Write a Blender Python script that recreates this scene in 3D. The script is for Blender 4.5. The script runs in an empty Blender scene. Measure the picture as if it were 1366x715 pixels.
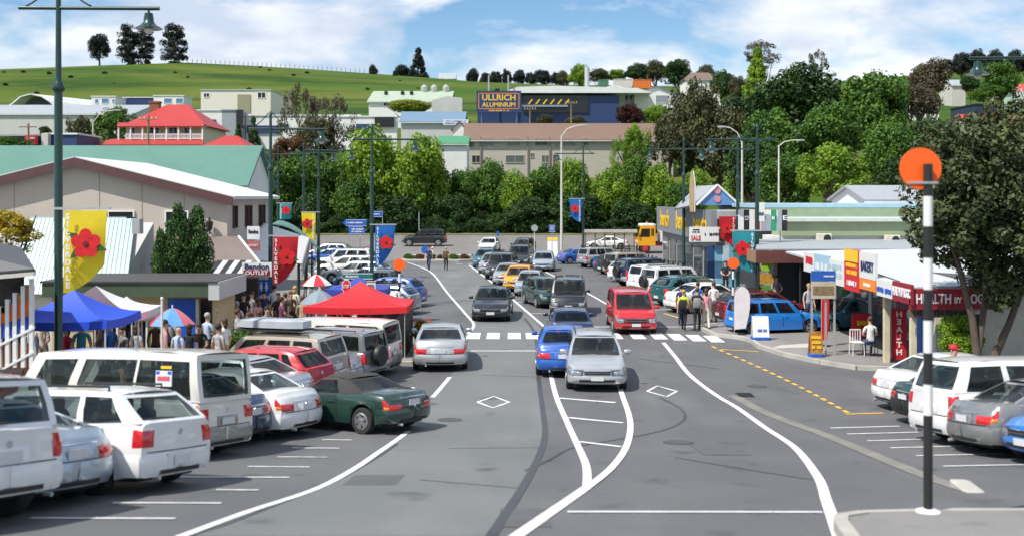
import bpy, bmesh, math, random
import numpy as np
from mathutils import Vector, Matrix

sc = bpy.context.scene
COL = sc.collection
R = math.radians
random.seed(7)

# ------------------------------------------------------------------ camera, sky, sun, exposure
F, HY, CH = 1400.0, 263.0, 5.57          # focal length in photo pixels, eye-level row, eye height (m)
cam = bpy.data.cameras.new('camera')
cam.sensor_width = 36.0
cam.lens = F / 1366 * 36
cam.shift_y = -(357.5 - HY) / 1366
cam.clip_start = 0.5
cam.clip_end = 3000
cam.dof.use_dof = True
cam.dof.focus_distance = 48
cam.dof.aperture_fstop = 1.0
camo = bpy.data.objects.new('camera', cam)
camo.location = (0, 0, CH)
camo.rotation_euler = (R(90), 0, 0)
COL.objects.link(camo)
sc.camera = camo

SUN_EL = R(55)      # sun stands left of and a little behind the camera
sx, sy = -0.80, -0.60
wd = bpy.data.worlds.new('World')
sc.world = wd
wd.use_nodes = True
nt = wd.node_tree
nt.nodes.clear()
def wn(t, **k):
    n = nt.nodes.new(t)
    for a, b in k.items(): setattr(n, a, b)
    return n
out = wn('ShaderNodeOutputWorld')
bg = wn('ShaderNodeBackground')
bg.inputs['Strength'].default_value = 0.09
sky = wn('ShaderNodeTexSky', sky_type='NISHITA', sun_disc=False)
sky.sun_elevation = SUN_EL
sky.sun_rotation = math.atan2(sx, sy)
sky.air_density = 1.0
sky.dust_density = 0.3
sky.ozone_density = 2.5
tc = wn('ShaderNodeTexCoord')
mp = wn('ShaderNodeMapping')
mp.inputs['Scale'].default_value = (1.0, 1.0, 2.3)
mp.inputs['Location'].default_value = (0.37, 0.2, 0.11)
nt.links.new(tc.outputs['Generated'], mp.inputs['Vector'])
n1 = wn('ShaderNodeTexNoise')
n1.inputs['Scale'].default_value = 5.2
n1.inputs['Detail'].default_value = 9
n1.inputs['Roughness'].default_value = 0.56
n1.inputs['Distortion'].default_value = 0.25
nt.links.new(mp.outputs[0], n1.inputs['Vector'])
r1 = wn('ShaderNodeValToRGB')
r1.color_ramp.elements[0].position = 0.41
r1.color_ramp.elements[1].position = 0.55
nt.links.new(n1.outputs['Fac'], r1.inputs[0])
n2 = wn('ShaderNodeTexNoise')
n2.inputs['Scale'].default_value = 7.5
n2.inputs['Detail'].default_value = 6
mp2 = wn('ShaderNodeMapping')
mp2.inputs['Scale'].default_value = (1.0, 1.0, 3.0)
mp2.inputs['Location'].default_value = (3.1, 1.7, 0.4)
nt.links.new(tc.outputs['Generated'], mp2.inputs['Vector'])
nt.links.new(mp2.outputs[0], n2.inputs['Vector'])
r2 = wn('ShaderNodeValToRGB')
r2.color_ramp.elements[0].position = 0.38
r2.color_ramp.elements[0].color = (6.2, 7.2, 8.8, 1)
r2.color_ramp.elements[1].position = 0.66
r2.color_ramp.elements[1].color = (10.8, 11.0, 11.2, 1)
nt.links.new(n2.outputs['Fac'], r2.inputs[0])
mx = wn('ShaderNodeMix', data_type='RGBA')
hsv = wn('ShaderNodeHueSaturation')
hsv.inputs['Saturation'].default_value = 1.2
hsv.inputs['Value'].default_value = 1.35
nt.links.new(sky.outputs[0], hsv.inputs['Color'])
nt.links.new(r1.outputs[0], mx.inputs[0])
nt.links.new(hsv.outputs[0], mx.inputs[6])
nt.links.new(r2.outputs[0], mx.inputs[7])
nt.links.new(mx.outputs[2], bg.inputs['Color'])
nt.links.new(bg.outputs[0], out.inputs[0])

sun = bpy.data.lights.new('sun', 'SUN')
sun.energy = 5.0
sun.angle = R(0.53)
sun.color = (1.0, 0.95, 0.87)
suno = bpy.data.objects.new('sun', sun)
k = math.cos(SUN_EL) / math.hypot(sx, sy)
suno.rotation_euler = Vector((sx * k, sy * k, math.sin(SUN_EL))).to_track_quat('Z', 'Y').to_euler()
suno.location = (-30, -20, 60)
COL.objects.link(suno)
sc.view_settings.view_transform = 'Standard'
sc.view_settings.look = 'None'
sc.view_settings.exposure = 0.2
sc.view_settings.gamma = 1

# ------------------------------------------------------------------ terrain height and pixel helpers
def lerp_tab(t, v):
    if v <= t[0][0]: return t[0][1]
    for (a, b), (c, d) in zip(t, t[1:]):
        if v <= c: return b + (d - b) * (v - a) / (c - a)
    return t[-1][1]
RIDGE = [(-420, 98), (-200, 96), (0, 93), (130, 88), (250, 84), (330, 88), (400, 92), (500, 99), (560, 103), (640, 110), (740, 114), (900, 116), (1100, 110), (1230, 100), (1300, 93), (1366, 88), (1700, 88)]
FARP = [(100, 0), (112, .35), (131, .95), (140, 3), (152, 7), (165, 8.6), (230, 18), (300, 30), (400, 43.5), (600, 0)]
def gz(x, y):
    t = (24 - y) / 3.0
    z = 0.45 * (math.log1p(math.exp(t)) if t < 30 else t)
    if y > 100:
        rd = CH + (HY - lerp_tab(RIDGE, x / 600 * F + 683)) / F * 600
        if y < 400: f = lerp_tab(FARP, y)
        elif y < 600:
            u = (y - 400) / 200
            f = 43.5 + (rd - 43.5) * (u * (1.25 - .25 * u))
        else: f = rd - (y - 600) * .04
        z += f
    return z
def at(px, py, Y):                       # world point at depth Y seen at photo pixel (px, py)
    return Vector(((px - 683) / F * Y, Y, CH - (py - HY) / F * Y))
def gp(px, py):                          # the point of the ground under a photo pixel
    lo, hi = 6.0, 131.0
    for _ in range(50):
        m = (lo + hi) / 2
        if (py - HY) / F * m < CH - gz(0, m): lo = m
        else: hi = m
    return Vector(((px - 683) / F * lo, lo, gz(0, lo)))
def gx(px, Y, dz=0.0):                   # ground point at column px and depth Y
    x = (px - 683) / F * Y
    return Vector((x, Y, gz(x, Y) + dz))
# ------------------------------------------------------------------ materials
MATS = {}
def mat(name, col, rough=0.6, metal=0.0, var=0.12, scale=3.0, bump=0.0, bscale=None, coat=0.0, spec=0.5, sheen=None, trans=0.0, streak=None):
    if name in MATS: return MATS[name]
    m = bpy.data.materials.new(name); m.use_nodes = True
    t = m.node_tree; b = t.nodes['Principled BSDF']
    b.inputs['Roughness'].default_value = rough
    b.inputs['Metallic'].default_value = metal
    b.inputs['Coat Weight'].default_value = coat
    b.inputs['Coat Roughness'].default_value = 0.04
    b.inputs['Specular IOR Level'].default_value = spec
    if var > 0 or bump > 0:
        tcn = t.nodes.new('ShaderNodeTexCoord')
        nz = t.nodes.new('ShaderNodeTexNoise')
        nz.inputs['Scale'].default_value = scale
        nz.inputs['Detail'].default_value = 6
        nz.inputs['Roughness'].default_value = .62
        if streak:
            mpn = t.nodes.new('ShaderNodeMapping'); mpn.inputs['Scale'].default_value = streak
            t.links.new(tcn.outputs['Object'], mpn.inputs[0]); t.links.new(mpn.outputs[0], nz.inputs['Vector'])
        else:
            t.links.new(tcn.outputs['Object'], nz.inputs['Vector'])
        mr = t.nodes.new('ShaderNodeMapRange')
        mr.inputs['From Min'].default_value = .3; mr.inputs['From Max'].default_value = .7
        mr.inputs['To Min'].default_value = 1 - var; mr.inputs['To Max'].default_value = 1 + var
        t.links.new(nz.outputs['Fac'], mr.inputs[0])
        ml = t.nodes.new('ShaderNodeVectorMath'); ml.operation = 'SCALE'
        ml.inputs[0].default_value = col[:3]
        t.links.new(mr.outputs[0], ml.inputs['Scale'])
        t.links.new(ml.outputs[0], b.inputs['Base Color'])
        if bump > 0:
            nb = t.nodes.new('ShaderNodeTexNoise'); nb.inputs['Scale'].default_value = bscale or scale * 8
            nb.inputs['Detail'].default_value = 4
            t.links.new(tcn.outputs['Object'], nb.inputs['Vector'])
            bp = t.nodes.new('ShaderNodeBump'); bp.inputs['Strength'].default_value = bump; bp.inputs['Distance'].default_value = .02
            t.links.new(nb.outputs['Fac'], bp.inputs['Height']); t.links.new(bp.outputs[0], b.inputs['Normal'])
    else:
        b.inputs['Base Color'].default_value = (*col[:3], 1)
    MATS[name] = m
    return m
def paint(name, col, metal=0.0, rough=.32):
    return mat('car_paint_' + name, col, rough, metal, .05, 1.5, coat=.9)
def leafmat(name, c1, c2, rough=.55, tr=.25, ns=.35):
    if name in MATS: return MATS[name]
    m = bpy.data.materials.new(name); m.use_nodes = True
    t = m.node_tree; b = t.nodes['Principled BSDF']
    geo = t.nodes.new('ShaderNodeNewGeometry'); oi = t.nodes.new('ShaderNodeObjectInfo')
    nz = t.nodes.new('ShaderNodeTexNoise'); nz.inputs['Scale'].default_value = ns; nz.inputs['Detail'].default_value = 3
    t.links.new(geo.outputs['Position'], nz.inputs['Vector'])
    wnz = t.nodes.new('ShaderNodeTexWhiteNoise')
    t.links.new(geo.outputs['Random Per Island'], wnz.inputs['Vector'])
    a = t.nodes.new('ShaderNodeMath'); a.operation = 'MULTIPLY_ADD'
    t.links.new(geo.outputs['Random Per Island'], a.inputs[0]); a.inputs[1].default_value = .55
    mr = t.nodes.new('ShaderNodeMapRange'); mr.inputs['From Min'].default_value = .35; mr.inputs['From Max'].default_value = .65
    mr.inputs['To Min'].default_value = -.05; mr.inputs['To Max'].default_value = .5
    t.links.new(nz.outputs['Fac'], mr.inputs[0]); t.links.new(mr.outputs[0], a.inputs[2])
    mx_ = t.nodes.new('ShaderNodeMix'); mx_.data_type = 'RGBA'
    mx_.inputs[6].default_value = (*c1, 1); mx_.inputs[7].default_value = (*c2, 1)
    t.links.new(a.outputs[0], mx_.inputs[0])
    t.links.new(mx_.outputs[2], b.inputs['Base Color'])
    b.inputs['Roughness'].default_value = rough
    b.inputs['Specular IOR Level'].default_value = .35
    tb = t.nodes.new('ShaderNodeBsdfTranslucent'); t.links.new(mx_.outputs[2], tb.inputs[0])
    ms = t.nodes.new('ShaderNodeMixShader'); ms.inputs[0].default_value = tr
    o = t.nodes['Material Output']
    t.links.new(b.outputs[0], ms.inputs[1]); t.links.new(tb.outputs[0], ms.inputs[2]); t.links.new(ms.outputs[0], o.inputs[0])
    MATS[name] = m
    return m

WHITE = mat('white_painted', (.74, .74, .72), .55, var=.06)
def worn_paint(name, col, under=(.16, .16, .16)):
    m = mat(name, col, .7, var=.16, scale=4); t = m.node_tree; b = t.nodes['Principled BSDF']
    src = b.inputs['Base Color'].links[0].from_socket
    g = t.nodes.new('ShaderNodeNewGeometry'); n = t.nodes.new('ShaderNodeTexNoise'); n.inputs['Scale'].default_value = 3.2; n.inputs['Detail'].default_value = 9; n.inputs['Roughness'].default_value = .8
    t.links.new(g.outputs['Position'], n.inputs['Vector'])
    mr = t.nodes.new('ShaderNodeMapRange'); mr.inputs['From Min'].default_value = .56; mr.inputs['From Max'].default_value = .68; mr.inputs['To Max'].default_value = .75
    t.links.new(n.outputs['Fac'], mr.inputs[0])
    x = t.nodes.new('ShaderNodeMix'); x.data_type = 'RGBA'; x.inputs[7].default_value = (*under, 1)
    t.links.new(mr.outputs[0], x.inputs[0]); t.links.new(src, x.inputs[6]); t.links.new(x.outputs[2], b.inputs['Base Color'])
    return m
MARK = worn_paint('road_paint_white', (.70, .70, .68))
YMARK = worn_paint('road_paint_yellow', (.70, .42, .05))
BLACK = mat('black_plastic', (.018, .018, .019), .5, var=.1)
RUBBER = mat('tyre_rubber', (.022, .022, .023), .85, var=.15)
UNDER = mat('underbody_black', (.012, .012, .012), .8, var=0)
GLASS = mat('tinted_glass', (.020, .026, .028), .03, var=0, spec=.9)
def see_through(m, amount, tint):
    t = m.node_tree; tb = t.nodes.new('ShaderNodeBsdfTransparent'); tb.inputs[0].default_value = (*tint, 1)
    ms = t.nodes.new('ShaderNodeMixShader'); ms.inputs[0].default_value = amount
    t.links.new(t.nodes['Principled BSDF'].outputs[0], ms.inputs[1]); t.links.new(tb.outputs[0], ms.inputs[2]); t.links.new(ms.outputs[0], t.nodes['Material Output'].inputs[0])
see_through(GLASS, .62, (.62, .70, .70))
PALEGLASS = mat('clear_window_glass', (.06, .075, .085), .05, var=0, spec=.8)
RIM = mat('alloy_rim', (.52, .53, .54), .3, .8, var=.05)
CHROME = mat('chrome_trim', (.75, .76, .78), .12, 1.0, var=0)
HEADL = mat('headlight_lens', (.36, .40, .43), .06, .5, var=.1, scale=12, coat=1)
TAILL = mat('red_light_lens', (.55, .012, .015), .12, var=.15, scale=12, coat=1)
AMBER = mat('amber_light_lens', (.75, .22, .02), .12, var=.1, scale=12, coat=1)
PLATE = mat('number_plate_white', (.62, .63, .64), .4, var=.1, scale=30)
GREENPOLE = mat('dark_green_lamp_paint', (.008, .040, .032), .35, .1, var=.12, coat=.3)
GALV = mat('galvanised_steel', (.50, .51, .50), .45, .5, var=.1)
CONC = mat('pale_concrete', (.40, .38, .34), .85, var=.18, scale=1.2, bump=.2)
SKIN = mat('skin', (.55, .33, .23), .55, var=.05)
SKIN2 = mat('skin_tanned', (.36, .20, .13), .55, var=.05)
DARKSTEEL = mat('dark_steel', (.03, .03, .032), .5, .3, var=.1)
WOOD = mat('weathered_wood', (.22, .15, .09), .8, var=.2, streak=(1, 1, 8))

# ------------------------------------------------------------------ mesh builder and object helpers
class MB:
    def __init__(s): s.v = []; s.f = []; s.m = []; s.mi = 0
    def add(s, vs, fs):
        o = len(s.v); s.v += [tuple(p) for p in vs]
        for f in fs: s.f.append(tuple(i + o for i in f)); s.m.append(s.mi)
    def box(s, x0, x1, y0, y1, z0, z1):
        s.add([(x0,y0,z0),(x1,y0,z0),(x1,y1,z0),(x0,y1,z0),(x0,y0,z1),(x1,y0,z1),(x1,y1,z1),(x0,y1,z1)],
              [(0,3,2,1),(4,5,6,7),(0,1,5,4),(1,2,6,5),(2,3,7,6),(3,0,4,7)]); return s
    def bbox(s, cx, cy, cz, dx, dy, dz, b=.2, rz=0):      # softened box (chamfered on its plan and edges)
        b = min(b, .49); pts = []; c, n = math.cos(rz), math.sin(rz)
        for iz, kz in ((-1, 1 - b), (-1 + b, 1), (1 - b, 1), (1, 1 - b)):
            for ax, ay in ((-1, -1+b), (-1+b, -1), (1-b, -1), (1, -1+b), (1, 1-b), (1-b, 1), (-1+b, 1), (-1, 1-b)):
                x, y = ax * kz * dx / 2, ay * kz * dy / 2
                pts.append((cx + x * c - y * n, cy + x * n + y * c, cz + iz * dz / 2))
        fs = [tuple(range(7, -1, -1)), tuple(range(24, 32))]
        for r in range(3):
            for j in range(8): fs.append((r*8+j, r*8+(j+1) % 8, r*8+8+(j+1) % 8, r*8+8+j))
        s.add(pts, fs); return s
    def poly(s, pts): s.add(pts, [tuple(range(len(pts)))]); return s
    def tube(s, pts, rad, n=8, cap=True):
        pts = [Vector(p) for p in pts]; rs = rad if isinstance(rad, (list, tuple)) else [rad] * len(pts)
        vs = []; up = None
        for i, p in enumerate(pts):
            d = (pts[min(i+1, len(pts)-1)] - pts[max(i-1, 0)]).normalized()
            a = Vector((0, 0, 1)) if abs(d.z) < .9 else Vector((1, 0, 0))
            if up is not None: a = up
            u = (a - d * a.dot(d)).normalized(); w = d.cross(u); up = u
            for k in range(n):
                t = 2 * math.pi * k / n
                vs.append(p + (u * math.cos(t) + w * math.sin(t)) * rs[i])
        fs = []
        for i in range(len(pts) - 1):
            for k in range(n): fs.append((i*n+k, i*n+(k+1) % n, (i+1)*n+(k+1) % n, (i+1)*n+k))
        if cap: fs.append(tuple(range(n-1, -1, -1))); fs.append(tuple(range((len(pts)-1)*n, len(pts)*n)))
        s.add(vs, fs); return s
    def lathe(s, prof, n=16, c=(0, 0, 0), axis='z'):
        vs = []
        for r, z in prof:
            for k in range(n):
                t = 2 * math.pi * k / n; a, b = r * math.cos(t), r * math.sin(t)
                p = (a, b, z) if axis == 'z' else ((a, z, b) if axis == 'y' else (z, a, b))
                vs.append((p[0]+c[0], p[1]+c[1], p[2]+c[2]))
        fs = []
        for i in range(len(prof) - 1):
            for k in range(n): fs.append((i*n+k, i*n+(k+1) % n, (i+1)*n+(k+1) % n, (i+1)*n+k))
        fs.append(tuple(range(n-1, -1, -1))); fs.append(tuple(range((len(prof)-1)*n, len(prof)*n)))
        s.add(vs, fs); return s
    def prism(s, pts, d):                                  # planar polygon swept by vector d
        n = len(pts); pts = [Vector(p) for p in pts]; d = Vector(d)
        s.add(list(pts) + [p + d for p in pts], [tuple(range(n-1, -1, -1)), tuple(range(n, 2*n))] + [(i, (i+1) % n, n+(i+1) % n, n+i) for i in range(n)])
        return s
    def slab(s, a, b, c, d, t):                            # a quad thickened downwards along its normal
        a, b, c, d = map(Vector, (a, b, c, d)); n = (b - a).cross(d - a).normalized() * t
        s.add([a, b, c, d, a-n, b-n, c-n, d-n], [(0,1,2,3),(7,6,5,4),(0,4,5,1),(1,5,6,2),(2,6,7,3),(3,7,4,0)]); return s
    def ell(s, c, r, n=12, m=7):
        vs = []; fs = []
        for i in range(m + 1):
            p = math.pi * i / m
            for k in range(n):
                t = 2 * math.pi * k / n
                vs.append((c[0]+r[0]*math.sin(p)*math.cos(t), c[1]+r[1]*math.sin(p)*math.sin(t), c[2]+r[2]*math.cos(p)))
        for i in range(m):
            for k in range(n): fs.append((i*n+k, (i+1)*n+k, (i+1)*n+(k+1) % n, i*n+(k+1) % n))
        s.add(vs, fs); return s
    def mesh(s, name, smooth=None):
        me = bpy.data.meshes.new(name); me.from_pydata(s.v, [], s.f)
        if any(s.m): me.polygons.foreach_set('material_index', s.m)
        bm = bmesh.new(); bm.from_mesh(me)
        bmesh.ops.remove_doubles(bm, verts=bm.verts, dist=1e-5)
        bmesh.ops.recalc_face_normals(bm, faces=bm.faces)
        bm.to_mesh(me); bm.free()
        if smooth:
            me.polygons.foreach_set('use_smooth', [True] * len(me.polygons))
            me.set_sharp_from_angle(angle=R(smooth))
        me.update(); return me
def obj(name, me, mats, parent=None, loc=None, rot=None):
    o = bpy.data.objects.new(name, me); COL.objects.link(o)
    if me is not None and mats is not None:
        ms = mats if isinstance(mats, (list, tuple)) else [mats]
        while len(me.materials) < len(ms): me.materials.append(None)
        for i, m in enumerate(ms):
            o.material_slots[i].link = 'OBJECT'; o.material_slots[i].material = m
    if parent: o.parent = parent
    if loc is not None: o.location = loc
    if rot is not None: o.rotation_euler = rot
    return o
def part(name, mb, mats, parent, smooth=None, loc=None, rot=None):
    return obj(name, mb.mesh(name, smooth) if isinstance(mb, MB) else mb, mats, parent, loc, rot)
def tag(o, label, cat, group=None):
    o['label'] = label; o['category'] = cat
    if group: o['group'] = group
    return o
def thing(name, label, cat, loc=(0, 0, 0), rz=0, group=None, rx=0):
    o = bpy.data.objects.new(name, None); COL.objects.link(o)
    o.empty_display_size = .3; o.location = loc; o.rotation_euler = (rx, 0, rz)
    return tag(o, label, cat, group)
def struct(name, mb, mats, smooth=None, kind='structure'):
    o = part(name, mb, mats, None, smooth); o['kind'] = kind; return o
KIDS = {}
def copy_tree(o, parent=None):
    c = o.copy(); COL.objects.link(c); c.parent = parent
    for ch in o.children: copy_tree(ch, c)
    return c
TXT = {}
def text_mesh(s, bold=.02):
    key = (s, bold)
    if key in TXT: return TXT[key]
    cu = bpy.data.curves.new('lettering', 'FONT'); cu.body = s; cu.size = 1; cu.offset = bold; cu.extrude = .01
    cu.align_x = 'CENTER'; cu.align_y = 'CENTER'; cu.resolution_u = 3
    o = bpy.data.objects.new('lettering', cu); COL.objects.link(o)
    dg = bpy.context.evaluated_depsgraph_get(); dg.update()
    me = bpy.data.meshes.new_from_object(o.evaluated_get(dg)); me.name = 'lettering'; me.materials.clear()
    bpy.data.objects.remove(o); bpy.data.curves.remove(cu)
    xs = [v.co.x for v in me.vertices]; ys = [v.co.y for v in me.vertices]
    TXT[key] = (me, max(xs) - min(xs), max(ys) - min(ys))
    return TXT[key]
def lettering(s, parent, w, h, loc, m, rz=0, bold=.02, roll=0):
    if s.startswith('~'):                                  # writing too far off to read: rows of small strokes
        rows = int(s[1:]); b = MB(); q = random.Random(int(w * 977 + h * 131 + rows)); rh = h / rows
        for i in range(rows):
            x = -w / 2; z = h / 2 - (i + .5) * rh
            while x < w / 2:
                cw = rh * q.uniform(.22, .42)
                if q.random() > .14: b.box(x, min(x + cw * .72, w / 2), -.005, .005, z - rh * q.uniform(.22, .34), z + rh * q.uniform(.22, .34))
                x += cw
        o = part('lettering', b, m, parent, None, loc, (0, roll, rz)); o['kind'] = 'stuff'; return o
    me, tw, th = text_mesh(s, bold)
    o = obj('lettering', me, m, parent, loc, (R(90), roll, rz))
    o.scale = (w / tw, h / th, 1); return o
# ------------------------------------------------------------------ ground, roads, pavements, paint
YS = [-14 + .5 * i for i in range(0, 150)] + [61 + 2 * i for i in range(0, 20)] + [100 + 1.0 * i for i in range(0, 66)] + [166 + 4 * i for i in range(0, 60)] + [406 + 8 * i for i in range(0, 24)] + [598, 600, 604, 612, 640, 700, 800, 1000, 1300]
YS = sorted(set(YS))
XS = [-1100, -800, -600] + [-450 + 12 * i for i in range(0, 76)] + [600, 800, 1100]

def asphalt(name, base, patch, dark):
    m = bpy.data.materials.new(name); m.use_nodes = True
    t = m.node_tree; b = t.nodes['Principled BSDF']; b.inputs['Roughness'].default_value = .82
    g = t.nodes.new('ShaderNodeNewGeometry')
    def nz(sc_, det, st=None):
        n = t.nodes.new('ShaderNodeTexNoise'); n.inputs['Scale'].default_value = sc_; n.inputs['Detail'].default_value = det
        if st:
            mp_ = t.nodes.new('ShaderNodeMapping'); mp_.inputs['Scale'].default_value = st
            t.links.new(g.outputs['Position'], mp_.inputs[0]); t.links.new(mp_.outputs[0], n.inputs['Vector'])
        else: t.links.new(g.outputs['Position'], n.inputs['Vector'])
        return n
    def mixc(fac, a, c, lo, hi):
        mr = t.nodes.new('ShaderNodeMapRange'); mr.inputs['From Min'].default_value = lo; mr.inputs['From Max'].default_value = hi
        t.links.new(fac, mr.inputs[0])
        x = t.nodes.new('ShaderNodeMix'); x.data_type = 'RGBA'; t.links.new(mr.outputs[0], x.inputs[0])
        for k_, v in ((6, a), (7, c)):
            if isinstance(v, tuple): x.inputs[k_].default_value = (*v, 1)
            else: t.links.new(v, x.inputs[k_])
        return x.outputs[2]
    c = mixc(nz(.35, 4).outputs['Fac'], base, patch, .38, .66)
    c = mixc(nz(.55, 3, (1.0, .10, 1)).outputs['Fac'], c, dark, .56, .86)          # worn wheel tracks along the road
    c = mixc(nz(1.1, 4).outputs['Fac'], c, tuple(v * .62 for v in dark), .62, .78)                 # oil and damp stains
    c = mixc(nz(.22, 6, (1.6, .5, 1)).outputs['Fac'], c, tuple(v * 1.22 for v in patch), .55, .75)   # sun bleached patches
    n3 = nz(60, 2); c2 = mixc(n3.outputs['Fac'], tuple(v * .72 for v in base), c, .25, .55)
    t.links.new(c2, b.inputs['Base Color'])
    bp = t.nodes.new('ShaderNodeBump'); bp.inputs['Strength'].default_value = .35; bp.inputs['Distance'].default_value = .01
    t.links.new(n3.outputs['Fac'], bp.inputs['Height']); t.links.new(bp.outputs[0], b.inputs['Normal'])
    return m
ASPH = asphalt('asphalt_dark_grey', (.106, .107, .112), (.134, .134, .136), (.074, .075, .080))
ASPH2 = asphalt('asphalt_chip_seal_lighter', (.148, .157, .155), (.178, .184, .180), (.108, .116, .115))
ASPH3 = asphalt('asphalt_main_road_pinkish', (.185, .172, .163), (.20, .187, .177), (.15, .142, .136))
PAVE = asphalt('footpath_concrete', (.215, .205, .20), (.25, .24, .228), (.18, .172, .166))
TAR = mat('tar_seam', (.055, .057, .062), .55, var=.2)

def grass_mat():
    m = bpy.data.materials.new('pasture_grass'); m.use_nodes = True
    t = m.node_tree; b = t.nodes['Principled BSDF']; b.inputs['Roughness'].default_value = .9
    b.inputs['Specular IOR Level'].default_value = .1
    g = t.nodes.new('ShaderNodeNewGeometry')
    prev = None
    for sc_, st, c1, c2, lo, hi in ((.014, (.8, 1.2, 1), (.045, .105, .010), (.115, .135, .022), .38, .62), (.03, (.45, 1.1, .8), None, (.024, .062, .008), .46, .66), (.16, (.6, 1.3, 1), None, (.09, .10, .022), .54, .80), (1.2, (1, 1, 1), None, (.03, .07, .01), .52, .8)):
        mp_ = t.nodes.new('ShaderNodeMapping'); mp_.inputs['Scale'].default_value = st
        n = t.nodes.new('ShaderNodeTexNoise'); n.inputs['Scale'].default_value = sc_; n.inputs['Detail'].default_value = 5
        t.links.new(g.outputs['Position'], mp_.inputs[0]); t.links.new(mp_.outputs[0], n.inputs['Vector'])
        mr = t.nodes.new('ShaderNodeMapRange'); mr.inputs['From Min'].default_value = lo; mr.inputs['From Max'].default_value = hi
        t.links.new(n.outputs['Fac'], mr.inputs[0])
        x = t.nodes.new('ShaderNodeMix'); x.data_type = 'RGBA'; t.links.new(mr.outputs[0], x.inputs[0])
        if prev is None: x.inputs[6].default_value = (*c1, 1)
        else: t.links.new(prev, x.inputs[6])
        x.inputs[7].default_value = (*c2, 1); prev = x.outputs[2]
    t.links.new(prev, b.inputs['Base Color'])
    return m
GRASS = grass_mat()

mb = MB()
nx = len(XS)
mb.v = [(x, y, gz(x, y) - (.004 if y < 131 else 0)) for y in YS for x in XS]
mb.f = [(j*nx+i, j*nx+i+1, (j+1)*nx+i+1, (j+1)*nx+i) for j in range(len(YS)-1) for i in range(nx-1)]
mb.m = [0] * len(mb.f)
struct('ground', mb, GRASS, 60)

def strip(name, edges, m, dz, h=0.0, kerbs='', kerb_m=None, ymin=None):
    """sheet or raised slab between left and right edges given as (y, xl, xr)"""
    ys = sorted(set([e[0] for e in edges] + [y for y in YS if edges[0][0] < y < edges[-1][0]]))
    L = [(e[0], e[1]) for e in edges]; Rr = [(e[0], e[2]) for e in edges]
    pts = [(lerp_tab(L, y), lerp_tab(Rr, y), y, gz(0, y) + dz + h) for y in ys]
    b = MB()
    for (l0, r0, y0, z0), (l1, r1, y1, z1) in zip(pts, pts[1:]):
        b.add([(l0, y0, z0), (r0, y0, z0), (r1, y1, z1), (l1, y1, z1)], [(0, 1, 2, 3)])
        if h > 0:
            for a0, a1 in ((l0, l1), (r0, r1)):
                b.add([(a0, y0, z0), (a1, y1, z1), (a1, y1, z1-h), (a0, y0, z0-h)], [(0, 1, 2, 3)])
    if h > 0:
        for (l0, r0, y0, z0) in (pts[0], pts[-1]): b.add([(l0, y0, z0), (r0, y0, z0), (r0, y0, z0-h), (l0, y0, z0-h)], [(0, 1, 2, 3)])
    o = struct(name, b, m)
    return o
strip('road', [(-14, -46, 46), (92, -46, 46)], ASPH, 0.0)
strip('main_road', [(92, -160, 160), (131, -160, 160)], ASPH3, 0.004)

def kerb_line(parent_name, pts, w=.16, h=.14, m=CONC):
    """kerb stones laid along a plan polyline, one object per stone of about two metres"""
    pl = [Vector((p[0], p[1], 0)) for p in pts]
    root = bpy.data.objects.new(parent_name, None); COL.objects.link(root); root['kind'] = 'structure'
    segs = []
    for a, b in zip(pl, pl[1:]):
        n = max(1, int((b - a).length / 1.8))
        for i in range(n): segs.append((a.lerp(b, i / n), a.lerp(b, (i + 1) / n)))
    for a, b in segs:
        d = (b - a).normalized(); q = Vector((-d.y, d.x, 0)) * (w / 2); g = d * .006
        k = MB(); c = [a + g - q, b - g - q, b - g + q, a + g + q]
        vs = [(p.x, p.y, gz(0, p.y) - .05) for p in c] + [(p.x, p.y, gz(0, p.y) + h) for p in c]
        k.add(vs, [(0, 3, 2, 1), (4, 5, 6, 7), (0, 1, 5, 4), (1, 2, 6, 5), (2, 3, 7, 6), (3, 0, 4, 7)])
        part('kerb_stone', k, m, root)
# left: market pavement with the bulge where the red gazebo stands, then along the angle parks to the junction
LP = [(22.0, -11.6), (27.5, -10.9), (31, -9.7), (34.2, -8.7), (34.7, -3.3), (35.2, -2.9), (40.5, -2.6), (42, -3.4), (43, -8.0), (52, -9.2), (62, -11.4), (75, -14.6), (88, -18.5), (90, -24)]
strip('market_pavement', [(y, -44, x) for y, x in LP], PAVE, 0.0, .12)
kerb_line('market_kerb', [(x + .085, y) for y, x in LP])
# right: shop footpath and bulge at the crossing
RP = [(33.2, 14.2), (33.8, 11.2), (35.0, 10.4), (36.8, 9.6), (38.8, 9.2), (40.3, 9.3), (41.2, 9.0), (42.0, 8.2), (44.5, 8.0), (45.5, 9.0), (46.5, 12.2), (60, 11.6), (70, 10.7), (88, 9.2), (90, 13)]
strip('shop_footpath', [(y, x, 44) for y, x in RP], PAVE, 0.0, .12)
kerb_line('footpath_kerb', [(x - .085, y) for y, x in RP])
# near right island that carries the striped beacon
NP = [(8.0, 3.0), (11.6, 3.72), (12.0, 3.85), (12.25, 4.2), (12.4, 5.2)]
strip('beacon_island', [(y, x, 30) for y, x in NP], PAVE, 0.0, .12)
kerb_line('island_kerb', [(x - .085, y) for y, x in NP] + [(30, 12.48)])
# grass corner by the main road and low traffic island
strip('corner_verge', [(88, 9.6, 44), (91.5, 10.5, 44)], GRASS, .02, .13)
isl = [(90.4, -9.2, -4.6), (91.0, -10.0, -3.6), (92.6, -9.8, -3.2), (93.2, -8.8, -4.2)]
strip('traffic_island', isl, CONC, .006, .14)
strip('far_verge', [(128.6, -160, 160), (131, -160, 160)], mat('dry_verge', (.16, .15, .06), .9, var=.35, scale=.6), .01, .1)

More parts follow.
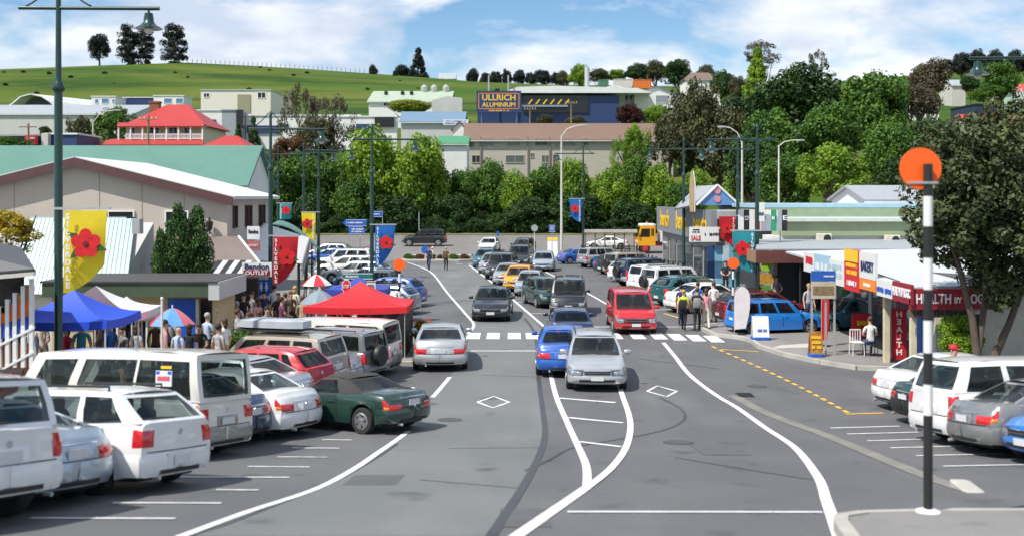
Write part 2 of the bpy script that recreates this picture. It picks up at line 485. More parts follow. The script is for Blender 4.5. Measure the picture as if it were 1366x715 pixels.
# painted lines: polylines picked on the road, laid as sheets
def paint_line(name, px, w, m, dz, world=False, closed=False):
    pts = [Vector(p) if world else gp(*p) for p in px]
    if closed: pts = pts + [pts[0]]
    # refine so that it follows the slope, with rounding
    fine = []
    n = len(pts)
    for i in range(n - 1):
        p0, p1, p2, p3 = pts[max(i-1, 0)], pts[i], pts[i+1], pts[min(i+2, n-1)]
        k_ = max(2, int((p2 - p1).length / .4))
        for j in range(k_):
            t = j / k_
            if closed or n == 2: q = p1.lerp(p2, t)
            else: q = .5 * ((2*p1) + (p2-p0)*t + (2*p0-5*p1+4*p2-p3)*t*t + (3*p1-p0-3*p2+p3)*t*t*t)
            fine.append(q)
    fine.append(pts[-1])
    b = MB(); L = []; Q = []
    for i, p in enumerate(fine):
        d = fine[min(i+1, len(fine)-1)] - fine[max(i-1, 0)]; d.z = 0
        if d.length < 1e-6: d = Vector((1, 0, 0))
        d.normalize(); q = Vector((-d.y, d.x, 0)) * w / 2
        for s_, arr in ((1, L), (-1, Q)):
            a = p + q * s_; arr.append((a.x, a.y, gz(0, a.y) + dz))
    for i in range(len(fine) - 1): b.add([Q[i], Q[i+1], L[i+1], L[i]], [(0, 1, 2, 3)])
    return struct(name, b, m)

# lighter resurfaced lane between the left edge line and the tar seam
lrow = [(715, 243), (683, 330), (653, 420), (627, 470), (600, 510), (575, 545), (530, 577), (503, 600), (470, 622), (445, 626), (433, 632), (418, 621), (391, 597), (362, 573), (354, 552)]
rrow = [(715, 655), (680, 678), (640, 703), (600, 722), (575, 727), (540, 723), (500, 718), (460, 716), (440, 722), (432, 716), (418, 703), (400, 684), (378, 655), (360, 633), (354, 625)]
b = MB(); rows = []
for i in range(0, 60):
    py = 715 - (715 - 354) * (i / 59) ** .8
    lp, rp = gp(lerp_tab(sorted(lrow), py), py), gp(lerp_tab(sorted(rrow), py), py)
    rows.append([(lp.x + (rp.x - lp.x) * u, lp.y, lp.z + .004) for u in (0, 1)])
for r0, r1 in zip(rows, rows[1:]): b.add([r0[0], r0[1], r1[1], r1[0]], [(0, 1, 2, 3)])
struct('resurfaced_lane', b, ASPH2)
paint_line('tar_seam', [(655, 715), (678, 680), (703, 640), (722, 600), (727, 575), (723, 540), (718, 500), (716, 460), (711, 440), (700, 425)], .13, TAR, .008)
paint_line('tar_seam', [(228, 722), (300, 700), (372, 672), (440, 645), (490, 618), (530, 592)], .07, TAR, .008)
paint_line('tyre_mark', [(700, 628), (735, 612), (760, 598), (800, 590), (880, 575), (912, 560), (908, 545), (880, 530)], .07, mat('tyre_mark_black', (.062, .062, .066), .8, var=.3, scale=2), .008)

Wl = .125
paint_line('road_line', [(236, 718), (330, 683), (420, 653), (470, 627), (510, 600), (545, 575)], .13, MARK, .012)
paint_line('road_line', [(577, 530), (600, 503)], .13, MARK, .012)
paint_line('road_line', [(543, 350), (573.5, 362.5), (597, 391), (620.5, 418), (632, 433), (624, 445)], .13, MARK, .012)
paint_line('road_line', [(684, 719), (740, 680), (783, 650)], .17, MARK, .012)
paint_line('road_line', [(783, 651), (782, 622), (771, 595), (756, 562), (743, 532), (736, 505), (733, 480), (732, 458)], .14, MARK, .012)
paint_line('road_line', [(783, 651), (815, 625), (835, 597), (841, 570), (838, 550), (831, 530), (826, 515)], .14, MARK, .016)
paint_line('road_line', [(1121, 720), (1103, 670), (1090, 635), (1060, 597), (1020, 570), (985, 545), (955, 527), (920, 500), (900, 475), (885, 457)], .15, MARK, .012)
paint_line('road_line', [(731, 440), (684, 399.5), (655, 376), (625.6, 354)], .14, MARK, .012)
paint_line('road_line', [(722, 360), (774, 386), (822, 413)], .13, MARK, .012)
for a, c in (((746, 531), (821, 537)), ((758, 557), (831, 564)), ((772, 589), (829, 596))): paint_line('hatch_bar', [a, c], .15, MARK, .012)
paint_line('limit_line', [(757, 683), (1097, 683.5)], .11, MARK, .012)
paint_line('limit_line', [(628, 468), (716, 468)], .14, MARK, .012)
paint_line('limit_line', [(733, 436), (925, 436)], .16, MARK, .012)
for a in (608, 624): paint_line('give_way_dash', [(a, 352), (a + 9, 353)], .16, MARK, .014)
for a in (632, 658, 686, 710, 820, 850, 878, 903, 928, 952):
    yy = 448 + max(0, a - 870) * .05
    c = gp(a, yy); b = MB(); wx = .26
    q = .25 if a > 880 else 0
    for i in range(4):
        y0, y1 = c.y - .95 + i * .475, c.y - .95 + (i + 1) * .475
        b.add([(c.x - wx, y0, gz(0, y0) + .013), (c.x + wx, y0, gz(0, y0) + .013), (c.x + wx, y1, gz(0, y1) + .013), (c.x - wx, y1, gz(0, y1) + .013)], [(0, 1, 2, 3)])
    struct('zebra_bar', b, MARK)
for cx, cy in ((658, 536.5), (883, 522)):
    c = gp(cx, cy); v = [(c.x - .42, c.y), (c.x, c.y - .92), (c.x + .42, c.y), (c.x, c.y + .95)]
    paint_line('diamond_marking', [(x, y, 0) for x, y in v], .085, MARK, .013, world=True, closed=True)
n = 19
for i in range(n):
    t = i / n
    a = lambda t: (950 + 185 * t, 462 + 70 * t ** .93 + 21 * t ** 2)
    paint_line('yellow_dash', [a(t), a(t + .55 / n)], .12, YMARK, .012)
paint_line('yellow_line', [(1128, 552.5), (1178, 551)], .12, YMARK, .012)
paint_line('yellow_line', [(962, 466), (1012, 469)], .12, YMARK, .012)
paint_line('yellow_line', [(886, 418), (906, 424)], .14, YMARK, .012)
for y, a, c in ((692, 40, 234), (671.5, 150, 295), (654, 288, 345), (637, 240, 386), (623, 330, 413), (610, 370, 436), (598, 390, 453), (587, 430, 469)):
    paint_line('parking_line', [(a, y - .5), (c, y)], .09, MARK, .012)
for (a, y), c in zip(((1108, 571), (1130, 579), (1157, 588), (1188, 597.5), (1222, 608), (1258, 622)), (1200, 1225, 1255, 1285, 1340, 1390)):
    paint_line('parking_line', [(a, y), (c, y - 2.5)], .09, MARK, .012)
for y, a, c in ((441, 735, 765), (418, 706, 730), (403, 690, 706), (384, 664, 672)): paint_line('parking_line', [(a, y), (c, y)], .12, MARK, .012)
for a, y in ((905, 436), (868, 414), (850, 404), (832, 395)): paint_line('parking_line', [(a, y), (a + 30, y - 2)], .1, MARK, .012)
# shallow concrete channel and low kerb that edge the right hand car park
ch = [(978, 527), (1010, 545), (1050, 562), (1090, 576), (1140, 596), (1200, 621), (1262, 645), (1300, 656)]
paint_line('drain_channel', ch, .30, mat('channel_concrete', (.20, .19, .165), .85, var=.2, scale=1.5), .009)
gr = gp(994, 527)
b = MB(); b.box(gr.x - .22, gr.x + .22, gr.y - .3, gr.y + .3, gr.z + .008, gr.z + .02)
for i in range(6): b.box(gr.x - .18, gr.x + .18, gr.y - .26 + i * .09, gr.y - .22 + i * .09, gr.z + .02, gr.z + .03)
tag(part('drain_grate', b, DARKSTEEL, None), 'small dark iron drain grate set in the road by the yellow dashes', 'grate')
b = MB(); c0, c1 = gp(1278, 648), gp(1302, 657)
b.bbox((c0.x+c1.x)/2, (c0.y+c1.y)/2, c0.z + .05, .75, .3, .14, .3, math.atan2(c1.y-c0.y, c1.x-c0.x))
tag(part('kerb_nib', b, CONC, None), 'short broken end of low concrete kerb beside the parking lines', 'kerb')
for pts in ([(598, 598), (730, 597)], [(560, 640), (700, 652)], [(900, 610), (1085, 640)], [(850, 478), (960, 492)], [(640, 500), (722, 503)]): paint_line('road_seam', pts, .035, TAR, .0085)
for cx, cy, r_ in ((905, 590, .32), (600, 560, .30), (1010, 515, .28)):
    c = gp(cx, cy); b = MB(); b.lathe([(r_, 0), (r_, .008), (r_ * .86, .0085), (r_ * .85, .004)], 18); o = part('manhole_cover', b, mat('iron_cover', (.075, .073, .07), .7, var=.25, scale=9), None, 30, (c.x, c.y, c.z + .006), (math.atan((gz(0, c.y + .3) - gz(0, c.y - .3)) / .6), 0, 0))
    tag(o, {905: 'round iron manhole cover in the right lane below the diamond', 600: 'round iron manhole cover in the lighter left lane', 1010: 'round iron cover beside the yellow dashes'}[cx], 'manhole cover')
b = MB()
for px_, py_, w_, l_ in ((960, 600, .9, 1.6), (700, 690, .6, 1.4), (500, 640, .8, 1.2)):
    c = gp(px_, py_); ys = [c.y - l_ / 2 + l_ * i / 4 for i in range(5)]
    for y0, y1 in zip(ys, ys[1:]): b.add([(c.x - w_ / 2, y0, gz(0, y0) + .0065), (c.x + w_ / 2, y0, gz(0, y0) + .0065), (c.x + w_ / 2, y1, gz(0, y1) + .0065), (c.x - w_ / 2, y1, gz(0, y1) + .0065)], [(0, 1, 2, 3)])
struct('asphalt_patch', b, mat('patch_asphalt', (.098, .098, .101), .85, var=.15, scale=3))
# ------------------------------------------------------------------ buildings
def corr(name, col, axis_scale=(10, 0, 0), var=.08):
    """ribbed sheet metal: colour plus fine relief in object space"""
    if name in MATS: return MATS[name]
    m = mat(name, col, .42, .1, var, .5)
    t = m.node_tree; b = t.nodes['Principled BSDF']
    tcn = t.nodes.new('ShaderNodeTexCoord'); mp_ = t.nodes.new('ShaderNodeMapping'); mp_.inputs['Scale'].default_value = axis_scale
    w = t.nodes.new('ShaderNodeTexWave'); w.inputs['Scale'].default_value = 1.0; w.bands_direction = 'DIAGONAL'
    t.links.new(tcn.outputs['Object'], mp_.inputs[0]); t.links.new(mp_.outputs[0], w.inputs[0])
    bp = t.nodes.new('ShaderNodeBump'); bp.inputs['Strength'].default_value = .5; bp.inputs['Distance'].default_value = .03
    t.links.new(w.outputs['Fac'], bp.inputs['Height']); t.links.new(bp.outputs[0], b.inputs['Normal'])
    return m
M_BEIGE = mat('beige_plaster', (.50, .44, .37), .8, var=.06, scale=.6, bump=.1)
M_BEIGE2 = mat('pale_beige_plaster', (.52, .50, .45), .8, var=.06, scale=.6)
M_MAROON = mat('maroon_trim', (.10, .045, .045), .5, var=.1)
M_WROOF = corr('white_ribbed_roof', (.74, .74, .72), (0, 9, 0))
M_GROOF = corr('green_ribbed_roof', (.115, .25, .20), (9, 0, 0))
M_BROWNR = corr('brown_ribbed_roof', (.24, .19, .17), (11, 0, 0))
M_BLUER = mat('pale_blue_roof_iron', (.20, .29, .30), .4, .15, var=.08, scale=.8)
M_DGREEN = mat('dark_green_fascia', (.055, .085, .045), .6, var=.1)
M_YELW = mat('cream_yellow_wall', (.58, .47, .24), .8, var=.08, scale=1)
M_BLUED = mat('bright_blue_door', (.015, .10, .50), .5, var=.06)
M_REDR = corr('red_ribbed_roof', (.46, .035, .028), (9, 9, 0))
M_GREYW = mat('pale_grey_wall', (.50, .50, .48), .8, var=.08, scale=.4, streak=(1, 1, .2))
M_WHITEW = mat('white_wall', (.72, .72, .69), .75, var=.06, scale=.5)
M_GREYR = corr('grey_ribbed_roof', (.38, .41, .43), (9, 0, 0))
M_DKWALL = mat('dark_navy_cladding', (.02, .035, .07), .6, var=.1)
M_NAVY = mat('navy_cladding', (.02, .045, .14), .5, var=.08)
M_BLUEROOF = corr('steel_blue_roof', (.16, .26, .36), (9, 0, 0))
M_PGROOF = corr('pale_green_roof', (.42, .50, .37), (9, 0, 0))
M_BRNROOF = corr('brown_tile_roof', (.20, .125, .085), (4, 4, 0))
M_BLOCK = mat('painted_block_wall', (.44, .41, .35), .85, var=.10, scale=1.5, streak=(.6, .6, 5))
M_ORANGE = mat('sign_orange', (.85, .24, .02), .5, var=.04)
M_REDS = mat('sign_red', (.58, .02, .03), .5, var=.05)
M_DKRED = mat('sign_dark_red', (.28, .012, .025), .5, var=.05)
M_BLUES = mat('sign_blue', (.02, .11, .46), .5, var=.05)
M_GREENS = mat('sign_green', (.02, .32, .14), .5, var=.05)
M_TEALS = mat('banner_teal', (.03, .33, .38), .6, var=.06)
M_YELS = mat('sign_yellow', (.80, .52, .03), .55, var=.05)
M_LBLUE = mat('sign_pale_blue', (.35, .52, .62), .5, var=.1)
M_GREYS = mat('sign_grey_panel', (.22, .23, .26), .5, var=.06)
M_SAGE = mat('sage_green_parapet', (.28, .34, .20), .7, var=.08)
M_GRYRF = mat('grey_roof_sheet', (.34, .36, .38), .5, .1, var=.08)

def window(parent, a, b, nrm, mullions=1, fm=WHITE, pm=PALEGLASS, fw=.06, transom=False):
    """window on a wall plane: a, b opposite corners on the wall surface, nrm outward axis ('-y','+x','-x')"""
    a, b = Vector(a), Vector(b)
    ax = 0 if nrm[1] == 'y' else 1
    sgn = -1 if nrm[0] == '-' else 1
    lo, hi = min(a[ax], b[ax]), max(a[ax], b[ax]); z0, z1 = min(a.z, b.z), max(a.z, b.z); d = a[1 - ax]
    f = MB()
    def bar(u0, u1, v0, v1, dep):
        if ax == 0: f.box(u0, u1, min(d, d + sgn * dep), max(d, d + sgn * dep), v0, v1)
        else: f.box(min(d, d + sgn * dep), max(d, d + sgn * dep), u0, u1, v0, v1)
    bar(lo - fw, lo, z0 - fw, z1 + fw, .07); bar(hi, hi + fw, z0 - fw, z1 + fw, .07)
    bar(lo, hi, z1, z1 + fw, .068); bar(lo - .04, hi + .04, z0 - fw - .002, z0, .11)
    for i in range(1, mullions + 1):
        u = lo + (hi - lo) * i / (mullions + 1); bar(u - fw * .35, u + fw * .35, z0, z1, .06)
    o = part('window', f, fm, parent)
    n = mullions + 1
    for i in range(n):
        p = MB(); u0, u1 = lo + (hi - lo) * i / n + .01, lo + (hi - lo) * (i + 1) / n - .01
        e = d + sgn * .012
        if ax == 0: p.box(u0, u1, min(d + .002 * sgn, e), max(d + .002 * sgn, e), z0 + .004, z1 - .004)
        else: p.box(min(d + .002 * sgn, e), max(d + .002 * sgn, e), u0, u1, z0 + .004, z1 - .004)
        part('pane', p, pm, o)
    return o
def gable(name, label, cat, x0, x1, y0, y1, z0, ze, zr, ridge='x', wm=M_WHITEW, rm=M_GREYR, over=.35, barge=None, hip=0.0, group=None, t=.14):
    """house body with pitched roof; ridge along x or y; returns the root, local origin at the world origin"""
    root = thing(name, label, cat, (0, 0, 0), 0, group)
    w = MB()
    xm, ym = (x0 + x1) / 2, (y0 + y1) / 2
    if ridge == 'x':
        if hip: w.box(x0, x1, y0, y1, z0, ze)
        else: w.prism([(x0, y0, z0), (x0, y1, z0), (x0, y1, ze), (x0, ym, zr - .02), (x0, y0, ze)], (x1 - x0, 0, 0))
    else:
        if hip: w.box(x0, x1, y0, y1, z0, ze)
        else: w.prism([(x0, y0, z0), (x1, y0, z0), (x1, y0, ze), (xm, y0, zr - .02), (x0, y0, ze)], (0, y1 - y0, 0))
    part('wall', w, wm, root)
    r = MB(); o = over
    if ridge == 'x':
        sl = (zr - ze) / (ym - y0); zo = ze - sl * o
        L0, L1 = x0 - o + hip * 0, x1 + o; R0, R1 = x0 - o + hip, x1 + o - hip
        r.slab((L0, y0 - o, zo), (L1, y0 - o, zo), (R1, ym, zr), (R0, ym, zr), -t)
        r.slab((L1, y1 + o, zo), (L0, y1 + o, zo), (R0, ym, zr), (R1, ym, zr), -t)
        if hip:
            r.slab((L0, y1 + o, zo), (L0, y0 - o, zo), (R0, ym, zr), (R0, ym + .01, zr), -t); r.slab((L1, y0 - o, zo), (L1, y1 + o, zo), (R1, ym + .01, zr), (R1, ym, zr), -t)
    else:
        sl = (zr - ze) / (xm - x0); zo = ze - sl * o
        r.slab((x0 - o, y1 + o, zo), (x0 - o, y0 - o, zo), (xm, y0 - o, zr), (xm, y1 + o, zr), -t)
        r.slab((x1 + o, y0 - o, zo), (x1 + o, y1 + o, zo), (xm, y1 + o, zr), (xm, y0 - o, zr), -t)
    ro = part('roof', r, rm, root)
    if barge and ridge == 'y':
        for xe in (x0 - o, x1 + o):
            g = MB(); g.prism([(xe, y0 - o - .06, zo - .28), (xe, y0 - o - .06, zo + .10), (xm, y0 - o - .06, zr + .10), (xm, y0 - o - .06, zr - .28)], (0, .055, 0))
            part('barge_board', g, barge, ro)
    else:
        gt = MB()
        if ridge == 'x': gt.box(x0 - o, x1 + o, y0 - o - .10, y0 - o - .004, zo - .10, zo + .02)
        else: gt.box(x1 + o + .004, x1 + o + .10, y0 - o, y1 + o, zo - .10, zo + .02)
        part('gutter', gt, WHITE, ro)
    return root
def flatb(name, label, cat, x0, x1, y0, y1, z0, z1, wm, rm=M_GRYRF, par=.0):
    root = thing(name, label, cat)
    w = MB(); w.box(x0, x1, y0, y1, z0, z1); part('wall', w, wm, root)
    r = MB(); r.box(x0 - .2, x1 + .2, y0 - .2, y1 + .2, z1 + .002, z1 + .22); part('roof', r, rm, root)
    return root
def X(px, Y): return (px - 683) / F * Y
def Z(py, Y): return CH - (py - HY) / F * Y
def wins(root, lst, Y, nrm='-y', **k):
    for (a, c, t, b_) in lst: window(root, (X(a, Y), Y, Z(b_, Y)), (X(c, Y), Y, Z(t, Y)), nrm, **k)

# --- left: large beige hall
HX0, HX1, HY0 = -25.0, X(303, 45), 45.0
hall = gable('community_hall', 'large beige hall with maroon gable trim and white roof behind the market', 'building', HX0, HX1, HY0, 53.2, 0, 5.55, 7.15, 'y', M_BEIGE, M_WROOF, .35, M_MAROON)
DKPANE = mat('dark_opening_glass', (.012, .013, .015), .15, var=0)
wins(hall, [(112, 178, 283, 294), (222, 250, 283, 312)], 45, mullions=1, pm=DKPANE)
for a, c in ((45.9, 46.5), (48.0, 48.4), (48.7, 49.1), (50.6, 51.0), (51.3, 51.7)): window(hall, (HX1, a, 4.25), (HX1, c, 5.15), '+x', 0, fm=M_MAROON, pm=DKPANE, fw=.04)
for i in range(1, 7):
    g = MB(); xx = HX0 + (HX1 - HX0) * i / 7; g.box(xx - .012, xx + .012, 44.985, 44.998, 0, min(6.9, 5.4 + .24 * min(xx - HX0, HX1 - xx))); part('panel_joint', g, mat('joint_dark_beige', (.34, .30, .25), .8, var=0), hall)  # panel joints drawn as thin strips of darker beige
ln = thing('wall_lantern', 'black carriage lantern fixed to the beige hall wall', 'lantern', (X(279, 44.7), 44.98, Z(304, 45)))
g = MB(); g.lathe([(.05, -.35), (.12, -.25), (.17, .05), (.06, .12), (.03, .25)], 8, (0, -.25, .2)); part('lamp_body', g, BLACK, ln, 40)
g = MB(); g.tube([(0, 0, -.2), (0, -.2, -.25), (0, -.25, -.12)], .03, 6); part('bracket', g, BLACK, ln)
# brown lean-to over the hall door side
rmp_ = MB(); rmp_.prism([gp(1030, 470) + Vector((0, .15, .124)), gp(1042, 466) + Vector((0, .2, .124)), gp(1096, 462) + Vector((0, .2, .124)), gp(1102, 468) + Vector((0, .15, .124))], (0, 0, .006)); struct('kerb_ramp', rmp_, mat('ramp_concrete', (.46, .44, .40), .85, var=.12))
lt = thing('lean_to_roof', 'brown ribbed iron lean-to against the beige hall', 'roof')
g = MB(); g.slab((X(196, 42), 41.2, Z(352, 41.2)), (X(352, 42), 41.2, Z(352, 41.2)), (X(318, 44.9), 44.85, Z(318, 44.85)), (X(205, 44.9), 44.85, Z(318, 44.85)), -.08); part('roof', g, M_BROWNR, lt)
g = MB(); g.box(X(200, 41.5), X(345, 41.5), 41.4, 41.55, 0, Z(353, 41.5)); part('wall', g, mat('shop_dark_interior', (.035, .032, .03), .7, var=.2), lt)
g = MB(); g.tube([(X(318, 44.9) + .05, 44.8, Z(316, 44.8)), (X(352, 42) + .05, 41.1, Z(351, 41.1))], .06, 6); part('hip_flashing', g, WHITE, lt)
# striped awning
aw = thing('striped_awning', 'black and silver striped awning beside the white outlet sign', 'awning', (0, 0, 0))
n = 6; Y0 = 40.2
for i in range(n):
    a, c = 277 + i * 8.0, 277 + (i + 1) * 8.0
    g = MB(); g.slab((X(a - 4, Y0), Y0, Z(370, Y0)), (X(c - 4, Y0) - .01, Y0, Z(370, Y0)), (X(c + 4, Y0) - .01, Y0 + .9, Z(350, Y0)), (X(a + 4, Y0), Y0 + .9, Z(350, Y0)), -.03)
    part('stripe', g, mat('awning_silver', (.50, .52, .55), .5) if i % 2 else BLACK, aw)
# --- green roofed long building behind
gl_ = gable('long_building', 'long low building with green ribbed roof behind the beige hall', 'building', -60, X(343, 63), 60, 66.5, 0, 6.3, Z(197, 63.2), 'x', M_WHITEW, M_GROOF, .3)
# --- A frame cottage with pale blue iron roof
af = thing('a_frame_cottage', 'small cottage with steep pale blue ribbed roof behind the yellow banner', 'house')
ay0, ay1 = 36.6, 41.0
zt, zb_ = Z(292, 38.6), Z(392, ay0)
xl, xr = X(8, ay0), X(168, ay0); xtl, xtr = X(40, 38.8), X(181, 38.8)
ribs = MB(); n = 26
for i in range(n):
    for u0, u1, h0, h1 in ((0, .72, 0, 0), (.72, .80, 0, .05), (.80, .92, .05, .05), (.92, 1, .05, 0)):
        def P_(u, t, h_): 
            s_ = (i + u) / n; return (lin_(lin_(xl, xr, s_), lin_(xtl, xtr, s_), t), lin_(ay0, 38.8, t) - h_ * .8, lin_(zb_, zt, t) + h_ * .6)
        lin_ = lambda a, b, t: a + (b - a) * t
        if h0 == h1 > 0:
            a_, b_, c_, d_ = Vector(P_(u0, 0, 0)), Vector(P_(u1, 0, 0)), Vector(P_(u1, 1, 0)), Vector(P_(u0, 1, 0)); ribs.slab(a_, b_, c_, d_, -.02)
ribs.slab((xl, ay0, zb_), (xr, ay0, zb_), (xtr, 38.8, zt), (xtl, 38.8, zt), .06)
part('roof', ribs, M_BLUER, af)
g = MB(); g.slab((xtl, 38.82, zt), (xtr, 38.82, zt), (xr, 41.2, zb_), (xl, 41.2, zb_), -.08); part('roof', g, M_BLUER, af)
g = MB(); g.prism([(xr - .5, 36.9, 0), (xr - .5, 41, 0), (xr - .5, 41, zb_), (xr + .2, 38.85, zt - .15), (xr - .5, 36.9, zb_)], (-6, 0, 0)); part('wall', g, M_GREYW, af)
g = MB(); g.slab((X(181, 38.8), 38.78, zt + .05), (X(181, 38.8), 38.9, zt + .05), (X(206, 41), 41.2, Z(375, 41)), (X(206, 41), 41.05, Z(375, 41)), -.35); part('barge_board', g, M_DKWALL, af)
g = MB(); g.prism([(X(184, 39), 39.2, Z(300, 39)), (X(204, 41), 41.0, Z(372, 41)), (X(180, 39), 39.2, Z(390, 39)), ], (-.05, .02, 0)); part('gable_panel', g, mat('weathered_gable_board', (.24, .21, .20), .8), af)
g = MB(); g.box(X(180, 38), X(190, 38), 37.7, 38.1, Z(312, 38), Z(292, 38)); part('flue', g, GALV, af)
# --- flat roofed cream yellow kiosk building with green fascia
fk = thing('kiosk_building', 'low cream building with dark green fascia and bright blue door behind the stalls', 'building')
ky = 33.6; kx0, kx1 = X(60, ky), X(278, ky)
g = MB(); g.box(kx0, kx1, ky + .5, ky + 3.2, 0, Z(398, ky)); part('wall', g, M_YELW, fk)
g = MB(); g.box(kx0 - .1, kx1, ky, ky + 3.4, Z(396, ky), Z(378, ky)); part('fascia', g, M_DGREEN, fk)
g = MB(); g.box(kx1 + .004, kx1 + .35, ky - .02, ky + 3.4, Z(400, ky), Z(376, ky)); part('fascia_end', g, M_GREYW, fk)
g = MB(); g.box(kx0 - .15, kx1 + .3, ky - .05, ky + 3.5, Z(377.5, ky), Z(377.5, ky) + .06); part('roof', g, mat('dark_felt_roof', (.06, .058, .058), .85), fk)
g = MB(); g.box(X(218, ky), X(256, ky), ky + .42, ky + .497, 0, Z(400, ky)); part('door', g, M_BLUED, fk)
g = MB(); g.box(X(256, ky), X(260, ky), ky + .40, ky + .498, 0, Z(400, ky)); part('post', g, mat('post_cream', (.62, .55, .38)), fk)
g = MB(); g.box(X(262, ky), X(277, ky), ky + .43, ky + .497, 0, Z(400, ky)); part('doorway', g, DKPANE, fk)
for a in (120, 160): window(fk, (X(a, ky), ky + .5, Z(470, ky)), (X(a + 28, ky), ky + .5, Z(425, ky)), '-y', 1, pm=DKPANE)
# --- glazed veranda house at the left edge
gh = thing('glazed_house', 'house corner with white glazed veranda over an orange brick base and dark roof', 'house')
gy = 24.6; gx1 = X(46, gy) - .05
g = MB(); g.prism([(-20, gy + .12, gz(0, gy) - .3), (gx1 - .12, gy + .12, gz(0, gy) - .3), (gx1 - 1.5, gy + 2.0, gz(0, gy) - .3), (-20, gy + 2.0, gz(0, gy) - .3)], (0, 0, Z(476, gy) + .6 - gz(0, gy))); part('brick_base', g, mat('orange_brick_base', (.34, .12, .05), .85, var=.25, scale=6, streak=(1, 1, 4)), gh)
g = MB(); g.prism([(-20, gy + .35, Z(470, gy)), (gx1 - .35, gy + .35, Z(470, gy)), (gx1 - 1.5, gy + 1.8, Z(470, gy)), (-20, gy + 1.8, Z(470, gy))], (0, 0, Z(368, gy) - Z(470, gy))); part('veranda_interior', g, mat('shop_goods_dark', (.07, .06, .055), .8, var=.6, scale=1.5), gh)
g = MB(); g.slab((-20, gy - .35, Z(402, gy)), (gx1 + .25, gy - .35, Z(361, gy)), (gx1 - 1.3, gy + 2.3, Z(340, gy)), (-20, gy + 2.3, Z(262, gy)), -.10)
part('roof', g, mat('slate_grey_roof', (.075, .078, .085), .55, var=.1, streak=(1, 6, 1)), gh)
g = MB(); g.prism([(-20, gy - .36, Z(402, gy)), (gx1 + .25, gy - .36, Z(361, gy)), (gx1 + .25, gy - .36, Z(366, gy)), (-20, gy - .36, Z(410, gy))], (0, -.1, 0)); part('gutter', g, mat('gutter_cream', (.55, .53, .48)), gh)
for i, a in enumerate((-12, 1, 12, 22, 33, 44)):
    g = MB(); x_ = X(a, gy) - .05; g.box(x_ - .045, x_ + .045, gy, gy + .09, Z(490, gy), Z(372 + (44 - a) * .85, gy)); part('mullion', g, WHITE, gh)
for p0, p1 in ((455, 438), (490, 470)):
    g = MB(); g.slab((X(-30, gy), gy - .02, Z(p0 + 22, gy)), (X(46, gy), gy - .02, Z(p1, gy)), (X(46, gy), gy - .02, Z(p1 - 3.5, gy)), (X(-30, gy), gy - .02, Z(p0 + 18.5, gy)), .06); part('rail', g, WHITE, gh)
for i, a in enumerate((-4, 6.5, 17, 27.5, 38)):
    x_ = X(a, gy) - .05
    for (t0, t1), mm in (((372 + (44 - a) * .9, 398), 'hanging_cloth_ochre'), ((398, 420), 'hanging_cloth_orange'), ((420, 440), 'hanging_cloth_blue')):
        c_ = {'hanging_cloth_ochre': (.30, .16, .05), 'hanging_cloth_orange': (.62, .12, .02), 'hanging_cloth_blue': (.02, .06, .35)}[mm]
        g = MB(); g.box(x_ - .085, x_ + .075, gy + .03, gy + .08, Z(t1 + (44 - a) * .3, gy), Z(t0 + (44 - a) * .3, gy) - .01); part('hanging_cloth', g, mat(mm, c_, .8, var=.3, scale=6), gh)
# --- left shop row with canopies running towards the junction
ls = thing('shop_row', 'row of small shops with dark shaded fronts behind the market crowd', 'building')
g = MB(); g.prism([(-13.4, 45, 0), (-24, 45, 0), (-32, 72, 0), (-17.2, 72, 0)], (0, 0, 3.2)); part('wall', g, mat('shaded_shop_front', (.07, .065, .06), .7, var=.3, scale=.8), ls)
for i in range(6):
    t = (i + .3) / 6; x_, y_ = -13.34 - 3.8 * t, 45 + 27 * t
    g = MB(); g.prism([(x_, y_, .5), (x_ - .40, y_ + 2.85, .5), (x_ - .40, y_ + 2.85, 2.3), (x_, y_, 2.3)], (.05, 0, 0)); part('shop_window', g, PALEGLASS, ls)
can = thing('market_canopy', 'white peaked canopy with grey valance over the shop fronts', 'canopy')
cy0 = 45.2
pk = at(352, 299, 51); e0, e1, e2, e3 = at(326, 347, 45.3), at(402, 352, 46.6), at(412, 318, 54), at(330, 314, 55.5)
for q, nm in (((e0, e1, pk), 'canopy_panel'), ((e1, e2, pk), 'canopy_panel'), ((e2, e3, pk), 'canopy_panel'), ((e3, e0, pk), 'canopy_panel')):
    g = MB(); g.slab(q[0], q[1], q[2], q[2] + Vector((.01, 0, .001)), -.03); part(nm, g, mat('canopy_white_cloth', (.66, .66, .64), .7, var=.1), can)
g = MB(); g.slab(e1 + Vector((.02, 0, 0)), e2 + Vector((.02, 0, 0)), e2 + Vector((.02, 0, -.65)), e1 + Vector((.02, 0, -.65)), .03); part('valance', g, mat('canopy_grey_cloth', (.34, .31, .30), .7), can)
for e in (e1, e2):
    g = MB(); g.tube([(e.x - .1, e.y, 0), (e.x - .1, e.y, e.z)], .05, 8); part('post', g, GREENPOLE, can)
gc_ = thing('curved_canopy', 'green curved iron canopy over the shops by the yellow banner', 'canopy')
g = MB(); rows = []
for i in range(9):
    t = i / 8; u = math.sin(t * math.pi / 2)
    a = at(362 + 34 * t, 299 + 10 * t * t, 57); b_ = at(372 + 56 * t, 294 + 40 * t ** 1.7, 62 - 3 * t)
    a.z -= .0; rows.append((a, b_))
for (a, b_), (c, d) in zip(rows, rows[1:]): g.slab(a, c, d, b_, .05)
part('roof', g, M_GROOF, gc_)
for i, px in enumerate((398, 407, 416, 424)):
    Yp = 58 + i * 2.2; g = MB(); g.tube([(X(px, Yp), Yp, 0), (X(px, Yp), Yp, Z(331, Yp) + .35)], .06, 8); part('post', g, GREENPOLE, gc_)
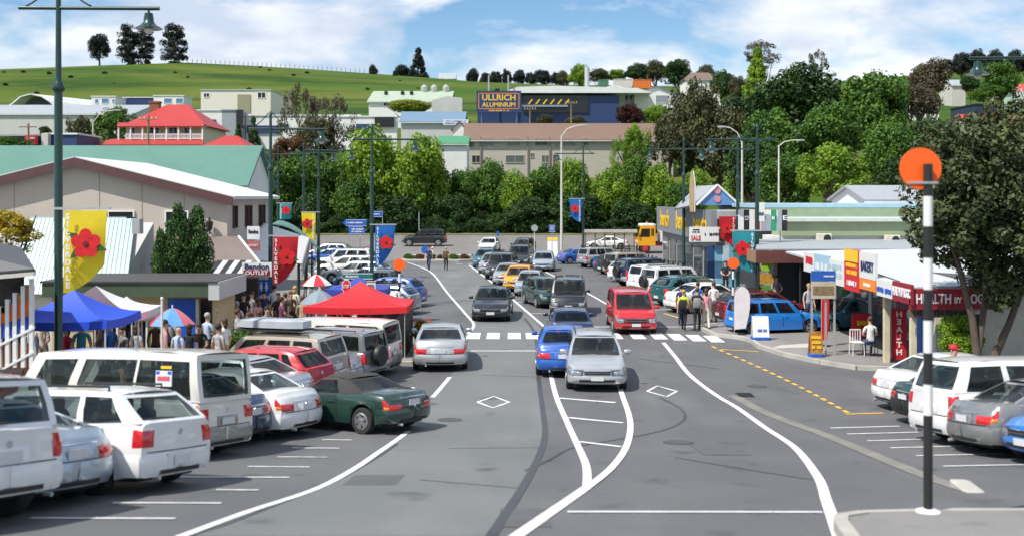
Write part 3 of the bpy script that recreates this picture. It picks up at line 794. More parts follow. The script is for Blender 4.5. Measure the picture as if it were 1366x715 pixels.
# hoarding panel on the canopy
def sign(name, label, cat, c, w, h, rz, bm, texts=(), th=.06, frame=None, posts=(), pm=GALV, group=None):
    """flat board facing local -y; texts = (string, dx, dz, w, h, material)"""
    zb = min([h / 2] + [0]); base = Vector(c)
    root = thing(name, label, cat, base, rz, group)
    g = MB(); g.box(-w / 2, w / 2, 0, th, -h / 2, h / 2); bo = part('board', g, bm, root)
    if frame:
        f = MB(); e = .05
        f.box(-w/2 - e, w/2 + e, -.02, th + .01, h/2, h/2 + e); f.box(-w/2 - e, w/2 + e, -.02, th + .01, -h/2 - e, -h/2); f.box(-w/2 - e, -w/2, -.019, th + .009, -h/2, h/2); f.box(w/2, w/2 + e, -.019, th + .009, -h/2, h/2)
        part('frame', f, frame, root)
    for s_, dx, dz, tw, thh, m in texts: lettering(s_, bo, tw, thh, (dx, -.012, dz), m)
    for dx in posts:
        g = MB(); g.tube([(dx, th + .05, gz(0, base.y) - base.z), (dx, th + .05, h / 2 - .05)], .04, 8); part('post', g, pm, root)
    return root
DKTXT = mat('lettering_navy', (.02, .03, .10), .5, var=0); WTXT = mat('lettering_white', (.78, .78, .78), .5, var=0); RTXT = mat('lettering_red', (.60, .02, .03), .5, var=0); BTXT = mat('lettering_black', (.02, .02, .02), .5, var=0); YTXT = mat('lettering_yellow', (.85, .52, .02), .5, var=0); BLTXT = mat('lettering_blue', (.02, .10, .50), .5, var=0)
YS_ = 39.8
s1 = sign('shop_sign', 'white outlet sign with navy name over a red strip beside striped awning', 'sign', at(342.5, 359.5, YS_), .039 * 1.0 * YS_ * .72, .0135 * YS_, 0, WHITE, [('Bendon', 0, .10, .92, .22, DKTXT)])
g = MB(); g.box(-.50, .50, -.02, -.002, -.24, -.03); rs = part('red_strip', g, M_DKRED, s1); lettering('OUTLET', rs, .86, .14, (0, -.03, -.135), WTXT)
sign('shop_sign', 'tall white hoarding with dark lines and red lower panel on the white canopy', 'sign', at(338, 311, 44), .55, .55, R(-8), mat('hoarding_white', (.62, .63, .64), .6), [('Bendon', 0, .05, .42, .16, BTXT)])
sign('shop_sign', 'small red hoarding panel under the white hoarding on the canopy', 'sign', at(338, 328, 44), .55, .42, R(-8), mat('faded_red_panel', (.42, .12, .12), .6), [('OUTLET', 0, 0, .42, .10, WTXT)])

# --- right: grey shop with long yellow lettered fascia
bs = thing('clothing_shop', 'grey corner shop with long fascia lettered in yellow', 'building')
bx0 = 11.5
g = MB(); g.prism([(bx0 + .4, 61, 0), (25, 61, 0), (25, 83, 0), (bx0 + .4, 83, 0)], (0, 0, 4.55)); part('wall', g, mat('grey_shop_wall', (.30, .31, .32), .75, var=.08), bs)
g = MB(); g.prism([(bx0, 60.6, 2.95), (bx0 + .35, 60.6, 2.95), (bx0 + .35, 83.4, 2.95), (bx0, 83.4, 2.95)], (0, 0, 1.85)); fa = part('fascia', g, M_GREYS, bs)
for yy in (64.2, 71.2, 79.0):
    xx = bx0
    o = lettering('bench', fa, 4.4, 1.25, (xx - .03, yy, 3.9), YTXT, R(-90))
for i in range(6):
    yy = 62 + i * 3.5; xx = bx0 + .398
    g = MB(); g.prism([(xx, yy, .4), (xx, yy + 2.8, .4), (xx, yy + 2.8, 2.5), (xx, yy, 2.5)], (-.05, 0, 0)); part('shop_window', g, PALEGLASS, bs)
g = MB(); g.box(bx0 + .35, 25, 60.2, 60.98, 4.3, 4.75); part('parapet', g, mat('grey_parapet', (.36, .37, .37), .7), bs)
ped = thing('blue_pediment', 'pale blue triangular pediment with small red oval badges on the shop roof', 'gable')
a, c, ap = at(929, 274, 63), at(986, 274, 63), at(957, 247, 63)
g = MB(); g.prism([a, c, ap], (0, .25, 0)); part('panel', g, mat('pediment_blue', (.12, .26, .52), .55), ped)
for p, q in ((a, ap), (c, ap)):
    g = MB(); g.tube([p + Vector((0, -.05, 0)), q + Vector((0, -.05, 0))], .07, 6); part('edge_trim', g, WHITE, ped)
g = MB(); g.slab(ap + Vector((0, .2, 0)), c + Vector((.3, .2, 0)), c + Vector((.3, 7, -.3)), ap + Vector((0, 7, 0)), .1); part('roof', g, M_GRYRF, ped)
g = MB(); g.slab(a + Vector((-.3, .2, 0)), ap + Vector((0, .2, 0)), ap + Vector((0, 7, 0)), a + Vector((-.3, 7, -.3)), .1); part('roof', g, M_GRYRF, ped)
for dz in (.75, .25):
    g = MB(); g.lathe([(.01, -.03), (.2, -.03), (.2, .0), (.01, .0)], 12, ap + Vector((0, -.02, -dz - .1)), 'y'); part('badge', g, mat('badge_pink_red', (.60, .25, .28)), ped)
tot = thing('shop_totem', 'tall curved wooden board standing up from the grey shop roof', 'board', at(924, 283, 62))
g = MB(); pr = []
for i in range(9):
    t = i / 8; pr.append((.12 * math.sin(math.pi * (t * .8 + .2)) + .02, t * 2.4))
g.prism([(x_ - .05, 0, z_) for x_, z_ in pr] + [(-x_ - .05, 0, z_) for x_, z_ in reversed(pr)], (0, .12, 0)); part('plank', g, mat('totem_wood', (.48, .34, .18), .6, var=.15), tot)
g = MB(); g.tube([(.12, .05, 0), (.15, .05, 1.6), (.05, .05, 2.42)], .045, 6); part('edge_trim', g, WHITE, tot)
# shop front facing the street end
yb = 60.0
sign('sale_sign', 'white sale sign with red lettering under the grey fascia', 'sign', at(941, 313, yb), 1.85, .85, 0, WHITE, [('SALE', -.55, -.22, .55, .28, RTXT), ('~2', -.55, .2, .45, .26, BTXT), ('~1', .38, 0, .85, .28, BTXT)])
sign('shop_sign', 'small black square sign between the two red hibiscus pennants', 'sign', at(968, 314, yb - .05), .75, .7, 0, BLACK, [('~1', 0, .05, .4, .3, WTXT)])
sign('shop_sign', 'narrow white sign with red edge beside the black square sign', 'sign', at(980, 316, yb - .05), .42, .85, 0, WHITE, [('~1', 0, 0, .3, .2, BTXT)])
mu = thing('wall_mural', 'blue and white painted panel beside the dark shop doorway', 'mural', at(961, 352, 60.9))
for i, cc in enumerate(((.02, .06, .18), (.20, .42, .60), (.45, .58, .66), (.16, .40, .55))):
    g = MB(); g.box(-.75 + i * .42, -.75 + (i + 1) * .42 - .004, 0, .06, -1.65, 1.05); part('panel', g, mat('mural_blue_%d' % i, cc, .6, var=.25, scale=1.5), mu)
# street board row of coloured tiles on the next roof
tr = thing('tile_sign', 'row of black, red, white and green square tiles on the shop roof', 'sign', at(1017, 294, 50.5))
for i, (mm, tx) in enumerate(((WHITE, None), (BLACK, '~3'), (WHITE, None), (M_REDS, '~2'), (WHITE, 'OUTLET'), (WHITE, None), (M_GREENS, '~1'), (WHITE, None), (BLACK, 'E'))):
    g = MB(); g.box(-1.15 + i * .262, -1.15 + (i + 1) * .262 - .006, 0, .08, -.52, .50); t_ = part('tile', g, mm, tr)
    if tx: lettering(tx, t_, .2 if len(tx) < 3 else .25, .22 if len(tx) < 3 else .12, (-1.15 + i * .262 + .13, -.012, .1), WTXT if mm is not WHITE else BTXT)
for x_ in (-.9, .9):
    g = MB(); g.tube([(x_, .14, -1.2), (x_, .14, .4)], .04, 6); part('post', g, GALV, tr)
sign('outlet_sign', 'white upright panel sign rising above the tile row', 'sign', at(1014, 283, 50.2), .42, .9, 0, WHITE, [('OUTLET', 0, -.1, .36, .14, BTXT)])
# shop B with stepped sage parapets and verandah
sb_ = thing('verandah_shops', 'low shops with sage green stepped parapets and grey verandah roof', 'building')
YB = 48.5
def band(nm, p0, p1, pt, pb, Y, dep, m): 
    g = MB(); g.box(X(p0, Y), X(p1, Y), Y, Y + dep, Z(pb, Y), Z(pt, Y)); return part(nm, g, m, sb_)
band('roof_edge', 1008, 1420, 272, 277.5, 56, 6, M_LBLUE)
band('parapet', 1010, 1420, 278, 290, 55.9, 5, M_SAGE)
band('roof', 1050, 1420, 290, 297, 54.5, 5.5, M_LBLUE)
band('gutter', 1042, 1420, 291.5, 296, 52.0, 2.4, mat('gutter_pale_green', (.55, .60, .50)))
band('parapet', 1044, 1420, 296.3, 315, 52.2, 2.2, M_SAGE)
band('wall', 1030, 1420, 315.3, 335, 52.4, 2.0, M_WHITEW)
g = MB(); g.slab((X(1008, 47), 47, Z(334, 47)), (X(1420, 47), 47, Z(334, 47)), (X(1420, 52), 52.3, Z(321, 52.3)), (X(1012, 52), 52.3, Z(321, 52.3)), -.06); part('verandah_roof', g, M_GRYRF, sb_)
band('fascia', 1009, 1073, 334.5, 351, 46.95, .12, mat('brown_fascia', (.135, .045, .035), .6))
g = MB(); g.box(X(1009, 47), X(1009, 47) + .1, 46.96, 52, Z(351, 47), Z(335, 47)); part('fascia_end', g, mat('brown_wood_end', (.30, .17, .10), .7), sb_)
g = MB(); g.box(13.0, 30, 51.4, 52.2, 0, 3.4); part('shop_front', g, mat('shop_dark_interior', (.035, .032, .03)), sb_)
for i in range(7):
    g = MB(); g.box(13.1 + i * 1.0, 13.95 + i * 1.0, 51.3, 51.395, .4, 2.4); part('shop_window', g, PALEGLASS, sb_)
for px in (1012, 1068):
    g = MB(); g.tube([(X(px, 47.1), 47.15, 0), (X(px, 47.1), 47.15, Z(350, 47))], .06, 8); part('post', g, DARKSTEEL, sb_)
for (nm, px, py, mm, w_, h_) in (('window_poster', 1023, 356, 'poster_lime', .5, .4), ('window_poster', 1020, 372, 'poster_orange', .9, .5), ('window_poster', 1022, 388, 'poster_green', .7, .5)):
    c_ = {'poster_lime': (.35, .62, .03), 'poster_orange': (.55, .30, .05), 'poster_green': (.12, .30, .05)}[mm]
    p_ = at(px, py, 51.2); g = MB(); g.box(p_.x - w_/2, p_.x + w_/2, 51.22, 51.28, p_.z - h_/2, p_.z + h_/2); part(nm, g, mat(mm, c_, .5, var=.3, scale=5), sb_)
def aircon(label, px, py, Y):
    p = at(px, py, Y); a_ = thing('air_conditioner', label, 'air conditioner', p)
    g = MB(); g.bbox(0, 0, 0, .72, .3, .46, .12); part('case', g, mat('aircon_cream', (.60, .57, .48)), a_)
    g = MB(); g.lathe([(.02, -.165), (.17, -.165), (.19, -.15)], 16, (.13, 0, 0), 'y'); part('fan_grille', g, BLACK, a_)
aircon('cream air conditioner on the white wall above the brown fascia', 1099, 318, 52.0)
aircon('cream air conditioner half hidden by the leafy dark tree', 1190, 320, 52.0)
hs = gable('white_shed', 'small white building with grey roof peeping above the sage parapets', 'building', X(1157, 72), X(1157, 72) + 7, 72, 80, 0, Z(268, 72), Z(250, 76), 'x', M_WHITEW, M_GRYRF, .3)
# shop C: near shops with signed fascia along the footpath
FX = 12.0
sc_ = thing('corner_shops', 'near shops with white roof and shaded fronts behind the signed awnings', 'building')
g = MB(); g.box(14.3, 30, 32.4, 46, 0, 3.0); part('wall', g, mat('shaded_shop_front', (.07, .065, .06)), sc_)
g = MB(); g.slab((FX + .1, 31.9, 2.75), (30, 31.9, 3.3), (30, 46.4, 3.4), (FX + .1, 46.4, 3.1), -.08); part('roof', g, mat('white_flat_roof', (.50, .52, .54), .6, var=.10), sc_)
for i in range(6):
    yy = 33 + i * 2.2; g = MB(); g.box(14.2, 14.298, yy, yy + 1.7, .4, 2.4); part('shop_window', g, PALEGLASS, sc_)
    g = MB(); g.box(14.16, 14.296, yy + 1.75, yy + 2.1, .1, 2.6); part('pilaster', g, mat('pilaster_grey', (.35, .36, .36)), sc_)
for px in (1180, 1222):
    yy = 32.2 if px > 1200 else 34.5; g = MB(); g.box(FX + .25, FX + .42, yy, yy + .17, 0, 2.4); part('post', g, mat('post_cream', (.62, .55, .38)), sc_)
g = MB(); g.box(13.0, 30, 32.2, 32.38, 0, 2.6); part('end_wall', g, mat('cream_end_wall', (.50, .48, .40), .8), sc_)
window(sc_, (13.2, 32.2, 1.1), (14.4, 32.2, 2.0), '-y', 1, pm=DKPANE)
for pv in ((1168, 365, 1200, 376), (1172, 372, 1205, 384)):
    a = at(pv[0], pv[1], 36); c = at(pv[2], pv[3], 33.5); g = MB(); g.tube([a, c], .035, 6); part('roof_pipe', g, BLACK, sc_)
def fy(px): return FX * F / (px - 683)
def fascia(label, p0, p1, pt, pb, bm, texts=(), x=None):
    """sign board on the verandah edge, facing the road, between columns p0 (far) and p1 (near)"""
    y0, y1 = fy(p1), fy(p0); ym = (y0 + y1) / 2; z1, z0 = Z(pt, ym), Z(pb, ym)
    s_ = thing('awning_sign', label, 'sign', (FX - (x or 0), ym, (z0 + z1) / 2), R(-90))
    g = MB(); g.box(-(y1 - y0) / 2 + .02, (y1 - y0) / 2 - .02, 0, .08, -(z1 - z0) / 2, (z1 - z0) / 2); bo = part('board', g, bm, s_)
    for t_, dx, dz, tw, th_, m in texts: lettering(t_, bo, tw, th_, (dx, -.012, dz), m)
    return s_
PW2 = mat('sign_white', (.70, .70, .68), .5, var=.05)
fascia('white awning sign with red lettering at the brown fascia end', 1072, 1086, 337, 363, PW2, [('~1', 0, .08, 1.1, .5, RTXT)])
fascia('pale blue and white awning sign beyond the yellow and red hoarding', 1086, 1106, 340, 372, M_LBLUE, [('~1', 0, 0, 1.5, .5, WTXT)])
fascia('white awning sign with blue lettering beside the yellow and red hoarding', 1106, 1126, 347, 380, PW2, [('~2', -.1, .05, 1.4, .6, M_LBLUE)])
yh = fascia('tall yellow and red hoarding beside the bakery sign', 1126, 1146, 333, 388, M_REDS, [('~2', 0, .05, 1.2, .5, YTXT), ('~1', 0, -.45, 1.1, .3, WTXT)])
g = MB(); g.box(-.72, .72, -.03, -.002, .30, .72); part('yellow_band', g, M_YELS, yh)
bk = fascia('white bakery sign over an orange strip', 1146, 1168, 337, 372, PW2, [('BAKERY', 0, -.05, 1.25, .34, DKTXT)])
fascia('orange strip sign under the white bakery sign', 1146, 1168, 372.5, 387, M_ORANGE, [('~1', 0, 0, .7, .22, WTXT)])
fascia('white awning sign with blue lettering beside the dark red awning', 1169, 1190, 374, 396, PW2, [('~1', 0, -.05, 1.3, .28, BLTXT)])
fascia('dark red awning sign facing the road with white lettering', 1190, 1216, 377, 403, M_DKRED, [('HEALTH BY LOGIC', 0, 0, 1.45, .28, WTXT)])
sign('awning_sign', 'dark red shop awning sign facing the car park with white lettering', 'sign', (13.25, 31.62, 2.5), 2.5, .62, 0, M_DKRED, [('HEALTH', -.55, 0, 1.05, .30, WTXT), ('BY', .18, -.04, .22, .18, WTXT), ('LOGIC', .82, 0, .75, .30, WTXT)], th=.1)
sign('hanging_sign', 'brown hanging sign board under the dark red awning', 'sign', (13.0, 31.9, 2.04), 1.9, .24, 0, mat('hanging_board_brown', (.16, .10, .08)), [('HEALTH SHOP', 0, 0, 1.6, .16, BTXT)])

# --- background: motel, yards, sheds and houses on the slope
mo = gable('motel', 'long two storey cream block motel with brown roof above the trees', 'building', X(622, 165), X(898, 165), 165, 175, 6, Z(186, 165), Z(166, 170), 'x', M_BLOCK, M_BRNROOF, .5)
for r_, lst in (((184.5, 194), [(643, 659), (677, 694), (714, 730), (751, 767), (778, 785)]), ((208, 217), [(675, 699), (630, 640), (723, 732)]), ((190, 196), [(628, 632), (741, 745)]), ((205, 210), [(708, 712)])):
    for a, c in lst: window(mo, (X(a, 165), 165, Z(r_[1], 165)), (X(c, 165), 165, Z(r_[0], 165)), '-y', 1, fm=mat('window_frame_pale', (.42, .39, .34)), pm=PALEGLASS if a % 2 else DKPANE, fw=.10)
for px in (641, 704, 733):
    g = MB(); g.box(X(px, 165) - .09, X(px, 165) + .09, 164.75, 164.99, 6, Z(183, 165)); part('downpipe', g, mat('downpipe_brown', (.25, .2, .17)), mo)
g = MB(); g.box(X(738, 165), X(744, 165), 164.85, 164.99, 8, Z(207, 165)); part('door', g, mat('door_brown', (.10, .05, .04)), mo)
ul = thing('aluminium_shed', 'long navy warehouse with dark open front and white roof on the hillside', 'building')
YU = 245
g = MB(); g.box(X(637, YU), X(826, YU), YU, YU + 30, 14, Z(128, YU)); part('wall', g, M_NAVY, ul)
g = MB(); g.prism([(X(668, YU), YU - 1, Z(125, YU)), (X(870, YU), YU - 1, Z(125, YU)), (X(850, YU), YU - 1, Z(118.5, YU)), (X(740, YU), YU - 1, Z(115.5, YU)), (X(690, YU), YU - 1, Z(117, YU))], (0, 34, .5)); part('roof', g, M_WROOF, ul)
g = MB(); g.box(X(698, YU), X(785, YU), YU - .3, YU - .02, Z(151, YU), Z(128, YU)); part('open_bay', g, DKPANE, ul)
g = MB(); g.box(X(697, YU), X(757, YU), YU - 2.0, YU - .31, Z(144, YU), Z(141.5, YU)); part('awning', g, mat('awning_grey_blue', (.22, .27, .33)), ul)
for i in range(6):
    a = at(704 + i * 9.8, 139.5, YU - .5); c = at(709 + i * 9.8, 133, YU - .5)
    g = MB(); g.prism([a, a + Vector((.35, 0, 0)), c + Vector((.35, 0, 0)), c], (0, .15, 0)); part('yellow_stripe', g, M_YELS, ul)
us = sign('roadside_hoarding', 'big navy hoarding with orange two line lettering in an orange border', 'sign', at(665.5, 136, YU - 6), 10.2, 4.9, 0, M_NAVY, [('ULLRICH', 0, .85, 7.6, 1.35, YTXT), ('ALUMINIUM', 0, -.75, 7.6, 1.0, YTXT)], th=.5, posts=(-4, 4))
f = MB(); bw = .16
for q in ((-4.5, 4.5, 1.75, 1.75 + bw), (-4.5, 4.5, -1.55 - bw, -1.55)): f.box(q[0], q[1], -.05, -.002, q[2], q[3])
for xx in (-4.5 - bw, 4.5): f.box(xx, xx + bw, -.05, -.002, -1.6, 1.8)
part('border', f, M_ORANGE, us); lettering('~1', us, 4.6, .5, (0, -.02, -2.05), YTXT)
for px in (652, 678):
    g = MB(); fp = thing('flag_pole', 'pale bare pole rising behind the ' + ('U end' if px < 660 else 'H end') + ' of the navy hoarding', 'pole', at(px, 125, YU - 2)); g.tube([(0, 0, -2), (0, 0, 4.2)], .16, 6); part('pole', g, GALV, fp)
w1 = gable('white_warehouse', 'white warehouse with pitched roof beside the orange container', 'building', X(846, 250), X(906, 250), 250, 275, 20, Z(127.5, 250), Z(116, 250), 'y', M_WHITEW, M_BLUEROOF, .4)
wins(w1, [(875, 892, 128, 138)], 250, mullions=0, pm=mat('roller_door_grey', (.25, .27, .30)))
w2 = gable('white_factory', 'white factory with low gable next to the navy warehouse', 'building', X(792, 252), X(846, 252), 252, 285, 20, Z(121, 252), Z(115.5, 252), 'y', M_WHITEW, M_WROOF, .3)
wins(w2, [(834, 838, 124, 137), (840, 843.5, 124, 137)], 252, mullions=0)
g = MB(); g.lathe([(.6, 0), (.6, 5.2), (.4, 5.3)], 10, at(783, 118, 262)); tag(part('flue_stack', g, GALV, None, 40), 'grey metal flue rising from the white roof of the navy warehouse', 'flue')
for lb, p0, p1, pt, pb, mm in (('green shipping container on the hillside yard', 799, 812, 107, 117, ('container_green', (.08, .22, .14))), ('white shipping container with yard clutter in front', 819, 843, 106.5, 115, ('container_white', (.6, .58, .52))), ('orange shipping container on the hillside yard', 845, 869, 107, 116, ('container_orange', (.68, .17, .03)))):
    YC = 300; ct = thing('shipping_container', lb, 'container', (0, 0, 0), 0)
    g = MB(); x0_, x1_ = X(p0, YC), X(p1, YC); n = 14
    for i in range(n):
        xa, xb = x0_ + (x1_ - x0_) * i / n, x0_ + (x1_ - x0_) * (i + 1) / n; g.box(xa + .001, xb - .001, YC + (.1 if i % 2 else 0), YC + 2.4, Z(pb, YC) - .5, Z(pt, YC))
    part('shell', g, mat(mm[0], mm[1], .6, var=.12), ct)
    g = MB(); g.box(x0_ - .03, x1_ + .03, YC - .06, YC + 2.45, Z(pt, YC) + .002, Z(pt, YC) + .12); part('roof_rail', g, mat(mm[0], mm[1]), ct)
vl = gable('villa', 'old villa with bright red hipped roof, brick chimney and railed veranda', 'house', X(163, 150), X(268, 150), 151.5, 163, 4, Z(166, 150), Z(141, 157), 'x', mat('cream_weatherboard', (.62, .56, .42), .75, var=.05), M_REDR, .5, hip=4.6)
g = MB(); c = at(207, 147, 157); g.box(c.x - .7, c.x + .7, 156.5, 157.6, c.z - 2, c.z + 1.0); g.box(c.x - .8, c.x + .8, 156.4, 157.7, c.z + 1.0, c.z + 1.25); part('chimney', g, mat('chimney_brick', (.22, .09, .05), .85, var=.25, scale=5), vl)
g = MB(); g.slab((X(156, 149), 149, Z(170, 149)), (X(272, 149), 149, Z(170, 149)), (X(272, 151), 151.4, Z(165, 151)), (X(156, 151), 151.4, Z(165, 151)), -.15); part('veranda_roof', g, M_REDR, vl)
g = MB(); g.slab((X(125, 147), 146.5, Z(195, 147)), (X(272, 147), 146.5, Z(195, 147)), (X(272, 150), 150, Z(187, 150)), (X(150, 150), 150, Z(187, 150)), -.15); part('lower_roof', g, M_REDR, vl)
for i in range(8):
    px = 158 + i * 16; g = MB(); g.box(X(px, 149.2) - .1, X(px, 149.2) + .1, 149.15, 149.35, Z(187, 149.2), Z(170, 149.2)); part('veranda_post', g, WHITE, vl)
for p_ in (180, 186):
    g = MB(); g.box(X(167, 149.2), X(270, 149.2), 149.2, 149.28, Z(p_, 149.2), Z(p_, 149.2) + .12); part('rail', g, WHITE, vl)
g = MB(); n = 60
for i in range(n): x_ = X(167, 149.2) + (X(270, 149.2) - X(167, 149.2)) * i / n; g.box(x_, x_ + .07, 149.22, 149.26, Z(186, 149.2), Z(180, 149.2))
part('balusters', g, WHITE, vl)['kind'] = 'stuff'
wins(vl, [(172, 180, 171, 184), (200, 212, 171, 186), (226, 236, 171, 184), (246, 256, 171, 184)], 151.5, mullions=1, pm=DKPANE, fw=.12)
gable('red_roofed_house', 'low red roofed wing beside the villa and the green roof', 'house', X(262, 120), X(330, 120), 120, 128, 0, Z(200, 120), Z(183, 124), 'x', M_BEIGE2, M_REDR, .4, hip=2.6)
gable('warehouse', 'long pale grey warehouse below the hill with grey roof', 'building', X(-90, 235), X(176, 235), 235, 262, 12, Z(153, 235), Z(141, 248), 'x', M_GREYW, M_GREYR, .3)
hg = thing('hangar', 'arched white hangar with dark open end at the foot of the hill', 'building')
YH_ = 290
arc = [(0, 143), (8, 138), (17, 130), (30, 126.5), (45, 130), (56, 137), (62, 143)]
fr_ = [at(10 + a, b_, YH_) for a, b_ in arc]; bk_ = [at(10 + a, b_, YH_) + Vector((12, 26, 0)) for a, b_ in arc]
g = MB()
for i in range(6): g.slab(fr_[i], fr_[i+1], bk_[i+1], bk_[i], -.25)
part('roof', g, M_WROOF, hg)
g = MB(); g.prism([p + Vector((1.5, 3, -.3)) for p in fr_] + [fr_[-1] + Vector((0, 3, -8)), fr_[0] + Vector((0, 3, -8))], (0, .4, 0)); part('end_wall', g, mat('hangar_dark_end', (.05, .055, .06)), hg)
h1 = flatb('white_house', 'white cubic house with three small windows under the hill', 'house', X(122, 300), X(154, 300), 300, 308, 24, Z(129.5, 300), M_WHITEW, WHITE)
wins(h1, [(127, 131, 133, 138), (136, 145, 132, 138), (150, 153, 133, 138)], 300, mullions=0, pm=mat('blue_reflecting_glass', (.10, .20, .36), .1, var=0), fw=.15)
h2 = flatb('white_house', 'white cubic house with slanted roof beside the cream warehouse', 'house', X(205, 305), X(245, 305), 305, 313, 24, Z(128.5, 305), M_WHITEW, WHITE)
wins(h2, [(219, 229, 132, 138), (235, 244, 132, 138)], 305, mullions=0, pm=mat('blue_reflecting_glass', (.1, .2, .36)), fw=.15)
flatb('navy_shed', 'long low navy shed between the white cubic houses', 'building', X(164, 310), X(205, 310), 310, 316, 24, Z(131, 310), M_NAVY, WHITE)
cw = flatb('cream_warehouse', 'big cream warehouse with olive roller door on the hillside', 'building', X(268, 262), X(361, 262), 262, 285, 15, Z(121, 262), mat('cream_cladding', (.68, .64, .55), .7, var=.05), mat('pale_teal_roof', (.35, .45, .42)))
g = MB(); g.box(X(317, 262), X(334, 262), 261.8, 261.99, Z(150, 262), Z(126.5, 262)); part('roller_door', g, mat('olive_roller_door', (.28, .27, .17), .6), cw)
wins(cw, [(272, 279, 125, 130), (344, 354, 124, 131)], 262, mullions=1, pm=DKPANE, fw=.15)
fb1 = flatb('workshop', 'white flat workshop with black open bay beside the villa', 'building', X(243, 205), X(300, 205), 205, 215, 10, Z(148, 205), M_WHITEW, WHITE)
g = MB(); g.box(X(266, 205), X(288, 205), 204.7, 204.99, Z(176, 205), Z(160, 205)); part('open_bay', g, DKPANE, fb1)
fb2 = flatb('workshop', 'grey louvred workshop block next to the white flat workshop', 'building', X(296, 203), X(315, 203), 203, 212, 10, Z(148, 203), mat('louvre_grey', (.30, .33, .36), .6), M_GRYRF)
g = MB(); g.box(X(316, 203), X(325, 203), 202.6, 203.4, Z(172, 203), Z(147, 203)); part('dark_bay', g, DKPANE, fb2)
fb3 = flatb('blue_white_store', 'long white store with navy base strip on the hillside', 'building', X(328, 210), X(480, 210), 210, 222, 10, Z(155, 210), M_WHITEW, WHITE)
for a, c in ((330, 375), (455, 478)):
    g = MB(); g.box(X(a, 210), X(c, 210), 209.7, 209.99, Z(178, 210), Z(168, 210)); part('navy_base', g, M_NAVY, fb3)
fb4 = flatb('blue_white_store', 'white store with broad navy stripe behind the leafy trees', 'building', X(440, 208), X(530, 208), 207, 209, 10, Z(157, 208), M_WHITEW, WHITE)
g = MB(); g.box(X(500, 206.8), X(526, 206.8), 206.5, 206.9, Z(170, 207), Z(157, 207)); part('dark_bay', g, DKPANE, fb4)
g = MB(); g.box(X(475, 206.8), X(500, 206.8), 206.6, 206.95, Z(176, 207), Z(166, 207)); part('navy_base', g, M_NAVY, fb4)
sh = gable('school_hall', 'pale building with pale green roof and round vents on the hillside', 'building', X(492, 255), X(600, 255), 255, 278, 15, Z(136, 255), Z(122.5, 266), 'x', M_WHITEW, M_PGROOF, .4)
g = MB(); g.prism([(X(575, 252), 254.4, Z(150, 254)), (X(616, 252), 254.4, Z(150, 254)), (X(616, 252), 254.4, Z(131, 254)), (X(596, 252), 254.4, Z(128.5, 254)), (X(575, 252), 254.4, Z(134, 254))], (0, .5, 0)); part('grey_end', g, M_GREYW, sh)
for px in (515, 537, 549): g = MB(); g.lathe([(.25, 0), (.5, .5), (.5, .9), (.1, 1.3)], 10, at(px, 128, 262)); part('roof_vent', g, DARKSTEEL, sh, 40)
for px in (566, 579, 595): g = MB(); g.lathe([(.4, 0), (.9, .8), (.9, 1.8), (.2, 2.4)], 10, at(px, 126, 266)); part('roof_vent', g, GALV, sh, 40)
wins(sh, [(512, 520, 137, 142)], 255, mullions=1, pm=DKPANE, fw=.15)
bs2 = gable('blue_roofed_shed', 'shed with steel blue roof above the cream motel', 'building', X(535, 195), X(618, 195), 195, 206, 10, Z(163, 195), Z(150, 200), 'x', M_GREYW, M_BLUEROOF, .4)
sign('shop_sign', 'small white sign board with blue lettering beside the steel blue roof', 'sign', at(608, 163.5, 192), 4.6, 1.0, 0, WHITE, [('~2', 0, 0, 4.1, .8, BLTXT)])
gable('green_roofed_shop', 'small shop with green roof and dark sign beside the motel', 'building', X(585, 150), X(622, 150), 152, 160, 4, Z(192, 152), Z(183, 156), 'x', M_WHITEW, mat('mid_green_roof', (.06, .25, .12), .5), .3)
gable('cream_cottage', 'narrow white gable behind the motel end', 'house', X(604, 178), X(622, 178), 178, 186, 6, Z(172, 178), Z(163, 178), 'y', M_WHITEW, M_BRNROOF, .3)
gable('hill_house', 'pale house among trees on the skyline beside the conifer', 'house', X(586, 610), X(607, 610), 610, 618, 66, Z(105, 610), Z(98.5, 614), 'x', mat('far_house_wall', (.40, .40, .42)), M_GREYR, .5)
hr = gable('hill_house', 'white house with brown roof among dark trees above the sheds', 'house', X(915, 340), X(960, 340), 340, 352, 33, Z(106, 340), Z(98, 346), 'x', M_WHITEW, M_BRNROOF, .4, hip=3)
gable('red_roofed_house', 'house with orange red roof low behind the dark leafy tree', 'house', X(1300, 180), X(1440, 180), 180, 192, 9, Z(168, 180), Z(154, 186), 'x', M_WHITEW, mat('orange_red_roof', (.55, .05, .035), .5), .5)
ph = gable('hill_house', 'pale green house with red roof on the right hand hillside', 'house', X(1341, 300), X(1420, 300), 300, 312, 27, Z(122, 300), Z(113, 306), 'x', mat('pale_green_boards', (.45, .58, .48)), mat('orange_red_roof', (.55, .05, .035)), .5)
wins(ph, [(1350, 1357, 124, 132)], 300, mullions=1, pm=DKPANE, fw=.1)
for k_ in range(3):
    g = MB(); g.tube([at(1352 + k_ * 4, 115, 299), at(1362 + k_ * 4, 138, 299)], .2, 5); part('stair_rail', g, WHITE, ph)
flatb('dark_retaining_block', 'dark low building with black fascia below the pale green house', 'building', X(1302, 225), X(1332, 225), 225, 238, 15, Z(140, 225), M_DKWALL, DARKSTEEL)
gable('beige_house', 'small beige house on the grass slope below the far dark trees', 'house', X(1270, 330), X(1288, 330), 330, 340, 20, Z(114, 330), Z(107.5, 335), 'x', M_BEIGE2, M_GREYR, .4)
gable('far_cottage', 'white cottage with grey roof half hidden by the brown gum tree', 'house', X(966, 228), X(992, 228), 228, 236, 15, Z(146, 228), Z(139, 232), 'x', M_WHITEW, M_GREYR, .4)
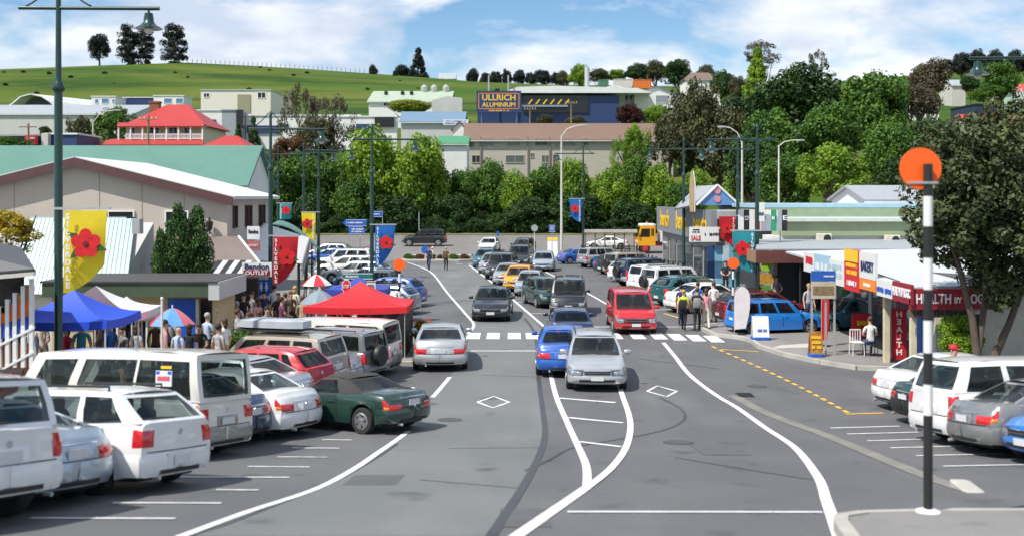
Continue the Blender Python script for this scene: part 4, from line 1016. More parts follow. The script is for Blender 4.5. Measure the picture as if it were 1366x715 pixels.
# picket-like white letters / fence between trees
wf = thing('white_fence', 'short white picket fence on the bank among the right hand trees', 'fence')
for i in range(12):
    p = at(1214 + i * 3.4, 146, 270); g = MB(); g.box(p.x - .24, p.x + .24, 270, 270.1, p.z - 3.0, p.z + 1.2 + .4 * (i % 3)); part('picket', g, WHITE, wf)
p0_, p1_ = at(1212, 143, 270.1), at(1254, 143, 270.1); g = MB(); g.box(p0_.x, p1_.x, 270.12, 270.2, p0_.z - .1, p0_.z + .05); part('rail', g, WHITE, wf)
# left mid-ground low shops with blue parapet and small signs
ns = flatb('blue_parapet_shop', 'low shop with dark blue parapet and pale block end before the warehouse', 'building', X(62, 140), X(102, 140), 140, 148, 3, Z(180, 140), M_NAVY, M_WHITEW)
g = MB(); g.box(X(55, 139), X(64, 139), 139.0, 139.9, 3, Z(178, 139)); part('block_end', g, M_BEIGE2, ns)
flatb('dark_shop', 'low dark shop with red and white sign before the warehouse', 'building', X(0, 139), X(50, 139), 139, 147, 3, Z(182, 139), M_DKWALL, M_GRYRF)
sign('shop_sign', 'small red and white sign on the low dark shop', 'sign', at(41.5, 187, 138.6), 1.7, 1.2, 0, M_REDS, [('~1', 0, .2, 1.1, .4, WTXT)], posts=(0,))
# ------------------------------------------------------------------ vehicles
# every kind: L, W, H, hood front z, cowl z, belt z, deck z, windscreen base x / top x, roof rear x, rear glass base x (x from centre, front +)
KIND = {
 'sedan':  dict(L=4.5, W=1.73, H=1.42, zs=[(-2.25,.86),(-2.12,.97),(-1.5,1.00),(-.9,.95),(.85,.92),(1.05,.93),(2.0,.77),(2.25,.66)], g=(1.12,.30,-.95,-1.62), R=.31, win=[(.14,.48),(.53,.90)], rear='sedan'),
 'coupe':  dict(L=4.4, W=1.74, H=1.35, zs=[(-2.2,.84),(-2.1,.96),(-1.5,.98),(-.9,.93),(.85,.89),(1.05,.90),(1.95,.73),(2.2,.63)], g=(1.10,.25,-.80,-1.70), R=.31, win=[(.16,.44),(.48,.90)], rear='sedan'),
 'hatch':  dict(L=3.85, W=1.67, H=1.48, zs=[(-1.92,.98),(-1.80,1.0),(-.9,.96),(.7,.93),(.95,.95),(1.7,.80),(1.92,.67)], g=(1.10,.38,-1.38,-1.80), R=.29, win=[(.10,.20),(.24,.54),(.58,.91)], rear='hatch'),
 'wagon':  dict(L=4.45, W=1.72, H=1.47, zs=[(-2.22,.98),(-2.1,1.0),(-.9,.95),(.8,.91),(1.0,.93),(1.95,.78),(2.22,.67)], g=(1.08,.30,-1.62,-2.10), R=.31, win=[(.08,.30),(.34,.60),(.64,.91)], rear='hatch', rails=1),
 'mpv':    dict(L=4.45, W=1.76, H=1.68, zs=[(-2.22,1.02),(-2.1,1.05),(-.9,1.02),(1.2,.98),(1.4,1.0),(2.05,.86),(2.22,.72)], g=(1.52,.70,-1.88,-2.12), R=.31, win=[(.06,.28),(.32,.58),(.62,.92)], rear='hatch'),
 'suv':    dict(L=4.55, W=1.80, H=1.74, zs=[(-2.27,1.08),(-2.18,1.12),(-.9,1.10),(.8,1.07),(.95,1.08),(2.05,.95),(2.27,.74)], g=(1.0,.45,-1.98,-2.16), R=.37, win=[(.07,.30),(.34,.61),(.65,.91)], rear='hatch', rails=1, gc=.33, clad=1),
 'offroad':dict(L=4.5, W=1.80, H=1.83, zs=[(-2.25,1.12),(-2.18,1.16),(-.9,1.14),(.8,1.12),(.9,1.12),(2.1,1.04),(2.25,.80)], g=(.92,.50,-2.06,-2.17), R=.39, win=[(.06,.30),(.34,.61),(.65,.91)], rear='hatch', rails=1, gc=.36, clad=1, spare=1),
 'van':    dict(L=4.75, W=1.72, H=1.98, zs=[(-2.37,1.02),(-2.32,1.06),(-1.0,1.06),(1.6,1.02),(1.85,1.02),(2.28,.88),(2.37,.66)], g=(2.12,1.52,-2.22,-2.33), R=.32, win=[(.04,.33),(.345,.66),(.71,.92)], rear='hatch', wf=.62),
 'smallvan':dict(L=4.2, W=1.65, H=1.72, zs=[(-2.1,.94),(-2.05,.98),(-1.0,.98),(1.4,.94),(1.6,.94),(2.0,.82),(2.1,.62)], g=(1.86,1.30,-1.96,-2.07), R=.30, win=[(.04,.33),(.36,.66),(.71,.92)], rear='hatch', wf=.60),
 'roadster':dict(L=3.97, W=1.68, H=1.23, zs=[(-1.98,.76),(-1.86,.86),(-1.3,.90),(-.7,.86),(.55,.80),(.75,.81),(1.7,.64),(1.98,.50)], g=(.72,.18,-.52,-1.12), R=.29, win=[(.36,.92)], rear='sedan', soft=1),
 'pickup': dict(L=4.9, W=1.74, H=1.66, zs=[(-2.45,.92),(-2.4,.95),(-.9,.95),(-.8,1.0),(1.0,1.0),(1.2,1.0),(2.2,.86),(2.45,.68)], g=(1.25,.62,-.62,-.82), R=.34, win=[(.10,.44),(.48,.90)], rear='sedan', gc=.3),
}
def lin(a, b, t): return a + (b - a) * t
def car_meshes(kind):
    K = KIND[kind]; L, W, H, Rw = K['L'], K['W'], K['H'], K['R']; gc = K.get('gc', .21); h = L / 2; w0 = W / 2
    xa0, xa1, xr1, xr0 = K['g']; zs = K['zs']; boxy = kind in ('suv', 'offroad', 'van', 'smallvan', 'mpv')
    fx, rx = h - (.80 if 'van' not in kind else K['wf'] + .12), -h + (.82 if kind != 'pickup' else 1.05)
    ar = Rw + .055
    def ztop(x): return lerp_tab(zs, x)
    def wid(x):
        t = max(0, (abs(x) - (h - .75)) / .75)
        k = (.13 if x > 0 else .10) * (.75 if boxy else 1)
        return w0 * (1 - k * t ** 2.2)
    def zbot(x):
        z = gc + (.04 if abs(x) > h - .35 else 0)
        for c in (fx, rx):
            d = abs(x - c)
            if d < ar: z = max(z, Rw + math.sqrt(ar * ar - d * d))
        return z
    cyk = .16 if not boxy else .09
    def warp(x, y, z):                                               # rounded nose and tail
        e = max(0, 1 - (h - abs(x)) / .36); u = (z - .50) / .40
        tail = x < 0 and K['rear'] == 'hatch'
        dx = (.03 if tail else .11) * e * min(1.3, u * u) + (cyk * .42 if tail else cyk) * e * (y / w0) ** 2
        return x - math.copysign(dx, x)
    xs = set([-h, -h + .04, -h + .12, -h + .3, h, h - .04, h - .12, h - .3] + [p[0] for p in zs])
    for c in (fx, rx):
        for i in range(13): xs.add(c + ar * math.cos(math.pi * i / 12))
        xs.add(c - ar - .003); xs.add(c + ar + .003)
    i = -h + .5
    while i < h: xs.add(i); i += .3
    xs = sorted(x for x in xs if -h <= x <= h)
    xs = [x for j, x in enumerate(xs) if j == 0 or x - xs[j-1] > .0025]
    ring = []
    for x in xs:
        zb, zt, w = zbot(x), ztop(x), wid(x)
        zb = min(zb, zt - .12)
        half = [(0, zb), (w - .10, zb), (w - .025, zb + .015), (w, max(zb + .03, lin(gc, zt, .50))), (w - .012, max(zb + .05, lin(gc, zt, .74))), (w - .035, zt - .055), (w - .085, zt - .008), (w - .17, zt + .008), (0, zt + .035 * min(1, (h - abs(x)) / .5 + .3))]
        pts = [(y, z) for y, z in half] + [(-y, z) for y, z in half[-2:0:-1]]
        row = []
        for y, z in pts:
            row.append((warp(x, y, z), y, z))
        ring.append(row)
    b = MB(); n = len(ring[0])
    vs = [p for r in ring for p in r]
    fs = [(i*n+j, i*n+(j+1) % n, (i+1)*n+(j+1) % n, (i+1)*n+j) for i in range(len(ring)-1) for j in range(n)]
    b.add(vs, fs)
    for r_ in (ring[0], ring[-1]):                                   # curved nose and tail faces
        xe = -h if r_ is ring[0] else h; NA = 8; rows_ = []
        for k_ in range(1, 8):
            y_, z_ = r_[k_][1], r_[k_][2]; cr = (r_[8][2] - z_) if k_ == 7 else 0
            rows_.append([(warp(xe, y_ * (1 - 2 * q / NA), z_ + cr * (1 - (1 - 2 * q / NA) ** 2)), y_ * (1 - 2 * q / NA), z_ + cr * (1 - (1 - 2 * q / NA) ** 2)) for q in range(NA + 1)])
        for ra, rb in zip(rows_, rows_[1:]):
            for q in range(NA): b.add([ra[q], ra[q+1], rb[q+1], rb[q]], [(0, 1, 2, 3)])
    out = [('body', b.mesh('body', 38), 'P', None)]
    def side(x, z, s=1, off=0.0):
        zt, w = ztop(x), wid(x); zz = [(gc, w - .025), (lin(gc, zt, .5), w), (lin(gc, zt, .74), w - .012), (zt - .055, w - .035), (zt, w - .08)]
        return (x, s * (lerp_tab(zz, z) + off), z)
    def lat(x, z):
        zt, w = ztop(x), wid(x); zz = [(gc, w - .025), (lin(gc, zt, .5), w), (lin(gc, zt, .74), w - .012), (zt - .055, w - .035), (zt, w - .08)]
        return lerp_tab(zz, z)
    def endp(sg, s_, z):
        """point of the outline at height z: s_ <= 0 runs across the end face (s_ = distance in from the corner), s_ > 0 back along the flank; sg +1 left, -1 right"""
        def f(front):
            xe = h if front else -h
            if s_ <= 0: y = max(0, lat(xe, z) + s_); return Vector((warp(xe, y, z), sg * y, z))
            x = xe - math.copysign(s_, xe); y = lat(x, z); return Vector((warp(x, y, z), sg * y, z))
        return f
    def lens(front, sg, s0, s1, zf0, zf1, off, ns=7, nz_=4):
        m = MB(); G = []
        for i in range(ns + 1):
            sv = lin(s0, s1, i / ns); x = (h - max(0, sv)) * (1 if front else -1); col_ = []
            for k_ in range(nz_ + 1): col_.append(endp(sg, sv, lin(zf0(sv, x), zf1(sv, x), k_ / nz_))(front))
            G.append(col_)
        c = Vector((0, 0, .6)); O = []
        for i in range(ns + 1):
            row = []
            for k_ in range(nz_ + 1):
                du = G[min(i+1, ns)][k_] - G[max(i-1, 0)][k_]; dv = G[i][min(k_+1, nz_)] - G[i][max(k_-1, 0)]
                nn = du.cross(dv); nn = nn.normalized() if nn.length > 1e-9 else Vector((1, 0, 0))
                if nn.dot(G[i][k_] - c) < 0: nn = -nn
                row.append(G[i][k_] + nn * (off if 0 < k_ < nz_ and 0 < i < ns else .001))
            O.append(row)
        for i in range(ns):
            for k_ in range(nz_): m.add([O[i][k_], O[i+1][k_], O[i+1][k_+1], O[i][k_+1]], [(0, 1, 2, 3)])
        return m
    def across(front, half, z0, z1, off, nm, m_at, wrap=0.0):
        m = MB(); n_ = 12; xe = h if front else -h
        for sg in (1, -1):
            mm_ = lens(front, sg, -half, wrap, lambda s_, x: z0, lambda s_, x: z1, off, 9, 4); m.add(mm_.v, mm_.f)
        out.append((nm, m.mesh(nm, 40), m_at, None))
    u = MB(); u.box(-h + .25, h - .25, -w0 + .24, w0 - .24, gc - .03, .62 if not boxy else .7)
    out.append(('underbody', u.mesh('underbody'), UNDER, None))
    # greenhouse as one frame with recessed panes
    wb = w0 - .075; wr = w0 - (.25 if not boxy else .17)
    if 'van' in kind: wr = w0 - .12
    zr = H - .05
    def S(s, t, sg):
        xb = lin(xr0, xa0, s); xt = lin(xr1, xa1, s)
        zb = ztop(xb) - .015
        fall = .05 * max(0, (abs(s - .5) - .3) / .2) ** 2
        z = lin(zb, zr - fall, t)
        y = lin(min(wb, wid(xb) - .05), wr, t) + .035 * math.sin(math.pi * min(1, t * .9))
        return Vector((lin(xb, xt, t), sg * y, z))
    def FR(s, t, front):                                             # windscreen / rear screen, s across
        e = 1.0 if front else 0.0
        a, c = S(e, t, 1), S(e, t, -1)
        p = a.lerp(c, s); bul = (1 - (2 * s - 1) ** 2) * (.10 if front else (.07 if not boxy else .03)) * (1 - .35 * t)
        p.x += bul if front else -bul
        return p
    frame = MB(); panes = []
    def patch(fn, ss, tt, glassy, nm, sub=3, inset=.012, flip=1):
        for i in range(len(ss) - 1):
            for j in range(len(tt) - 1):
                g = (i, j) in glassy
                tgt = MB() if g else frame
                nsub = sub if g else max(1, sub // 2)
                for a in range(nsub):
                    for c in range(2):
                        s0, s1 = lin(ss[i], ss[i+1], a/nsub), lin(ss[i], ss[i+1], (a+1)/nsub)
                        t0, t1 = lin(tt[j], tt[j+1], c/2), lin(tt[j], tt[j+1], (c+1)/2)
                        q = [fn(s0, t0), fn(s1, t0), fn(s1, t1), fn(s0, t1)]
                        if g: q = [p - Vector((p.x * .006, math.copysign(inset if abs(p.y) > .3 else 0, p.y), .002)) for p in q]
                        tgt.add(q, [(0, 1, 2, 3)])
                if g:
                    panes.append((nm, tgt.mesh(nm, 50)))
                    q = [fn(ss[i], tt[j]), fn(ss[i+1], tt[j]), fn(ss[i+1], tt[j+1]), fn(ss[i], tt[j+1])]
    sb = [0]
    for a, c in K['win']: sb += [a, c]
    sb.append(1)
    gl = {(2 * i + 1, 1) for i in range(len(K['win']))}
    for sg in (1, -1): patch(lambda s, t: S(s, t, sg), sb, [0, .05, .84, 1], gl, 'side_window')
    patch(lambda s, t: FR(s, t, True), [0, .05, .95, 1], [0, .03, .93, 1], {(1, 1)}, 'windscreen', 6, 0)
    rt = [0, .10, .88, 1] if boxy or K['rear'] == 'hatch' else [0, .05, .90, 1]
    patch(lambda s, t: FR(s, t, False), [0, .07, .93, 1], rt, {(1, 1)}, 'rear_window', 6, 0)
    N = 6
    for i in range(N):
        for j in range(N):
            def rp(a, c):
                p1 = S(a / N, 1, 1); p2 = S(a / N, 1, -1); p = p1.lerp(p2, c / N)
                e = (1 - (2 * c / N - 1) ** 2)
                p.z += .05 * e * (1 if 0 < a < N else .75)
                if a == N: p.x += .10 * .65 * e
                if a == 0: p.x -= (.07 if not boxy else .03) * .65 * e
                return p
            frame.add([rp(i, j), rp(i, j+1), rp(i+1, j+1), rp(i+1, j)], [(0, 1, 2, 3)])
    out.append(('roof', frame.mesh('roof', 40), 'S' if K.get('soft') else 'P', None))
    for nm, me in panes: out.append((nm, me, GLASS, None))
    # door panels with a dark seam round them
    dspans = []
    if len(K['win']) >= 2 or kind == 'roadster':
        lo = rx + ar + .03 if 'van' not in kind else rx + ar + .05
        hi = fx - ar - .04 if 'van' not in kind else min(xa0 - .12, h - .6)
        if 'van' in kind: dspans = [(lo + .9, lin(lo, hi, .62)), (fx + ar * .2, h - .32)] if False else [(lo + .75, fx - ar - .03)]
        elif kind in ('coupe', 'roadster', 'pickup'): dspans = [(max(lo, fx - ar - 1.28), hi)]
        else: dspans = [(max(lo, hi - 1.98), hi - 1.0), (hi - .985, hi)]
    for sg in (1, -1):
        for x0, x1 in dspans:
            for nm, o, sh, mm in (('door_seam', .003, 0, UNDER), ('door', .007, .013, 'P')):
                d = MB(); X = [lin(x0 + sh, x1 - sh, i / 5) for i in range(6)]
                for i in range(5):
                    for j in range(5):
                        q = []
                        for a, c in ((i, j), (i+1, j), (i+1, j+1), (i, j+1)):
                            zt = ztop(X[a]) - .03; z = lin(gc + .09 + sh, zt - sh, c / 5)
                            q.append(side(X[a], z, sg, o))
                        d.add(q, [(0, 1, 2, 3)])
                out.append((nm, d.mesh(nm, 40), mm, None))
            hx = x0 + .16; zz = ztop(hx) - .17
            hb = MB(); p = side(hx, zz, sg, .015); hb.bbox(p[0], p[1], p[2], .19, .035, .035, .3)
            out.append(('handle', hb.mesh('handle', 40), 'PD', 'door'))
    # wheels
    ty = MB(); wy = .19 if Rw < .33 else .23
    ty.lathe([(Rw * .60, -wy/2), (Rw * .93, -wy/2), (Rw, -wy*.33), (Rw, wy*.33), (Rw * .93, wy/2), (Rw * .60, wy/2)], 20, axis='y')
    tm = ty.mesh('wheel', 40)
    rm = MB(); rr = Rw * .63
    rm.lathe([(rr, -.05), (rr, .0), (rr - .03, .012), (rr - .035, -.03)], 20, axis='y'); rm.lathe([(.07, -.02), (.07, .02), (.04, .03)], 10, axis='y')
    ns = 5 if kind not in ('van', 'smallvan', 'hatch') else 7
    for k_ in range(ns):
        t = 2 * math.pi * k_ / ns; d = Vector((math.cos(t), 0, math.sin(t))); q = Vector((-math.sin(t), 0, math.cos(t))) * (.045 if ns == 5 else .035)
        a, c = d * .05, d * (rr - .02); rm.prism([a - q, c - q * 1.2, c + q * 1.2, a + q], (0, .016, 0))
    rmm = rm.mesh('rim', 30)
    dk = MB(); dk.lathe([(rr - .03, -.052), (rr - .03, -.045)], 16, axis='y')
    out.append(('WHEELS', (tm, rmm, fx, rx, w0 - wy / 2 + .005, Rw, wy), None, None))
    # lamps, grille, plates, mirrors, bumpers
    ze_f, ze_r = ztop(h), ztop(-h); we = lat(h, ze_f - .1)
    for sg in (1, -1):
        hh_ = .15 if not boxy else .19
        m_ = lens(True, sg, -.30, .30, lambda s_, x: ztop(x) - .05 - hh_ + .03 * max(0, s_), lambda s_, x: ztop(x) - .045 - .10 * max(0, s_ - .1), .012)
        out.append(('headlight', m_.mesh('headlight', 50), HEADL, None))
        m_ = lens(True, sg, -.325, .325, lambda s_, x: ztop(x) - .05 - hh_ + .03 * max(0, s_) - .022, lambda s_, x: ztop(x) - .03 - .10 * max(0, s_ - .1), .006)
        out.append(('headlight_surround', m_.mesh('headlight_surround', 50), BLACK, None))
        m_ = MB()
        for sv in (-.20, -.06):
            p_ = endp(sg, sv, ztop(h) - .05 - hh_ * .5)(True); m_.ell((p_.x + .004, p_.y, p_.z), (.018, .042, .042), 10, 6)
        out.append(('bulb_reflector', m_.mesh('bulb_reflector', 60), CHROME, None))
        if K['rear'] == 'hatch':
            if 'van' in kind: m_ = lens(False, sg, -.26, .10, lambda s_, x: .70, lambda s_, x: .92, .012)
            elif boxy: m_ = lens(False, sg, -.15, .13, lambda s_, x: .74, lambda s_, x: ztop(x) - .06, .012)
            else: m_ = lens(False, sg, -.22, .16, lambda s_, x: .66, lambda s_, x: ztop(x) - .09, .012)
        else: m_ = lens(False, sg, -.34, .20, lambda s_, x: ztop(x) - .25 + .02 * max(0, s_), lambda s_, x: ztop(x) - .10, .012)
        out.append(('taillight', m_.mesh('taillight', 50), TAILL, None))
        if K['rear'] == 'sedan' or kind == 'van':
            zz_ = (ze_r - .21, ze_r - .13) if kind != 'van' else (.93, 1.0)
            m_ = lens(False, sg, -.02, .16, lambda s_, x: zz_[0], lambda s_, x: zz_[1], .018, 4, 3)
            out.append(('indicator', m_.mesh('indicator', 50), AMBER, None))
        m_ = MB(); mx_, mz_ = lin(xa0, xa1, .12) - .05, ztop(xa0) + .08
        m_.bbox(mx_, sg * (w0 + .085), mz_, .10, .20, .14, .4, sg * .12); m_.box(mx_ - .03, mx_ + .03, sg * (w0 - .06) - .03, sg * (w0 - .06) + .06 * sg + .03, mz_ - .06, mz_ - .02)
        out.append(('mirror', m_.mesh('mirror', 50), 'PD', None))
    def mid(front, half, z0, z1, off, nm, m_at):                     # panel across the middle of the nose or tail
        m = MB(); N_ = 8; xe = h if front else -h; sgx = 1 if front else -1
        for q in range(N_):
            for z_a, z_b, o_a, o_b in ((z0, z0 + .008, 0, off), (z0 + .008, z1 - .008, off, off), (z1 - .008, z1, off, 0)):
                ya, yb = lin(-half, half, q / N_), lin(-half, half, (q + 1) / N_)
                m.add([(warp(xe, ya, z_a) + sgx * o_a, ya, z_a), (warp(xe, yb, z_a) + sgx * o_a, yb, z_a), (warp(xe, yb, z_b) + sgx * o_b, yb, z_b), (warp(xe, ya, z_b) + sgx * o_b, ya, z_b)], [(0, 1, 2, 3)])
        out.append((nm, m.mesh(nm, 40), m_at, None))
    gz1 = ze_f - .06; gz0 = gz1 - (.10 if not boxy else .17)
    mid(True, we - .36, gz0, gz1, .012, 'grille', BLACK); mid(True, we - .37, (gz0 + gz1) / 2 - .012, (gz0 + gz1) / 2 + .012, .024, 'grille_bar', CHROME); mid(True, we - .35, gz1 - .005, gz1 + .02, .02, 'grille_surround', CHROME)
    across(True, we, gc + .05, min(gz0 - .03, gc + .38), .028, 'bumper', 'B', .42)
    mid(True, we - .22, gc + .08, gc + .17, .036, 'lower_intake', BLACK)
    pz = gc + .14; xe_ = warp(h, 0, pz) + .034; m_ = MB(); m_.box(xe_, xe_ + .012, -.18, .18, pz, pz + .12); out.append(('number_plate', m_.mesh('number_plate'), PLATE, None))
    bz1 = gc + .36
    across(False, we, gc + .05, bz1, .030, 'bumper', 'B', .42)
    mid(False, we - .30, gc + .06, gc + .13, .040, 'lower_valance', BLACK)
    rz_ = bz1 + .05 if K['rear'] == 'sedan' or boxy else bz1 - .18
    xe_ = warp(-h, 0, rz_ + .06) - (.012 if rz_ > bz1 else .042); mid(False, .30, rz_ - .03, rz_ + .16, .006 if rz_ > bz1 else .034, 'plate_recess', 'B')
    m_ = MB(); m_.box(xe_ - .012, xe_, -.18, .18, rz_, rz_ + .12); out.append(('number_plate', m_.mesh('number_plate'), PLATE, None))
    mid(False, we - .06, bz1 + .012, bz1 + .028, .006, 'boot_seam', UNDER)
    if K['rear'] == 'sedan': mid(False, .42, rz_ + .165, rz_ + .185, .012, 'boot_trim', CHROME)
    zb_ = ze_r - .14; xb_ = warp(-h, 0, zb_); m_ = MB(); m_.lathe([(.01, xb_ - .016), (.045, xb_ - .016), (.05, xb_ + .02)], 12, (0, 0, zb_), 'x'); out.append(('badge', m_.mesh('badge', 40), CHROME, None))
    if K.get('rails'):
        for sg in (1, -1):
            m_ = MB(); a, c = S(.12, 1, sg), S(.88, 1, sg); o = Vector((0, -sg * .05, .065))
            m_.tube([a + Vector((0, -sg * .05, 0)), a + o, c + o, c + Vector((0, -sg * .05, 0))], .018, 6); out.append(('roof_rail', m_.mesh('roof_rail', 50), DARKSTEEL, None))
    if K.get('clad'):
        for sg in (1, -1):
            m_ = MB(); m_.box(rx + ar + .01, fx - ar - .01, sg * w0 - .02, sg * w0 + .012, gc - .02, gc + .13); out.append(('sill_cladding', m_.mesh('sill_cladding'), 'PD', None))
    if K.get('spare'):
        m_ = MB(); m_.lathe([(.12, -h - .24), (.33, -h - .25), (.37, -h - .20), (.37, -h - .08), (.30, -h - .03)], 18, (0, .1, .98), 'x'); out.append(('spare_wheel', m_.mesh('spare_wheel', 40), BLACK, None))
    if kind == 'pickup':
        m_ = MB(); m_.box(-h + .08, xr0 - .06, -w0 + .12, w0 - .12, .955, .975); out.append(('cargo_bed', m_.mesh('cargo_bed'), BLACK, None))
    if K['rear'] == 'hatch':
        m_ = MB(); m_.tube([S(.0, .12, 1).lerp(S(0, .12, -1), .5) + Vector((-.06, 0, 0)), S(.0, .16, 1).lerp(S(0, .16, -1), .15) + Vector((-.05, 0, .0))], .012, 5); out.append(('wiper', m_.mesh('wiper'), BLACK, None))
    # seats seen through the glass, boot seam and badge
    m_ = MB(); sb0 = ztop(0) - .25
    for xs_, n_ in ((lin(xa0, xr0, .42), 2), (lin(xa0, xr0, .72), 3)):
        if kind == 'roadster' and n_ == 3 or (kind == 'pickup' and n_ == 3): continue
        for q in range(n_):
            yy = (q - (n_ - 1) / 2) * (W * .42 if n_ == 2 else W * .27)
            m_.bbox(xs_, yy, sb0 + (H - sb0) * .26, .14, .46 if n_ == 2 else .36, (H - sb0) * .62, .3); m_.bbox(xs_ - .02, yy, sb0 + (H - sb0) * .66, .09, .24, .18, .35)
    m_.bbox(xa0 - .12, 0, ztop(xa0) + .02, .3, W * .8, .10, .3); out.append(('seats', m_.mesh('seats', 40), mat('car_interior', (.035, .034, .033), .8, var=.2), None))
    m_ = MB(); m_.tube([(-h + .1, .45, gc + .02), (-h - .02, .45, gc + .02)], .03, 8); out.append(('exhaust', m_.mesh('exhaust', 40), GALV, None))
    for k_ in (.1, -.45):
        m_ = MB(); a, c = FR(.5 - k_, .05, True), FR(.85 - k_ * .75 - .25, .10, True); m_.tube([a + Vector((.02, 0, .012)), c + Vector((.02, 0, .012))], .010, 5); out.append(('wiper', m_.mesh('wiper'), BLACK, None))
    return out
CM = {}
DSEAM = UNDER
def car(name, label, kind, pos, heading, P, cat='car', PD=None, B=None, ref='r', group=None, scale=1.0, soft=None, door_open=False):
    """pos = ground point under the rear bumper centre (ref r), front bumper centre (f) or middle (c); heading in degrees, 0 = +x"""
    if kind not in CM: CM[kind] = car_meshes(kind)
    K = KIND[kind]; a = R(heading); d = Vector((math.cos(a), math.sin(a), 0))
    c = Vector((pos[0], pos[1], 0)) + d * (K['L'] / 2 * scale * (1 if ref == 'r' else (-1 if ref == 'f' else 0)))
    hl = K['L'] * .32 * scale
    zf, zb = gz(0, c.y + d.y * hl), gz(0, c.y - d.y * hl)
    lv = Vector((-d.y, d.x, 0)); zl, zr_ = gz(0, c.y + lv.y * .7), gz(0, c.y - lv.y * .7)
    fw = Vector((d.x, d.y, (zf - zb) / (2 * hl))).normalized(); lf = Vector((lv.x, lv.y, (zl - zr_) / 1.4)).normalized(); up = fw.cross(lf).normalized(); lf = up.cross(fw)
    root = thing(name, label, cat, (0, 0, 0), 0, group)
    root.matrix_world = Matrix.Translation((c.x, c.y, (zf + zb) / 2)) @ Matrix((fw, lf, up)).transposed().to_4x4()
    root.scale = (scale,) * 3
    B = B or P; PD = PD or P; last = None
    for nm, me, m, par in CM[kind]:
        if nm == 'WHEELS':
            tm, rmm, fx, rx, wy, Rw, ww = me
            for x in (fx, rx):
                for sg in (1, -1):
                    wo = obj('wheel', tm, RUBBER, root, (x, sg * wy, Rw), (0, 0, 0 if sg > 0 else math.pi))
                    obj('rim', rmm, RIM, wo, (0, ww / 2 + .003, 0))
            continue
        mm = {'P': P, 'PD': PD, 'B': B, 'S': soft or P}.get(m, m) if isinstance(m, str) else m
        o = obj(nm, me, mm, last if par else root)
        if nm == 'door': last = o
    return root
PW = paint('white', (.74, .74, .73)); PSIL = paint('silver', (.52, .53, .54), .55); PSB = paint('silver_blue', (.42, .49, .56), .45)
PBLK = paint('black', (.012, .012, .014)); PRED = paint('red', (.50, .012, .018)); PGRN = paint('dark_green', (.012, .040, .030)); PTEAL = paint('teal', (.015, .115, .115), .2)
PYEL = paint('yellow', (.80, .34, .008)); PBLU = paint('blue', (.015, .10, .42)); PDBL = paint('dark_blue', (.012, .028, .085)); PCRM = paint('champagne', (.50, .45, .36), .4)
PGRY = paint('grey', (.26, .265, .26), .5); PMAR = paint('maroon', (.13, .015, .02)); PBB = paint('bright_blue', (.02, .20, .60)); PDG = paint('charcoal', (.04, .045, .05), .3)
PIVO = paint('ivory', (.70, .68, .62)); PBAND = paint('pewter', (.30, .29, .27), .4)
PTLB = paint('steel_teal', (.04, .16, .22), .3)

def corner(px, py, kind, heading, which):
    """rear-centre ground point for a car whose given rear corner stands over photo pixel (px, py)"""
    p = gp(px, py); K = KIND[kind]; a = R(heading); lv = Vector((-math.sin(a), math.cos(a), 0)) * (K['W'] / 2 * .93)
    return p + (lv if which == 'right' else -lv)

HL = 160
# left hand angle parks, nearest first (rear ends face the road)
car('estate_car', 'white tall estate car with dark rear glass parked beside the silver blue hatchback', 'suv', corner(82, 692, 'suv', HL, 'right'), HL, PW)
car('hatchback', 'rounded silver blue hatchback parked between the two white estate cars', 'coupe', corner(160, 666, 'coupe', HL, 'right'), HL, PSB)
im = car('estate_car', 'white low estate car with roof rails parked in front of the ivory van', 'wagon', corner(284, 645, 'wagon', HL, 'right'), HL, PW)
v1 = car('van', 'long ivory van with blue and red sticker on its dark side window', 'van', corner(338, 604, 'van', HL-2, 'right'), HL - 2, PIVO, 'van', B=PBAND)
car('sedan', 'dark blue sedan half hidden between ivory van and white sedan', 'sedan', corner(371, 588, 'sedan', HL, 'right'), HL, PDBL)
car('sedan', 'white sedan parked next to the dark blue sedan, red rear lights', 'sedan', corner(437, 577, 'sedan', HL - 2, 'right'), HL - 2, PW)
car('sedan', 'pale silver sedan parked behind the white sedan with red lights', 'sedan', corner(428, 548, 'sedan', HL, 'right'), HL, PSIL)
car('hatchback', 'bright red hatchback parked beside the pale silver sedan', 'hatch', corner(450, 533, 'hatch', HL, 'right'), HL, PRED)
bx_ = car('four_wheel_drive', 'champagne four wheel drive with a grey roof box', 'suv', corner(470, 520, 'suv', HL + 2, 'right'), HL + 2, PCRM, scale=.97)
car('sedan', 'silver sedan with blue tinted glass parked beside the champagne four wheel drive', 'sedan', corner(497, 512, 'sedan', HL - 4, 'right'), HL - 4, PSIL)
car('four_wheel_drive', 'grey four wheel drive with spare wheel on its tail beside the market', 'offroad', corner(524, 505, 'offroad', HL - 4, 'right'), HL - 4, PGRY, scale=.86)
car('van', 'silver grey van parked in front of the red gazebo', 'smallvan', corner(538, 494, 'smallvan', HL + 6, 'right'), HL + 6, PIVO, 'van', B=PBAND)
SOFT = mat('soft_top_fabric', (.045, .042, .040), .85, var=.15)
car('convertible', 'dark green convertible with black soft top reversing across the road line', 'roadster', corner(581, 571, 'roadster', 148, 'right'), 148, PGRN, soft=SOFT)
car('coupe', 'silver coupe driving away towards the zebra crossing', 'coupe', gp(587, 497), 93, PSIL)
